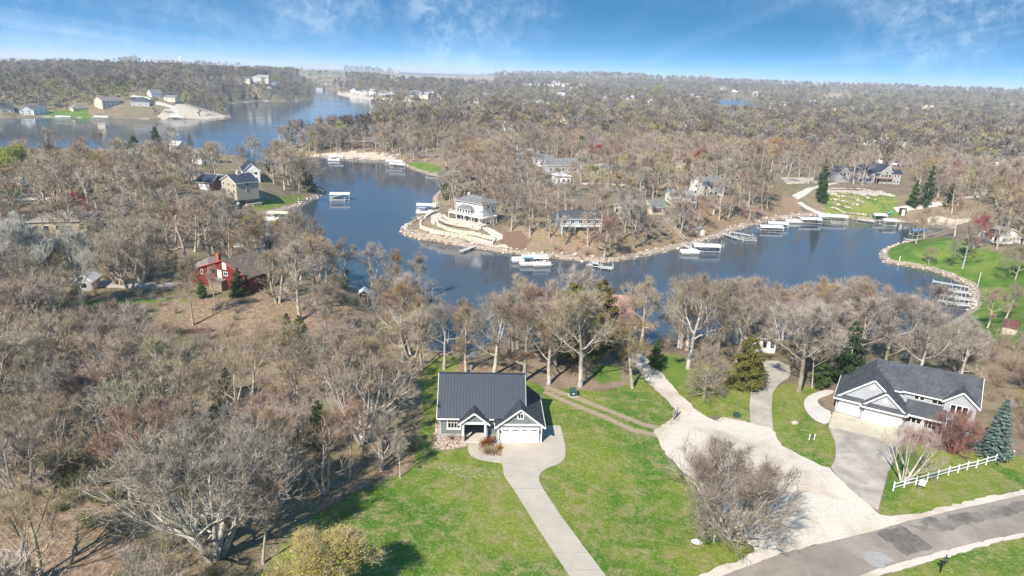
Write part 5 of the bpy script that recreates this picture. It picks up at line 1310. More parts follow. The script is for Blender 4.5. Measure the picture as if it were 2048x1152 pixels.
for pts, lb in [([(425,408),(440,411),(462,409),(468,404)], 'curved boulder wall below the brick garage'), ([(432,417),(455,419),(474,415),(478,408)], 'lower curved boulder wall below the brick garage'), ([(488,404),(505,400),(520,396)], 'stepped reddish stone wall at the left point'), ([(492,412),(508,412),(524,410)], 'low reddish stone steps above the tan canopy')]:
    wall_line('boulder_wall', pts, 1.1, .8, STONE, lb)
# ---------------------------------------------------------------- fence, signs and small things near the road
FN = [(1785.8,981.5),(1807.7,975),(1830.7,969),(1853.3,962.4),(1874.5,956.6),(1896,949.7),(1915.4,945),(1933.7,939.5),(1952,935.8),(1971.3,929.6),(1989.6,924.8),(2007.5,921.2),(2024.3,917.6)]
FP_ = [Vector(ground(*p)) for p in FN]; fo = empty('rail_fence', FP_[0], 0, 'white two rail vinyl fence on the lawn before the grey house', 'fence')
fm = plain('vinyl_white', (0.80,0.80,0.78), 0.5, 0.03); pm_ = MB(); pm_.box(-.06,-.06,-.3,.06,.06,1.15); pm_.box(-.08,-.08,1.15,.08,.08,1.21); pm_ = pm_.mesh('post', fm)
for i, p in enumerate(FP_):
    link('post', pm_, fo, p-FP_[0], -.3)
    if i:
        for h_ in (.45, .95):
            m = MB(); a = FP_[i-1]-FP_[0]; b = p-FP_[0]; m.bar(a+Vector((0,0,h_)), b+Vector((0,0,h_)), .04, .12); m.build('rail', fm, fo)
def sign(px, py, rot, w, h, label, tilt=0, mat=None, post=True, hz=.5):
    x, y, z = ground(px, py); o = empty('yard_sign', (x,y,z), R(rot), label, 'sign')
    m = MB(); m.box(-w/2,-.015,hz,w/2,.015,hz+h); p = m.build('panel', mat or fm, o); p.rotation_euler = (0, R(tilt), 0)
    for s in (-1,1):
        m = MB(); m.box(s*w*.4-.02,.016,-.1,s*w*.4+.02,.05,hz+h*.7); m.build('stake', plain('dark_metal',(0.03,0.03,0.03)), o)
    return o
sign(1839, 978, -10, .75, .8, 'small white square sign tilted against the rail fence', 12)
sign(1892, 1129, 20, .5, .55, 'small white sign panel behind the black mailbox post', 10, hz=.9)
x_, y_, z_ = ground(1880, 1146); o = empty('mailbox', (x_,y_,z_), R(-15), 'black mailbox post on the roadside grass at lower right', 'mailbox'); bk = plain('lamp_black', (0.015,0.015,0.015), 0.4)
m = MB(); m.box(-.05,-.05,-.3,.05,.05,1.25); m.build('post', bk, o); m = MB(); m.box(-.28,-.1,1.25,.28,.1,1.4); m.tube([(-.28,0,1.4),(.28,0,1.4)], .1, 8); m.build('box', bk, o); m = MB(); m.bar((-.3,0,1.0),(.35,0,1.0),.05); m.build('arm', bk, o)
x_, y_, z_ = ground(1146, 791); o = empty('utility_box', (x_,y_,z_), R(12), 'dark green utility transformer box on a pad behind the garage lawn', 'utility box'); gm = plain('utility_green', (0.035,0.085,0.065), 0.5)
m = MB(); m.box(-.5,-.45,.08,.5,.45,.85); m.poly([(-.5,-.45,.85),(.5,-.45,.85),(.5,.45,1.15),(-.5,.45,1.15),(-.5,.45,.85),(.5,.45,.85)], [(0,1,2,3),(3,2,5,4),(0,3,4),(1,5,2)]); m.build('cabinet', gm, o)
m = MB(); m.box(-.7,-.65,-.2,.7,.65,.08); m.build('pad', plain('pad_concrete',(0.4,0.38,0.35)), o); m = MB(); m.box(-.2,-.46,.4,.05,-.451,.6); m.build('warning_plate', W_WHITE, o)
x_, y_, z_ = ground(1473, 834); o = empty('utility_box', (x_,y_,z_), R(5), 'small green cable pedestal by the gravel and the curved drive', 'utility box'); m = MB(); m.box(-.4,-.3,-.1,.4,.3,.5); m.build('base', gm, o); m = MB(); m.box(-.44,-.34,.5,.44,.34,.62); m.box(-.3,-.24,.62,.3,.24,.7); m.build('lid', gm, o)
x_, y_, z_ = ground(1350, 836); o = empty('gate_post', (x_,y_,z_), R(55), 'weathered grey wooden gate rail section beside the gravel track', 'gate'); wg = plain('grey_wood',(0.30,0.28,0.26),0.9,0.2)
for s in (-.6,.6):
    m = MB(); m.box(s-.08,-.08,-.3,s+.08,.08,1.5); m.build('post', wg, o)
for h_ in (.4,.8,1.2):
    m = MB(); m.box(-.9,-.05,h_,.9,-.09,h_+.12); m.build('rail', wg, o)
m = MB(); m.bar((-.6,-.1,.3),(.6,-.1,1.3),.1,.04); m.build('brace', wg, o)
for k, (px, lb) in enumerate([(1618,'left of two short white posts on the grass island'),(1628,'right of two short white posts on the grass island')]):
    x_, y_, z_ = ground(px, 880); m = MB(); m.tube([(0,0,-.2),(.03,0,.8)], .055, 10); m.tube([(.03,0,.8),(.03,0,.86)], .075, 10); o = m.build('marker_post', fm, None, loc=(x_,y_,z_)); tag(o, lb, 'post')
x_, y_, z_ = ground(1623, 876); m = MB(); m.box(-.25,-.1,-.1,.25,.1,.5); o = m.build('meter_box', plain('meter_brown',(0.12,0.09,0.07)), None, loc=(x_,y_,z_)); tag(o, 'dark box between the two white posts on the grass island', 'utility box')
x_, y_, z_ = ground(1238, 1152); m = MB(); m.tube([(0,0,-.2),(0,0,.8)], .035, 8); o = m.build('marker_stake', plain('galvanised',(0.5,0.5,0.5)), None, loc=(x_,y_,z_)); tag(o, 'thin metal stake in the grass right of the driveway at the bottom edge', 'stake')
x_, y_, z_ = ground(1427, 1083); m = MB(); m.tube([(0,0,-.2),(.05,0,.75)], [.11,.1], 10); o = m.build('marker_post', fm, None, loc=(x_,y_,z_)); tag(o, 'white utility stub post at the foot of the round bare tree', 'post')
rocks('boulder', np.array([ground(1394,1084)]), [1.0], plain('boulder_pale',(0.62,0.59,0.55),0.9,0.1,2), 'flat white boulder in the grass left of the round bare tree', None, 5, 'boulder')
rocks('boulder', np.array([ground(1590,846)]), [1.2], PK, 'half buried grey stone on the grass island', None, 6, 'boulder')
x_, y_, z_ = ground(1955, 573); m = MB(); m.tube([(0,0,-.3),(0,0,4.2)], .07, 8); o = m.build('pole', W_WHITE, None, loc=(x_,y_,z_)); tag(o, 'thin white pole on the bright green point', 'pole')
x_, y_, z_ = ground(1799, 521); m = MB(); m.tube([(0,0,-.3),(0,0,1.4)], .12, 8); o = m.build('dock_pedestal', W_WHITE, None, loc=(x_,y_,z_)); tag(o, 'short pale pedestal near the tip of the bright green point', 'post')
# water tower on the horizon
x_, y_, z_ = ground(362, 131); s_ = 1.0; z_ = float(height(x_, y_)[0]); d_ = math.hypot(x_, y_); hz_ = project(x_, y_, z_)[1]
tot = max(14, (hz_-116)/FPX*d_); o = empty('water_tower', (x_,y_,z_), 0, 'pale water tower on the hazy skyline at the left', 'water tower'); wm = plain('tower_white',(0.85,0.88,0.92),0.5); rr_ = tot*.12
m = MB(); m.tube([(0,0,-5),(0,0,tot*.1),(0,0,tot*.7)], [rr_*.9,rr_*.5,rr_*.5], 12); m.build('column', wm, o); m = MB(); m.tube([(0,0,tot*.66),(0,0,tot*.74),(0,0,tot*.85),(0,0,tot*.95),(0,0,tot)], [rr_*.5,rr_*.95,rr_*1.1,rr_*.8,rr_*.2], 14); m.build('tank', wm, o)
# planting in the house beds
# ---------------------------------------------------------------- trees
def _v(a): return np.array(a, float)
def _perp(d, rng):
    a = rng.normal(size=3); a -= d*(a @ d); return a/np.linalg.norm(a)
def _chain(rng, p, d, L, n, gn, up):
    pts = [p]; d = d/np.linalg.norm(d); s = L/n
    for i in range(n):
        d = d + rng.normal(size=3)*gn + np.array([0,0,up])
        d = d/np.linalg.norm(d); pts.append(pts[-1] + d*s)
    return pts
def _env(p, d, c, r):
    q = (p-c)/r; e = d/r; A = e@e; B = q@e; C0 = q@q-1
    D = B*B-A*C0
    return max(0.0, (-B+math.sqrt(D))/A) if D > 0 else 0.0
def _lobes(seed):
    q = np.random.RandomState(seed+900); a = q.uniform(0,6.28,4)
    def f(d):
        az = math.atan2(d[1], d[0]); e = d[2]
        return 1 + 0.17*math.sin(2*az+a[0]) + 0.15*math.sin(3*az+a[1]+2*e) + 0.10*math.sin(5*az+a[2]-3*e) + 0.10*math.sin(4*e+a[3])
    return f
def tubes(chains):
    """chains: (pts, r0, r1, sides) -> triangle arrays"""
    V = []; F = []; k = 0
    for pts, r0, r1, n in chains:
        P = np.array(pts); m = len(P)
        T = np.gradient(P, axis=0); T /= np.linalg.norm(T, axis=1)[:,None] + 1e-9
        up = np.array([0.31, 0.17, 0.93]) if abs(T[0,2]) < 0.8 else np.array([0.9, 0.3, 0.1])
        A = np.cross(T, up); A /= np.linalg.norm(A, axis=1)[:,None] + 1e-9
        B = np.cross(A, T)
        rr = np.linspace(r0, r1, m)
        an = 2*np.pi*np.arange(n)/n
        ring = P[:,None,:] + rr[:,None,None]*(np.cos(an)[None,:,None]*A[:,None,:] + np.sin(an)[None,:,None]*B[:,None,:])
        V.append(ring.reshape(-1,3))
        i = (np.arange(m-1)*n)[:,None]; j = np.arange(n)[None,:]; j2 = (j+1) % n
        a = i+j; b = i+j2; c = i+n+j2; d = i+n+j
        F.append(np.concatenate([np.stack([a,b,c],-1).reshape(-1,3), np.stack([a,c,d],-1).reshape(-1,3)]) + k)
        k += m*n
    return (np.concatenate(V), np.concatenate(F)) if V else (np.zeros((0,3)), np.zeros((0,3), int))
def spikes(rng, P, D, n, L, w, spread=0.8, up=0.0, sides=1):
    """n slivers from every point P along D"""
    P = np.repeat(P, n, 0); D = np.repeat(D, n, 0); m = len(P)
    E = D + rng.normal(size=(m,3))*spread; E[:,2] += up; E /= np.linalg.norm(E, axis=1)[:,None]
    Ls = L*rng.uniform(0.5, 1.3, m)[:,None]
    S = np.cross(E, rng.normal(size=(m,3))); S /= np.linalg.norm(S, axis=1)[:,None]+1e-9
    a = P - S*w/2; b = P + S*w/2; c = P + E*Ls
    V = np.stack([a,b,c],1).reshape(-1,3); F = np.arange(3*m).reshape(-1,3)
    return V, F
def blades(rng, P, size, outward=None, asp=1.0, jit=0.5):
    """small leaf quads (two triangles) about points P"""
    m = len(P)
    N = rng.normal(size=(m,3))
    if outward is not None: N = outward + N*jit
    N /= np.linalg.norm(N, axis=1)[:,None]+1e-9
    A = np.cross(N, rng.normal(size=(m,3))); A /= np.linalg.norm(A, axis=1)[:,None]+1e-9
    B = np.cross(N, A)
    s = size*rng.uniform(0.6, 1.4, m)[:,None]
    V = np.stack([P-A*s*asp, P-B*s*0.5, P+A*s*asp, P+B*s*0.5], 1).reshape(-1,3)
    k = np.arange(m)[:,None]*4
    F = np.concatenate([k+np.array([[0,1,2]]), k+np.array([[0,2,3]])])
    return V, F
def join(parts):
    V = []; F = []; M = []; k = 0
    for (v, f), mi in parts:
        V.append(v); F.append(f+k); M.append(np.full(len(f), mi)); k += len(v)
    return np.concatenate(V), np.concatenate(F), np.concatenate(M)

def bare_tree(seed, H=14, tf=0.28, cr=5.5, limbs=8, n2=7, n3=5, n4=5, n5=4, r0=0.28, gn=0.16, ang=(70,18), twig=0.03, stems=1, lean=0.0, leader=0.8, lod=0, low=0.0, upb=0.05, ztop=1.0, zc=0.55, flat=0.5):
    """returns (limb arrays, twig arrays, tip points, tip directions)"""
    rng = np.random.RandomState(seed); lob = _lobes(seed)
    big = []; fine = []; T4 = []
    c = _v([0, 0, H*(tf*0.7 + (1-tf*0.7)*zc)]); er = _v([cr, cr, (H-c[2])])
    def sub(pts, L, lvl, rad):
        ns = [None, None, n2, n3, n4][lvl]
        m = len(pts)-1
        for q in range(ns):
            t = 0.22 + 0.78*(q+rng.uniform(0,1))/ns; t = min(t, 0.99)
            k = min(int(t*m), m-1); f = t*m-k
            p = pts[k]*(1-f)+pts[k+1]*f; d0 = pts[k+1]-pts[k]; d0 = d0/np.linalg.norm(d0)
            a = math.radians(rng.uniform(24, 52))
            d = d0*math.cos(a) + _perp(d0, rng)*math.sin(a); d[2] += upb*2; d /= np.linalg.norm(d)
            q_ = p-c; q_ = q_/(np.linalg.norm(q_)+1e-6); lim = _env(p, d, c, er*lob(q_))*rng.uniform(0.75, 1.12)
            Ls = min(L*rng.uniform(0.42, 0.70)*(1.2-0.4*t), lim*1.02+0.25)
            if Ls < 0.25: Ls = 0.25
            r = rad*(0.55 if lvl == 2 else 0.6)*(1-0.5*t)
            cp = _chain(rng, p, d, Ls, 4 if lvl == 2 else (3 if lvl == 3 else 2), gn*(1.1 if lvl < 4 else 1.4), upb)
            if lvl == 2:
                big.append((cp, r, r*0.35, 4)); sub(cp, Ls, 3, r)
            elif lvl == 3:
                (big if lod < 2 else fine).append((cp, max(r, twig*0.9), max(r*0.35, twig*0.5), 3))
                if lod < 2: sub(cp, Ls, 4, r)
                else: T4.append((cp[-1], cp[-1]-cp[-2])); T4.append((cp[1], cp[1]-cp[0]))
            else:
                fine.append((cp, max(r*0.8, twig*0.6), twig*0.35, 3)); T4.append((cp[-1], cp[-1]-cp[-2])); T4.append((cp[1], cp[1]-cp[0]))
    for s in range(stems):
        if stems > 1:
            az = 2*math.pi*(s+rng.uniform(-.3,.3))/stems; d = _v([math.sin(az)*lean, math.cos(az)*lean, 1]); base = _v([math.sin(az)*r0*0.8, math.cos(az)*r0*0.8, -0.3])
        else: d = _v([rng.normal()*0.04+lean, rng.normal()*0.04, 1]); base = _v([0,0,-0.4])
        tr = _chain(rng, base, d, H*leader, 9, gn*0.28, 0.05)
        rs = r0/(stems**0.4)
        flare = [base, base + (tr[1]-base)*0.12]
        big.append((flare + tr[1:], rs*1.25, rs*0.22, 7))
        nl = max(2, int(round(limbs/ (stems**0.6))))
        az0 = rng.uniform(0, 6.28)
        for q in range(nl):
            u = (q+rng.uniform(0, 0.8))/nl
            t = (tf + (0.97-tf)*u**1.1)/leader if leader > tf else 0.95
            t = min(t, 0.985)
            k = min(int(t*9), 8); f = t*9-k; p = tr[k]*(1-f)+tr[k+1]*f
            an = math.radians(ang[0]+(ang[1]-ang[0])*u + rng.uniform(-9, 9)); az = az0+q*2.4+rng.uniform(-.4,.4)
            dd = _v([math.cos(az)*math.sin(an), math.sin(az)*math.sin(an), math.cos(an)])
            L = max(1.0, _env(p, dd, c, er*lob(dd))*rng.uniform(0.72, 1.02))
            r = rs*(1-0.72*t)*rng.uniform(0.5, 0.72)
            cp = _chain(rng, p, dd, L, 6, gn, upb)
            big.append((cp, r, r*0.25, 5)); sub(cp, L, 2, r*0.8)
    Vb, Fb = tubes(big); Vf, Ff = tubes(fine)
    P = np.array([a for a,_ in T4]); D = np.array([b for _,b in T4]); D /= np.linalg.norm(D,axis=1)[:,None]+1e-9
    V5, F5 = spikes(rng, P, D, n5, 0.95 if lod < 2 else 1.4, twig*(0.9 if lod<2 else 1.4), 0.42, 0.12)
    return (Vb, Fb), (Vf, Ff), (V5, F5), P, D

def cedar(seed, H=9, r=2.4, n=4200, size=0.16, lumps=26, cone=0.75, core=True):
    """evergreen: trunk with whorls of drooping sprays gathered into clumps"""
    rng = np.random.RandomState(seed)
    ch = [([_v([0,0,-0.3]), _v([0,0,H*0.5]), _v([0.05,0,H*0.97])], 0.05*r+0.07, 0.02, 6)]
    P = []; O = []
    for i in range(lumps):
        u = (i+rng.uniform(0,1))/lumps; z = H*(0.06+0.92*u)
        rr = r*((1-u)**cone*(0.8+0.4*rng.rand()) + 0.05)
        az = i*2.39996+rng.uniform(-.4,.4)
        tip = _v([math.cos(az)*rr, math.sin(az)*rr, z+0.12*rr]); st = _v([0,0,z-0.22*rr])
        ch.append(([st, (st+tip)/2+_v([0,0,0.08*rr]), tip], 0.02+0.02*rr, 0.008, 3))
        m = int(n/lumps*(0.35+1.3*(1-u)))
        t = rng.beta(2.0, 1.3, m)[:,None]
        q = st+(tip-st)*t
        w = (0.34*rr+0.12)*(1.1-0.45*t)
        jit = rng.normal(size=(m,3))*w*np.array([0.62,0.62,0.34])
        P.append(q+jit); O.append(jit/np.maximum(w,0.01) + _v([math.cos(az),math.sin(az),0.5])*0.7)
    P = np.concatenate(P); O = np.concatenate(O)
    return tubes(ch), blades(rng, P, size, O, 1.3, 0.8), P

def spruce(seed, H=8.5, r=2.3, tiers=17, per=13, nb=30, size=0.14):
    rng = np.random.RandomState(seed)
    ch = [([_v([0,0,-0.3]), _v([0,0,H*0.5]), _v([0,0,H])], 0.16, 0.02, 7)]
    P = []; O = []
    for i in range(tiers):
        u = i/(tiers-1); z = H*(0.05+0.93*u); rr = r*(1-u)**0.8+0.12
        k = max(5, int(per*(1-0.55*u)))
        for q in range(k):
            az = 2*math.pi*(q+rng.uniform(-.3,.3))/k + i*0.7; r2 = rr*rng.uniform(0.82,1.08)
            d = _v([math.cos(az), math.sin(az), 0]); st = _v([0,0,z+0.1])
            mid = st+d*r2*0.55+_v([0,0,-0.10*r2]); tip = st+d*r2+_v([0,0,-0.02*r2])
            ch.append(([st,mid,tip], 0.03, 0.008, 3))
            m = nb; t = rng.uniform(0.25,1.02,m)[:,None]
            qd = np.where(t<0.55, st+(mid-st)*(t/0.55), mid+(tip-mid)*((t-0.55)/0.45))
            side = np.array([-d[1],d[0],0]); w = 0.22*r2*(1.15-t)+0.05
            off = side*(rng.uniform(-1,1,(m,1))*w)+rng.normal(size=(m,3))*0.045
            P.append(qd+off); O.append(np.tile(d*0.35+_v([0,0,1.0]),(m,1)))
    P = np.concatenate(P); O = np.concatenate(O)
    return tubes(ch), blades(rng, P, size, O, 1.6, 0.45), P

def shrub(seed, H=1.6, r=1.1, stems=26, n=3, w=0.018, kink=0.25):
    """bare many-stemmed bush"""
    rng = np.random.RandomState(seed); ch = []; T = []
    for i in range(stems):
        az = rng.uniform(0,6.28); o = rng.uniform(0.15,1.0)
        d = _v([math.cos(az)*o*r/H, math.sin(az)*o*r/H, 1.0]); p = _v([math.cos(az)*0.1, math.sin(az)*0.1, -0.1])
        cp = _chain(rng, p, d, H*rng.uniform(0.7,1.1), 4, kink*0.4, 0.0)
        ch.append((cp, w, w*0.35, 3))
        for k in range(1,5): T.append((cp[k], cp[k]-cp[k-1]))
    P = np.array([a for a,_ in T]); D = np.array([b for _,b in T]); D /= np.linalg.norm(D,axis=1)[:,None]
    return tubes(ch), spikes(rng, P, D, n, H*0.36, w*1.1, 0.6, 0.1), P
# ---------------------------------------------------------------- tree kinds (meshes shared between copies)
bark('bark_grey', (0.50, 0.45, 0.38), (0.29, 0.25, 0.20), 0.2)
bark('twig_tan', (0.42, 0.345, 0.265), (0.29, 0.235, 0.175), 0.25)
bark('bark_pale', (0.66, 0.61, 0.53), (0.38, 0.34, 0.28), 0.1)
bark('twig_pale', (0.60, 0.54, 0.45), (0.46, 0.41, 0.33), 0.12)
bark('twig_red', (0.26, 0.11, 0.10), (0.33, 0.17, 0.14), 0.15)
bark('twig_birch', (0.36, 0.22, 0.18), (0.48, 0.38, 0.31), 0.15)
bark('wood_far', (0.24, 0.195, 0.15), (0.34, 0.28, 0.215), 0.45, 0.03)
bark('wood_far_grey', (0.20, 0.17, 0.155), (0.29, 0.25, 0.225), 0.35)
bark('wood_far_olive', (0.24, 0.215, 0.12), (0.33, 0.285, 0.165), 0.3)
bark('wood_far_dark', (0.13, 0.10, 0.075), (0.19, 0.15, 0.115), 0.3)
leaf('leaf_cedar', (0.028, 0.055, 0.014), (0.06, 0.095, 0.022), 0.25)
leaf('leaf_dark', (0.016, 0.036, 0.014), (0.034, 0.062, 0.022), 0.25)
leaf('leaf_rust', (0.07, 0.085, 0.018), (0.14, 0.11, 0.026), 0.15)
leaf('leaf_olive', (0.075, 0.09, 0.02), (0.15, 0.14, 0.03), 0.15)
leaf('leaf_spruce', (0.075, 0.125, 0.105), (0.12, 0.175, 0.15), 0.08)
leaf('leaf_bud', (0.21, 0.24, 0.065), (0.33, 0.31, 0.11), 0.25)
leaf('leaf_lime', (0.23, 0.29, 0.05), (0.33, 0.36, 0.07), 0.1)
leaf('leaf_yellow', (0.33, 0.295, 0.045), (0.42, 0.36, 0.075), 0.1)
leaf('leaf_gold', (0.42, 0.30, 0.05), (0.46, 0.37, 0.08), 0.1)
leaf('leaf_crimson', (0.25, 0.045, 0.05), (0.33, 0.08, 0.08), 0.1)
leaf('leaf_blossom', (0.44, 0.42, 0.34), (0.34, 0.35, 0.22), 0.15)
leaf('shrub_green', (0.09, 0.115, 0.035), (0.16, 0.17, 0.06), 0.2)

KIND = {}
def defkind(key, gen, barkm, twigm, leafm=None, leafsize=0.12, nleaf=3, spreadl=0.3):
    b, f, s5, P, D = gen
    tm = tri_mesh(key+'_trunk', b[0], b[1], MATS[barkm])
    parts = [(f, 0), (s5, 0)]
    mats = [MATS[twigm]]
    if leafm:
        rng = np.random.RandomState(len(key)*7)
        Q = np.repeat(P, nleaf, 0); Q = Q + rng.normal(size=Q.shape)*spreadl
        parts.append((blades(rng, Q, leafsize), 1)); mats.append(MATS[leafm])
    V, F, M = join(parts)
    KIND[key] = (tm, tri_mesh(key+'_crown', V, F, mats, M))
def defever(key, g, barkm, leafm):
    KIND[key] = (tri_mesh(key+'_trunk', g[0][0], g[0][1], MATS[barkm]), tri_mesh(key+'_crown', g[1][0], g[1][1], MATS[leafm]))
def deffar(key, gen, twigm, leafm=None, leafsize=0.3, nleaf=2, spreadl=0.7):
    b, f, s5, P, D = gen
    parts = [(b, 0), (f, 0), (s5, 0)]; mats = [MATS[twigm]]
    if leafm:
        rng = np.random.RandomState(3); Q = np.repeat(P, nleaf, 0); Q = Q + rng.normal(size=Q.shape)*spreadl
        parts.append((blades(rng, Q, leafsize), 1)); mats.append(MATS[leafm])
    V, F, M = join(parts); KIND[key] = (None, tri_mesh(key, V, F, mats, M))

for i in range(5):   # spreading oaks
    defkind('oak%d' % i, bare_tree(10+i, H=13.5, tf=[.25,.3,.34,.28,.22][i], cr=[5.6,5.0,4.8,6.2,5.4][i], limbs=[9,8,8,10,9][i], n2=6, n3=5, n4=4, n5=3, r0=0.33, gn=0.19, ang=(72,14), twig=0.034, upb=0.045), 'bark_grey', 'twig_tan')
for i in range(3):   # slim forest-grown trees
    defkind('slim%d' % i, bare_tree(40+i, H=15, tf=.38, cr=[3.4,3.9,3.0][i], limbs=9, n2=6, n3=5, n4=3, n5=3, r0=0.2, gn=0.13, ang=(52,10), twig=0.032, upb=0.09), 'bark_grey', 'twig_tan')
defkind('pale0', bare_tree(60, H=19, tf=.22, cr=6.4, limbs=10, n2=7, n3=5, n4=4, n5=3, r0=0.34, gn=0.12, ang=(50,8), twig=0.042, upb=0.12, stems=2, lean=0.10), 'bark_pale', 'twig_pale')
for i in range(3):   # low forking, vase shaped
    defkind('vase%d' % i, bare_tree(50+i, H=12.5, tf=.10, cr=[6.2,5.4,6.8][i], limbs=12, n2=6, n3=4, n4=3, n5=3, r0=0.46, gn=0.13, ang=(60,12), twig=0.034, upb=0.07, stems=[3,2,4][i], lean=[.34,.2,.42][i], leader=.9), 'bark_grey', 'twig_tan')
defkind('multi0', bare_tree(61, H=13.5, tf=.08, cr=8.8, limbs=26, n2=6, n3=4, n4=3, n5=3, r0=0.62, gn=0.10, ang=(64,12), twig=0.036, upb=0.07, stems=6, lean=0.50, leader=.92), 'bark_grey', 'twig_tan')
defkind('spread0', bare_tree(62, H=7.4, tf=.04, cr=5.4, limbs=16, n2=7, n3=5, n4=3, n5=2, r0=0.42, gn=0.12, ang=(70,12), twig=0.026, upb=0.07, stems=7, lean=0.6, leader=.85, zc=.42), 'bark_grey', 'twig_tan')
defkind('birch0', bare_tree(63, H=8.8, tf=.16, cr=4.6, limbs=8, n2=5, n3=4, n4=3, n5=2, r0=0.36, gn=0.10, ang=(52,12), twig=0.022, upb=0.08, stems=5, lean=0.42, leader=.9), 'bark_pale', 'twig_birch')
defkind('redbush0', bare_tree(64, H=5.2, tf=.05, cr=3.4, limbs=11, n2=5, n3=4, n4=3, n5=2, r0=0.3, gn=0.12, ang=(65,12), twig=0.024, upb=0.06, stems=7, lean=0.5, zc=.45), 'twig_red', 'twig_red')
defkind('larch0', bare_tree(65, H=9.5, tf=.10, cr=3.3, limbs=34, n2=6, n3=4, n4=2, n5=2, r0=0.17, gn=0.05, ang=(88,58), twig=0.024, upb=0.02, leader=.98, zc=.12), 'bark_grey', 'twig_tan')
defkind('bud0', bare_tree(66, H=11, tf=.2, cr=5.2, limbs=9, n2=6, n3=5, n4=3, n5=2, r0=0.25, gn=0.16, ang=(65,14), twig=0.03), 'bark_grey', 'twig_tan', 'leaf_bud', 0.13, 2, 0.35)
defkind('willow0', bare_tree(67, H=12, tf=.12, cr=4.6, limbs=9, n2=6, n3=5, n4=3, n5=2, r0=0.3, gn=0.13, ang=(45,10), twig=0.03, stems=3, lean=0.22, upb=.1), 'bark_grey', 'twig_tan', 'leaf_lime', 0.20, 5, 0.45)
defkind('yellow0', bare_tree(68, H=8.0, tf=.08, cr=5.0, limbs=16, n2=8, n3=6, n4=3, n5=3, r0=0.34, gn=0.12, ang=(62,10), twig=0.024, stems=5, lean=0.42, upb=.07), 'bark_grey', 'twig_tan', 'leaf_yellow', 0.075, 6, 0.3)
defkind('crimson0', bare_tree(69, H=9, tf=.25, cr=3.6, limbs=8, n2=6, n3=5, n4=2, n5=2, r0=0.2, gn=0.14, ang=(60,14), twig=0.04), 'bark_grey', 'twig_red', 'leaf_crimson', 0.16, 4, 0.35)
for i in range(3): defever('cedar%d' % i, cedar(70+i, H=[9,7.5,11][i], r=[2.6,2.3,2.9][i], n=4300, size=0.19), 'bark_grey', ['leaf_cedar', 'leaf_cedar', 'leaf_dark'][i])
defever('rustcedar0', cedar(75, H=10, r=3.2, n=6500, size=0.19, lumps=34, cone=.6), 'bark_grey', 'leaf_rust')
defever('olivecedar0', cedar(77, H=7, r=2.2, n=3800, size=0.17, cone=.6), 'bark_grey', 'leaf_olive')
defever('spruce0', spruce(76), 'bark_grey', 'leaf_spruce')
defever('pine0', cedar(78, H=15, r=4.2, n=2600, size=0.42, lumps=30, cone=.55), 'bark_grey', 'leaf_cedar')
bark('twig_gold', (0.46, 0.33, 0.17), (0.36, 0.25, 0.13), 0.15)
defkind('goldthicket0', bare_tree(120, H=14, tf=.15, cr=4.0, limbs=12, n2=6, n3=4, n5=3, r0=0.25, gn=0.10, ang=(38,8), twig=0.08, lod=2, upb=.12, stems=2, lean=.12), 'bark_grey', 'twig_gold')
# middle distance (170-500 m)
for i in range(5):
    defkind('mid%d' % i, bare_tree(80+i, H=13, tf=[.22,.3,.25,.34,.28][i], cr=[5.4,4.6,5.9,4.2,5.0][i], limbs=8, n2=6, n3=4, n4=3, n5=2, r0=0.32, gn=0.18, ang=(70,14), twig=0.062, lod=2), 'bark_grey', 'twig_tan')
defkind('midbud0', bare_tree(90, H=11, tf=.2, cr=5.0, limbs=8, n2=6, n3=4, n5=2, r0=0.28, gn=0.16, ang=(65,14), twig=0.055, lod=2), 'bark_grey', 'twig_tan', 'leaf_bud', 0.20, 4, 0.45)
# far (single small meshes)
for i in range(4):
    deffar('far%d' % i, bare_tree(100+i, H=13, tf=.2, cr=[5.8,5.2,6.4,5.5][i], limbs=6, n2=4, n3=3, n5=2, r0=0.3, gn=0.17, ang=(72,12), twig=0.25, lod=2), ['wood_far','wood_far_grey','wood_far_olive','wood_far_dark'][i])
deffar('farbud0', bare_tree(110, H=11, tf=.2, cr=5.4, limbs=6, n2=4, n3=3, n5=1, r0=0.25, twig=0.13, lod=2), 'wood_far', 'leaf_bud', 0.5, 3, 0.7)
def far_ever(key, seed, leafm):
    g = cedar(seed, H=12, r=3.2, n=420, size=0.85, lumps=16, cone=.6); V, F, M = join([(g[0], 0), (g[1], 1)])
    KIND[key] = (None, tri_mesh(key, V, F, [MATS['bark_grey'], MATS[leafm]], M))
far_ever('farever0', 111, 'leaf_dark')
far_ever('farever1', 112, 'leaf_cedar')

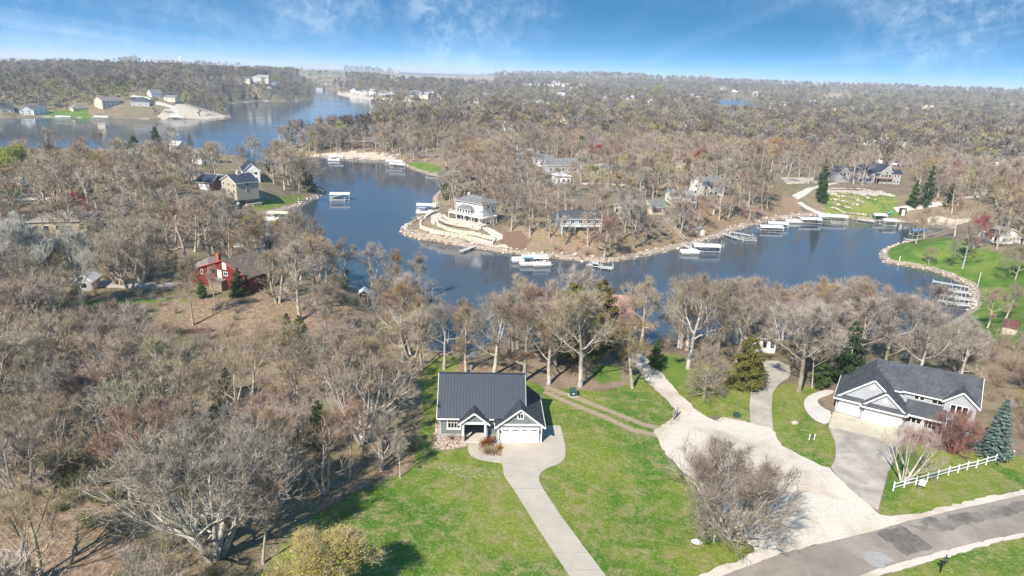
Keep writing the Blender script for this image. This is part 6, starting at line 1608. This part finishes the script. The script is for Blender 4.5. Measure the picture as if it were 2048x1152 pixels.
# ---------------------------------------------------------------- planting
TREES = []      # x, y, trunk-clearance of everything planted one by one
_rt = random.Random(5)
def plant_at(x, y, kind, label, cat='tree', group=None, s=1.0, rz=None, name=None, z=None, sz=None):
    rz = _rt.uniform(0, 6.28) if rz is None else rz
    z = float(height(x, y)[0]) if z is None else z
    tm, cm = KIND[kind]
    sc = (s, s, s*(sz or 1.0))
    if name is None: name = {'cedar':'cedar_tree','rust':'cedar_tree','olive':'cedar_tree','spruc':'spruce_tree','pine0':'pine_tree','farev':'evergreen_tree'}.get(kind[:5], 'evergreen_tree' if kind.startswith('farever') else 'bare_tree')
    if tm is None:
        o = link(name, cm, None, (x, y, z), rz, sc); tag(o, label, cat, group)
    else:
        o = empty(name, (x, y, z), rz, label, cat, group); o.scale = sc
        link('trunk', tm, o); link('crown', cm, o)
    TREES.append((x, y)); return o
def plant(px, py, kind, label, top=None, **k):
    """base pixel, and optionally the pixel row of its top: the height follows from it"""
    x, y, z = ground(px, py)
    if top is not None:
        H0 = MH[kind]
        # solve for the height whose top projects to that row
        lo, hi = 0.5, 45.0
        for _ in range(30):
            m = (lo+hi)/2
            if project(x, y, z+m)[1] > top: lo = m
            else: hi = m
        k['s'] = lo/H0/(k.get('sz') or 1.0)
    return plant_at(x, y, kind, label, z=z, **k)
def _mh(k):
    zs = np.zeros(len(KIND[k][1].vertices)*3, np.float32); KIND[k][1].vertices.foreach_get('co', zs); return float(zs[2::3].max())
MH = {k: _mh(k) for k in KIND}
# salient single trees: (base px, base py, top py, kind, label, extra)
ROW = 'bare oaks in the row behind the dark roofed house'
SAL = [
 (845,740,610,'oak1','bare oak at the left end of the row behind the metal roofed house'),
 (888,738,600,'oak0','straight bare oak just left of the metal roof, grass at its foot'),
 (918,717,590,'slim0','slim bare tree near the shore, behind the left end of the metal roof'),
 (932,745,600,'oak2','leaning dark bare tree behind the left half of the metal roof'),
 (988,750,575,'oak3','tall pale trunked oak right behind the middle of the metal roof'),
 (1047,762,556,'oak4','bare oak with curved trunk just right of the metal roof ridge'),
 (1098,768,590,'oak0','bare oak on the leaf strip between metal roof and green utility box'),
 (1160,772,560,'oak3','massive low branched oak beside the green utility box'),
 (1172,764,590,'slim1','thin pale tree leaning on the massive oak by the utility box'),
 (1265,776,620,'oak1','bare oak standing left of the white gravel track near the bench'),
 (1376,738,545,'oak3','large bare oak right of the gravel track, in front of the bay'),
 (1478,764,690,'oak2','small gnarled bare tree left of the curved concrete drive'),
 (1597,782,585,'oak3','spreading bare oak between the curved drive and the grey house'),
 (1624,776,640,'slim2','thin bare tree tucked against the spreading oak by the curved drive'),
 (1408,792,668,'larch0','leafless conical larch with tiered branches on the lawn by the gravel track'),
 (1490,775,668,'rustcedar0','big rusty green cedar leaning over the top of the curved drive'),
 (1690,775,642,'cedar2','dark green cedar behind the left corner of the grey house'),
 (1640,775,705,'cedar0','low dark cedar between spreading oak and grey garage roof'),
 (1197,700,556,'rustcedar0','narrow rusty evergreen left of the pink roofed shore house'),
 (1140,720,565,'olivecedar0','olive evergreen hidden among oaks left of the rusty evergreen'),
 (1310,735,680,'cedar1','dark green cedar behind the top of the gravel track'),
 (1985,914,798,'spruce0','blue green spruce between the grey house and the white rail fence'),
 (1808,965,838,'birch0','clump of pale birch trunks at the end of the white rail fence'),
 (1905,906,812,'redbush0','dark red twigged maple shrub in front of the grey house windows'),
 (1455,1072,886,'spread0','round bare many stemmed tree beside the mouth of the gravel drive'),
 (430,1112,815,'multi0','huge spreading many trunked bare tree at the lower left lawn edge'),
 (650,1215,1052,'yellow0','yellow budding tree cut off by the bottom of the lawn'),
 (62,640,415,'pale0','tall white barked tree at the far left above the shed'),
 (165,620,440,'pale0','white barked tree right beside the little grey shed'),
 (386,650,500,'slim1','pale lone tree with forked trunk on the brown slope below the red house'),
 (600,640,470,'oak2','tall bare tree on the brown bank right of the red house'),
 (632,612,460,'oak0','bare oak on the bank between red house and red shed'),
 (690,575,470,'oak4','bare shoreline oak behind the small red shed'),
 (745,580,475,'oak1','bare oak at the water just right of the small red shed'),
 (790,600,490,'slim0','thin open bare tree against the water left of the white house point'),
 (835,600,490,'slim2','thin crooked bare tree against the water, first left of centre'),
 (160,670,560,'slim2','bare tree below the little grey shed'),
 (540,535,478,'pine0','dark pine at the water behind the red house roof'),
 (455,790,735,'cedar2','dark green cedar deep in the left woods'),
 (448,835,760,'cedar0','broad dark cedar in the middle of the left woods'),
 (600,690,630,'olivecedar0','bright green cedar at the edge of the brown slope'),
 (575,670,625,'cedar1','bright green cedar touching the brown slope by the ravine'),
 (395,985,880,'rustcedar0','rusty cedar standing behind the huge many trunked tree'),
 (430,940,870,'cedar1','green cedar behind the rusty one in the left woods'),
 (640,905,800,'cedar2','dark evergreen at the lawn edge left of the rock bed'),
 (800,955,850,'slim2','tan many twigged sapling at the edge of the lawn left of the house'),
 (405,596,558,'cedar0','green cedar in front of the left part of the red house'),
 (478,592,535,'cedar1','green climbing cedar hiding the middle of the red house'),
 (1495,410,300,'oak1','bare tree above the boat ramp of the bay'),
 (1207,520,425,'oak3','pale white trunked oak on the orange bank at the water'),
 (1850,414,330,'cedar2','tall dark cedar at the right of the terraced lawn'),
 (1825,415,360,'cedar0','dark cedar beside the terraced lawn, left of the taller one'),
 (1640,405,330,'cedar1','dark cedar at the left of the terraced lawn'),
 (1832,487,430,'oak2','dark bare tree on the tip of the green point'),
 (1925,536,440,'oak0','bare tree in the middle of the bright green point'),
 (1994,497,410,'oak4','bare oak before the long white cottage'),
 (1857,530,488,'bud0','small round budding tree on the bright green point'),
 (1945,500,425,'crimson0','reddish budding tree behind the green point'),
 (1190,335,285,'crimson0','left one of two crimson trees behind the middle houses'),
 (1232,335,285,'crimson0','right one of two crimson trees behind the middle houses'),
 (1395,345,297,'crimson0','crimson tree behind the brown gabled house'),
 (1115,325,300,'crimson0','small crimson tree right of the grey roofed houses'),
 (1425,352,292,'pine0','big dark green pine by the white two storey house'),
 (1160,322,270,'pine0','broad green pine behind the grey roofed houses'),
 (1445,262,232,'yellow0','golden yellow tree in the woods beyond the bay'),
 (1320,255,240,'willow0','pale lime tree in the woods left of the golden one'),
 (1312,200,170,'willow0','pale lime tree far off near the evergreen group'),
 (15,365,290,'willow0','lime green willow at the left edge'),
 (38,368,285,'willow0','lime green willow clump beside the white gabled house'),
 (100,310,278,'cedar2','dark evergreen on the left shore'),
 (272,325,270,'pine0','dark pine in the left neighbourhood'),
 (315,310,252,'pine0','tall pine rising over the left neighbourhood'),
 (383,325,268,'spruce0','dark spruce between the white houses on the left'),
 (540,345,300,'cedar2','dark cedar beside the blue roofed white house'),
 (175,400,345,'cedar2','dark spruce in front of the white gabled house'),
 (300,400,352,'bud0','bright lime budding tree in the left neighbourhood'),
 (345,480,385,'bud0','big yellow green budding tree left of the tan house'),
 (255,500,410,'bud0','yellow green budding tree above the road'),
 (150,450,380,'crimson0','reddish twigged tree in front of the beige house'),
 (440,430,385,'redbush0','pink red budding shrub below the brick house'),
 (470,470,415,'redbush0','reddish thicket tree above the cove'),
 (2030,560,480,'bud0','round bare tree at the right edge of the green point'),
 (430,612,528,'slim0','slim bare tree standing before the left half of the red house'),
 (556,606,488,'vase1','forking bare tree at the right corner of the red house'),
 (765,940,815,'vase1','low forking tree at the wood edge above the lawn, left of the sapling'),
 (700,955,790,'slim1','slim tree at the shaded wood edge behind the yellow budding tree'),
 (725,885,680,'vase2','tall forking tree inside the wood edge left of the house'),
 (650,985,830,'vase0','forking bare tree at the shaded edge right of the huge many trunked tree'),
 (690,860,640,'oak2','big bare oak deep in the wood left of the lawn'),
 (1130,490,425,'mid1','bare tree on the orange bank before the left end of the walkout house'),
 (1176,492,418,'mid2','bare tree on the orange bank before the right end of the walkout house'),
 (1098,478,402,'mid0','tall bare tree left of the walkout house deck'),
 (1060,472,392,'mid3','bare tree above the dark mulch slope'),
 (1290,482,400,'mid4','bare tree below the cream cottage on the orange bank'),
 (1248,474,393,'mid1','bare tree right of the walkout house'),
 (1022,462,385,'mid2','bare tree right of the white terraced house, at the mulch edge'),
 (988,452,376,'mid4','bare tree touching the deck of the white terraced house'),
 (2010,640,560,'oak1','bare tree behind the barn shaped shed'),
 (1975,655,570,'oak2','bare tree left of the barn shaped shed'),
]
LOWK = {'slim2@800': 0}
SLIM = {(1850,414): 1.7, (1825,415): 1.4, (1640,405): 1.9, (1374,505): 1.0, (540,535): 1.3, (315,310): 1.3}
for px, py, top, kind, label in SAL:
    nm = {'redbush0':'red_maple','yellow0':'budding_tree','bud0':'budding_tree','willow0':'willow_tree','crimson0':'red_tree','larch0':'larch_tree','birch0':'birch_tree'}.get(kind)
    plant(px, py, kind, label, top=top, name=nm, sz=SLIM.get((px, py)))

for i, (px, py, top) in enumerate([(1502,322,284),(1516,326,276),(1530,328,272),(1545,331,270),(1560,333,273),(1575,335,274),(1590,334,277),(1604,333,282),(1616,330,290),(1523,319,274),(1553,322,269),(1582,324,273)]):
    plant(px, py, 'goldthicket0', 'golden twigged tree of the dense tan thicket beyond the pale clearing', top=top, group='golden thicket beyond the pale clearing')
# ---------------------------------------------------------------- woodland: individual trees first, the rest as masses
NOGO = POLY['lawn'] + POLY['lush'] + POLY['mulch'] + POLY['field'] + POLY['green'] + NOGO_PX
POLY_HALF = POLY['litter'] + POLY['pale']
def blocked(px, py, q=None):
    m = np.zeros(np.shape(px), bool)
    for poly in (q or NOGO): m |= inpoly(px, py, poly)
    return m
def candidates(r0, r1, sp, seed, azlim=(-44, 46)):
    rs = np.random.RandomState(seed)
    n = int((r1*r1-r0*r0)*math.radians(azlim[1]-azlim[0])/2/(sp*sp)*1.15)
    r = np.sqrt(rs.uniform(r0*r0, r1*r1, n)); a = np.radians(rs.uniform(azlim[0], azlim[1], n))
    x = r*np.sin(a); y = r*np.cos(a)
    # thin to a minimum spacing on a hashed grid
    keep = []; grid = {}; md = sp*0.72
    for i in range(n):
        k = (int(x[i]//md), int(y[i]//md)); ok = True
        for dx in (-1,0,1):
            for dy in (-1,0,1):
                for j in grid.get((k[0]+dx, k[1]+dy), ()):
                    if (x[i]-x[j])**2+(y[i]-y[j])**2 < md*md: ok = False; break
                if not ok: break
            if not ok: break
        if ok: grid.setdefault(k, []).append(i); keep.append(i)
    return x[keep], y[keep]
def filt(x, y, seed, water=2.5, half=0.7, keepviews=True, hh=15.0, extra=None):
    rs = np.random.RandomState(seed)
    P = np.stack([x, y], 1)
    s = _segdist(P, LAKE); sp = _segdist(P, POND)
    z = height(x, y); px, py = project(x, y, z)
    ok = (s > water) & (sp > 6) & ~blocked(px, py)
    hf = blocked(px, py, POLY_HALF); ok &= ~(hf & (rs.rand(len(x)) > half))
    for kx, ky, kr in KEEP: ok &= (np.hypot(x-kx, y-ky) > kr)
    if TREES:
        T = np.array(TREES); near = np.hypot(x, y) < 520
        for tx, ty in T: ok &= ~(near & ((x-tx)**2+(y-ty)**2 < 14.0))
    if keepviews:
        tx_, ty_ = project(x, y, z+hh)
        wpx = 4.5*FPX/np.hypot(x, y)
        dist = np.hypot(x, y)
        for (ax, ay, bx, by, d, prob) in VIEWS:
            hit = (px+wpx > ax) & (px-wpx < bx) & (ty_ < by) & (py > ay) & (dist < d)
            ok &= ~(hit & (rs.rand(len(x)) < prob))
    return x[ok], y[ok], z[ok], px[ok], py[ok], s[ok]

def zone(px, py, r):
    if r > 170:
        if px < 560 and py > 330: return 'left neighbourhood'
        if px < 560: return 'left shore'
        if px > 1500: return 'woods beyond the bay on the right'
        return 'wooded point in the middle'
    if px < 330: return 'far left woods'
    if px < 640: return 'left woods'
    if px < 860: return 'woods just left of the lawn'
    if px < 1240: return 'strip behind the metal roofed house'
    if px < 1560: return 'shore strip behind the gravel track'
    return 'woods behind and beside the grey house'
LAB = {'far left woods':'bare grey brown tree in the woods at the far left of the ravine',
 'left woods':'bare grey brown tree crowding the ravine in the left woods',
 'woods just left of the lawn':'bare tree in the dense wood edge left of the lawn and metal roofed house',
 'strip behind the metal roofed house':'bare tree filling the shore strip behind the metal roofed house',
 'shore strip behind the gravel track':'bare tree filling the shore strip behind the gravel track',
 'woods behind and beside the grey house':'bare tree in the wood behind and beside the grey two storey house',
 'left neighbourhood':'bare tree among the houses of the left neighbourhood',
 'left shore':'bare tree on the shore of the left peninsula',
 'woods beyond the bay on the right':'bare tree in the woods beyond the bay on the right',
 'wooded point in the middle':'bare tree on the wooded point with houses in the middle'}
# near band
x1, y1 = candidates(45, 175, 4.9, 11)
x2, y2 = candidates(175, 480, 5.2, 12)
N1 = filt(x1, y1, 21, half=0.3); N2 = filt(x2, y2, 22, half=1.0)
allt = [(math.hypot(a[0], a[1]),)+a for a in zip(*N1)] + [(math.hypot(a[0], a[1]),)+a for a in zip(*N2)]
allt.sort(key=lambda a: a[0])
rest = []; cnt_ind = 0; INDIV = []
LMK = [(168,575,'the little grey shed'),(470,560,'the red house'),(728,592,'the tiny red shed'),(430,1000,'the huge many trunked tree'),(230,960,'the green brush clearing'),(60,1080,'the leaf strewn clearing'),
 (340,665,'the long timber wall'),(640,1000,'the lawn edge'),(830,860,'the side lawn by the house'),(960,720,'the metal roofed house'),(1146,780,'the green utility box'),(1240,660,'the pink roofed shore house'),(1330,740,'the gravel track'),
 (1408,760,'the leafless larch'),(1520,680,'the brown roofed shore house'),(1560,740,'the curved concrete drive'),(1740,740,'the garages of the grey house'),(1920,760,'the grey two storey house'),(2020,665,'the barn shaped shed'),(1985,880,'the blue green spruce'),
 (2030,1000,'the road at the right edge'),(200,790,'the deep left ravine'),(80,720,'the left edge of the ravine'),(620,780,'the heart of the wood left of the lawn'),(700,650,'the brown slope'),(440,840,'the dark cedars in the left wood'),(1700,650,'the pale dock behind the oaks'),
 (93,345,'the long white gabled house'),(118,440,'the beige hip roofed house'),(458,370,'the tan house'),(508,345,'the steep blue roofed house'),(420,315,'the white modern house'),(15,350,'the willows'),(300,385,'the lime budding tree'),(345,450,'the yellow green tree'),(590,390,'the left point tip'),
 (250,335,'the left shore pine'),(500,450,'the narrow left cove'),(930,420,'the white terraced house'),(1160,450,'the walkout house'),(1255,410,'the pinkish hip roof'),(1207,500,'the pale trunked bank oak'),(1450,430,'the brown bank stairs'),(1050,440,'the dark mulch slope'),(1120,400,'the oaks of the point'),
 (1830,470,'the tip of the green point'),(1990,440,'the long white cottage'),(100,510,'the white barked trees'),(280,500,'the left lane'),(200,480,'the beige house yard'),(380,470,'the hollow above the red house')]
for (r, x, y, z, px, py, s) in allt:
    vis = (-60 < px < 2110) and (py < 1330)
    if not vis and r < 150 and not (-250 < px < 2300): continue
    if vis and cnt_ind < 285:
        cnt_ind += 1
        zn = zone(px, py, r); u = _rt.random()
        if r < 175: kind = _rt.choice(['oak0','oak2','oak3','vase0','vase1','vase2','vase0','vase2','slim0','slim1','slim2'] if px < 860 or px > 1900 else ['oak0','oak1','oak2','oak3','oak4'])
        else: kind = 'mid%d' % _rt.randrange(5)
        if r < 175 and px < 860 and u < .14: kind = ['cedar0','cedar1','olivecedar0','bud0','bud0'][int(u/.14*5)]
        sc = (_rt.uniform(0.75, 1.2) if px < 860 else _rt.uniform(0.75, 1.05)) if r < 175 else _rt.uniform(0.85, 1.2)
        if py > 900 and r < 90: sc *= 0.72
        if 'cedar' in kind: sc *= .8
        frm = {'oak':'spreading bare tree','vas':'low forking bare tree','sli':'slim bare tree','mid':'bare tree','ced':'dark green cedar','oli':'olive green cedar','bud':'yellow green budding tree'}[kind[:3]]
        o = plant_at(x, y, kind, 'tree', group=('bare trees, ' if 'bare' in frm else 'green trees, ')+zn, s=sc, z=z, sz=_rt.uniform(0.85, 1.05), name={'bud':'budding_tree'}.get(kind[:3]))
        INDIV.append((o, px, py, frm))
    elif vis and r > 175 and _rt.random() < .075:
        kind = _rt.choice(['midbud0','midbud0','midbud0','cedar0','cedar2','olivecedar0'])
        frm = {'mid':'yellow green budding tree','ced':'dark green cedar','oli':'olive green cedar'}[kind[:3]]
        INDIV.append((plant_at(x, y, kind, 'tree', group='green trees, '+zone(px, py, r), s=_rt.uniform(.8, 1.15), z=z, name='budding_tree' if kind == 'midbud0' else None), px, py, frm))
    else: rest.append((x, y, z, px, py, r))

def name_trees():
    ORD = ['leftmost','second','third','fourth','fifth','sixth','seventh','eighth','ninth','tenth','eleventh','twelfth']
    by = {}
    for o, px, py, frm in INDIV:
        d, lx, ly, nm = min((math.hypot((px-a)*.8, py-b), a, b, c) for a, b, c in LMK)
        dx, dy = px-lx, (py-ly)*1.4
        if d < 18: pos = 'right at'
        elif abs(dx) > abs(dy): pos = 'left of' if dx < 0 else 'right of'
        else: pos = 'behind' if dy < 0 else 'in front of'
        by.setdefault((frm, pos, nm), []).append((px, o))
    for (frm, pos, nm), L in by.items():
        L.sort(key=lambda a: a[0])
        for i, (px, o) in enumerate(L):
            s = '%s %s %s' % (frm, pos, nm)
            if 1 < len(L) <= 12: s = (ORD[i]+' '+s) if i == 0 else (ORD[i]+' '+s+', from left')
            elif len(L) > 12: o['group'] = frm+'s '+pos+' '+nm
            o['label'] = s
name_trees()
def scatter(name, pts, sources, label, seed=1, smin=0.7, smax=1.1):
    """one mass: copies of the source meshes set on points by geometry nodes. pts: (n,3)+scale"""
    if not len(pts): return None
    pts = np.asarray(pts, np.float32); n = len(pts); rs = np.random.RandomState(seed)
    me = bpy.data.meshes.new(name); me.vertices.add(n); me.vertices.foreach_set('co', pts[:, :3].ravel())
    a = me.attributes.new('kind_index', 'INT', 'POINT'); a.data.foreach_set('value', rs.randint(0, len(sources), n).astype(np.int32))
    a = me.attributes.new('turn', 'FLOAT', 'POINT'); a.data.foreach_set('value', rs.uniform(0, 6.28, n).astype(np.float32))
    sc = rs.uniform(smin, smax, n) * (pts[:,3] if pts.shape[1] > 3 else 1)
    a = me.attributes.new('size', 'FLOAT', 'POINT'); a.data.foreach_set('value', sc.astype(np.float32))
    me.update(); o = link(name, me)
    ng = bpy.data.node_groups.new(name+'_nodes', 'GeometryNodeTree')
    ng.interface.new_socket('Geometry', in_out='INPUT', socket_type='NodeSocketGeometry'); ng.interface.new_socket('Geometry', in_out='OUTPUT', socket_type='NodeSocketGeometry')
    N = ng.nodes.new; L = ng.links.new
    gi = N('NodeGroupInput'); go = N('NodeGroupOutput'); jn = N('GeometryNodeJoinGeometry')
    def nattr(nm, ty):
        q = N('GeometryNodeInputNamedAttribute'); q.data_type = ty; q.inputs['Name'].default_value = nm; return q.outputs['Attribute']
    ki = nattr('kind_index', 'INT'); tu = nattr('turn', 'FLOAT'); si = nattr('size', 'FLOAT')
    cx = N('ShaderNodeCombineXYZ'); L(tu, cx.inputs[2])
    for i, src in enumerate(sources):
        oi = N('GeometryNodeObjectInfo'); oi.transform_space = 'ORIGINAL'; oi.inputs['Object'].default_value = src; oi.inputs['As Instance'].default_value = True
        eq = N('FunctionNodeCompare'); eq.data_type = 'INT'; eq.operation = 'EQUAL'; L(ki, eq.inputs[2]); eq.inputs[3].default_value = i
        ip = N('GeometryNodeInstanceOnPoints'); L(gi.outputs[0], ip.inputs['Points']); L(eq.outputs[0], ip.inputs['Selection']); L(oi.outputs['Geometry'], ip.inputs['Instance'])
        L(cx.outputs[0], ip.inputs['Rotation']); L(si, ip.inputs['Scale']); L(ip.outputs[0], jn.inputs[0])
    L(jn.outputs[0], go.inputs[0])
    md = o.modifiers.new('spread', 'NODES'); md.node_group = ng
    tag(o, label, None, None, 'stuff'); return o

# source objects: ordinary trees of the scene that stand where they stand
def first_obj(mesh):
    for o in bpy.data.objects:
        if o.type == 'MESH' and o.data == mesh: return o
MIDSRC = []
FAR_SPOTS = [(1010,262),(1120,262),(1560,262),(1660,262),(1290,246),(1230,238),(1262,236)]
fk = ['far0','far1','far2','far3','farbud0','farever0','farever1']
fl = ['bare tree in the woods behind the middle houses, left of the crimson trees','bare tree in the woods above the crimson trees','bare tree in the woods beyond the bay','bare tree above the terraced lawn woods','yellow green budding tree in the middle woods','dark evergreen of the group on the central ridge','lighter evergreen of the group on the central ridge']
FS = {}
for k, sp_, lb in zip(fk, FAR_SPOTS, fl):
    x, y, z = ground(*sp_); FS[k] = plant_at(x, y, k, lb, z=z)
# merged mid meshes for the mass between individuals and the far wood
for i in range(3):
    tm, cm = KIND['mid%d' % i]
    def arr(me):
        v = np.zeros(len(me.vertices)*3, np.float32); me.vertices.foreach_get('co', v)
        f = np.zeros(len(me.loops), np.int32); me.loops.foreach_get('vertex_index', f); return v.reshape(-1,3), f.reshape(-1,3)
    V, F, M = join([(arr(tm), 0), (arr(cm), 1)])
    KIND['midone%d' % i] = (None, tri_mesh('midone%d' % i, V, F, [MATS['bark_grey'], MATS['twig_tan']], M))
MS = []
for i, (sp_, lb) in enumerate([((1270,330),'bare tree right of the crimson pair behind the middle houses'),((1500,345),'bare tree left of the tan clearing beyond the bay'),((960,330),'bare tree left of the grey roofed middle houses')]):
    x, y, z = ground(*sp_); MS.append(plant_at(x, y, 'midone%d' % i, lb, z=z))
rest = np.array(rest)
scatter('middle_wood', rest[:, :3], MS, 'mass of bare trees round the bays in the middle distance', 2, 0.78, 1.22)
print('individual bare trees', cnt_ind, 'middle mass', len(rest))
# far bands
bands = [(480, 900, 7.4, 31), (900, 1600, 9.0, 32), (1600, 2800, 14, 33), (2800, 5200, 30, 34)]
FP = []
for r0, r1, sp_, sd in bands:
    x, y = candidates(r0, r1, sp_, sd, (-42, 42))
    a = filt(x, y, sd+50, water=4, half=0.12)
    g = 1.0 if r0 < 1600 else (1.25 if r0 < 2800 else 1.9)
    if r0 >= 1600:      # farmland gaps
        m = ~far_open(a[0], a[1])
    else: m = np.ones(len(a[0]), bool)
    FP.append(np.stack([a[0][m], a[1][m], a[2][m]-0.3, np.full(m.sum(), g)], 1))
FP = np.concatenate(FP)
rs = np.random.RandomState(9); u = rs.rand(len(FP))
patch = wob(FP[:,0], FP[:,1], 500)
budm = (u < 0.09+0.16*(patch > 0.3)); patch2 = wob(FP[:,0]+900, FP[:,1], 260); evm = ~budm & (u > 0.965-0.16*(patch2 > 1.1))
scatter('far_wood', FP[~budm & ~evm], [FS['far0'], FS['far1'], FS['far2'], FS['far3']], 'endless bare brown woods on the far shores and hills', 3, 0.78, 1.3)
scatter('far_budding_wood', FP[budm], [FS['farbud0']], 'yellow green budding trees sprinkled through the far woods', 4, 0.75, 1.2)
scatter('far_evergreen_wood', FP[evm], [FS['farever0'], FS['farever1']], 'dark evergreens sprinkled through the far woods', 5, 0.55, 1.0)
print('far trees', len(FP))

# ---------------------------------------------------------------- undergrowth
sh = {}
for key, g, m in [('shrub0', shrub(201, 2.0, 1.3, 34, 3), 'twig_tan'), ('shrub1', shrub(202, 1.5, 1.2, 30, 3), 'twig_tan'), ('shrub2', shrub(203, 2.4, 1.1, 26, 3), 'twig_tan')]:
    V, F, M = join([(g[0], 0), (g[1], 0)]); sh[key] = tri_mesh(key, V, F, MATS[m])
gs = shrub(204, 1.8, 1.4, 30, 2); rg = np.random.RandomState(4)
V, F, M = join([(gs[0], 0), (gs[1], 0), (blades(rg, np.repeat(gs[2], 6, 0)+rg.normal(size=(len(gs[2])*6,3))*0.16, 0.075), 1)])
sh['green'] = tri_mesh('shrub_green', V, F, [MATS['twig_tan'], MATS['shrub_green']], M)
SO = []
for key, (px, py), lb in [('shrub0', (560,640), 'bare bush on the brown slope right of the lone pale tree'), ('shrub1', (470,640), 'low bare bush on the brown slope below the red house'), ('shrub2', (660,625), 'tall bare bush below the small red shed'), ('green', (230,1000), 'grey green bush at the edge of the leaf strewn clearing')]:
    x, y, z = ground(px, py); o = link('bush', sh[key], None, (x, y, z), 0.4); tag(o, lb, 'bush'); SO.append(o)
xs, ys = candidates(50, 260, 2.4, 41)
a = filt(xs, ys, 61, water=1.0, half=0.55, keepviews=False)
den = wob(a[0], a[1], 38) + wob(a[0], a[1], 14)*0.5
m = (den > -0.6); g = m & (wob(a[0]+30, a[1], 55) > 0.45)
thick = inpoly(a[3], a[4], [(1840,680),(2048,690),(2400,700),(2400,900),(2045,905),(1975,760),(1850,715)]) | inpoly(a[3], a[4], [(-300,640),(300,640),(620,690),(840,760),(820,950),(600,1010),(300,900),(-300,960)])
scatter('undergrowth', np.stack([a[0], a[1], a[2], np.where(thick, 1.7, 1.0)], 1)[m & ~g], SO[:3], 'bare brush covering the woodland floor', 6, 0.5, 1.25)
gp = np.stack([a[0], a[1], a[2]], 1)[g]
xs, ys = candidates(50, 120, 1.9, 43); z_ = height(xs, ys); px_, py_ = project(xs, ys, z_)
gm = inpoly(px_, py_, [(90,930),(200,870),(310,890),(330,960),(260,1010),(130,990)]) | inpoly(px_, py_, [(100,1010),(200,960),(300,1000),(300,1090),(180,1080)]) | inpoly(px_, py_, [(260,1100),(400,1130),(560,1120),(560,1180),(260,1180)])
gp = np.concatenate([gp, np.stack([xs, ys, z_], 1)[gm & (_segdist(np.stack([xs,ys],1), LAKE) > 2)]])
scatter('green_undergrowth', gp, [SO[3]], 'grey green budding brush on the woodland floor', 7, 0.6, 1.3)
# ---------------------------------------------------------------- little plants in the beds of the metal roofed house
bark('grass_rust', (0.32, 0.15, 0.07), (0.38, 0.22, 0.11), 0.15); bark('grass_straw', (0.42, 0.32, 0.17), (0.34, 0.24, 0.12), 0.15)
def tuft(seed, H, r, mat, n=220):
    rs_ = np.random.RandomState(seed); P = rs_.normal(size=(n,3))*[r*.25, r*.25, .02]; P[:,2] = 0; D = np.column_stack([P[:,0]/r*2.4, P[:,1]/r*2.4, np.ones(n)]); D /= np.linalg.norm(D,axis=1)[:,None]
    V, F = spikes(rs_, P, D, 2, H, .035, .22, .1); return tri_mesh('tuft', V, F, MATS[mat])
TU = [tuft(1,.9,.5,'grass_rust'), tuft(2,.8,.5,'grass_straw')]
for (px, py, k, s, lb) in [(893,872,0,1.0,'leftmost rusty shrub under the front window'),(904,876,0,1.1,'second rusty shrub under the front window'),(917,874,1,.9,'straw coloured shrub under the front window'),(926,880,0,.9,'rusty shrub beside the porch column'),
   (972,892,0,1.3,'dark rust shrub at the top of the bed by the driveway'),(985,884,0,1.1,'rusty shrub against the garage corner'),(976,905,1,1.3,'straw grass clump in the middle of the bed by the driveway'),(990,905,1,.9,'low straw tuft beside the driveway edge'),(999,898,1,.7,'small green tuft at the garage corner')]:
    x, y, z = ground(px, py); o = link('shrub', TU[k], None, (x,y,z), px*.1, s); tag(o, lb, 'shrub')
for (px, py, s) in [(1822,872,1.2),(1850,878,1.0),(1870,890,1.2)]:
    x, y, z = ground(px, py); o = link('shrub', sh['shrub1'], None, (x,y,z), 0, s); tag(o, 'low bare shrub in the bed before the grey house porch', 'shrub', 'bed shrubs by the grey house')
# ---------------------------------------------------------------- air
hm = bpy.data.materials.new('haze_air'); hm.use_nodes = True; ht = hm.node_tree; ht.nodes.clear()
ho = ht.nodes.new('ShaderNodeOutputMaterial'); hv = ht.nodes.new('ShaderNodeVolumePrincipled')
hv.inputs['Color'].default_value = (0.74, 0.85, 1.0, 1); hv.inputs['Density'].default_value = HAZE_DENSITY; hv.inputs['Anisotropy'].default_value = 0.0
ht.links.new(hv.outputs[0], ho.inputs['Volume'])
b = MB(); b.box(-27000, -27000, -5, 27000, 27000, 135)
hz = b.build('haze', hm); tag(hz, 'thin blue white air haze over the whole landscape', None, None, 'stuff')
hz.visible_shadow = True
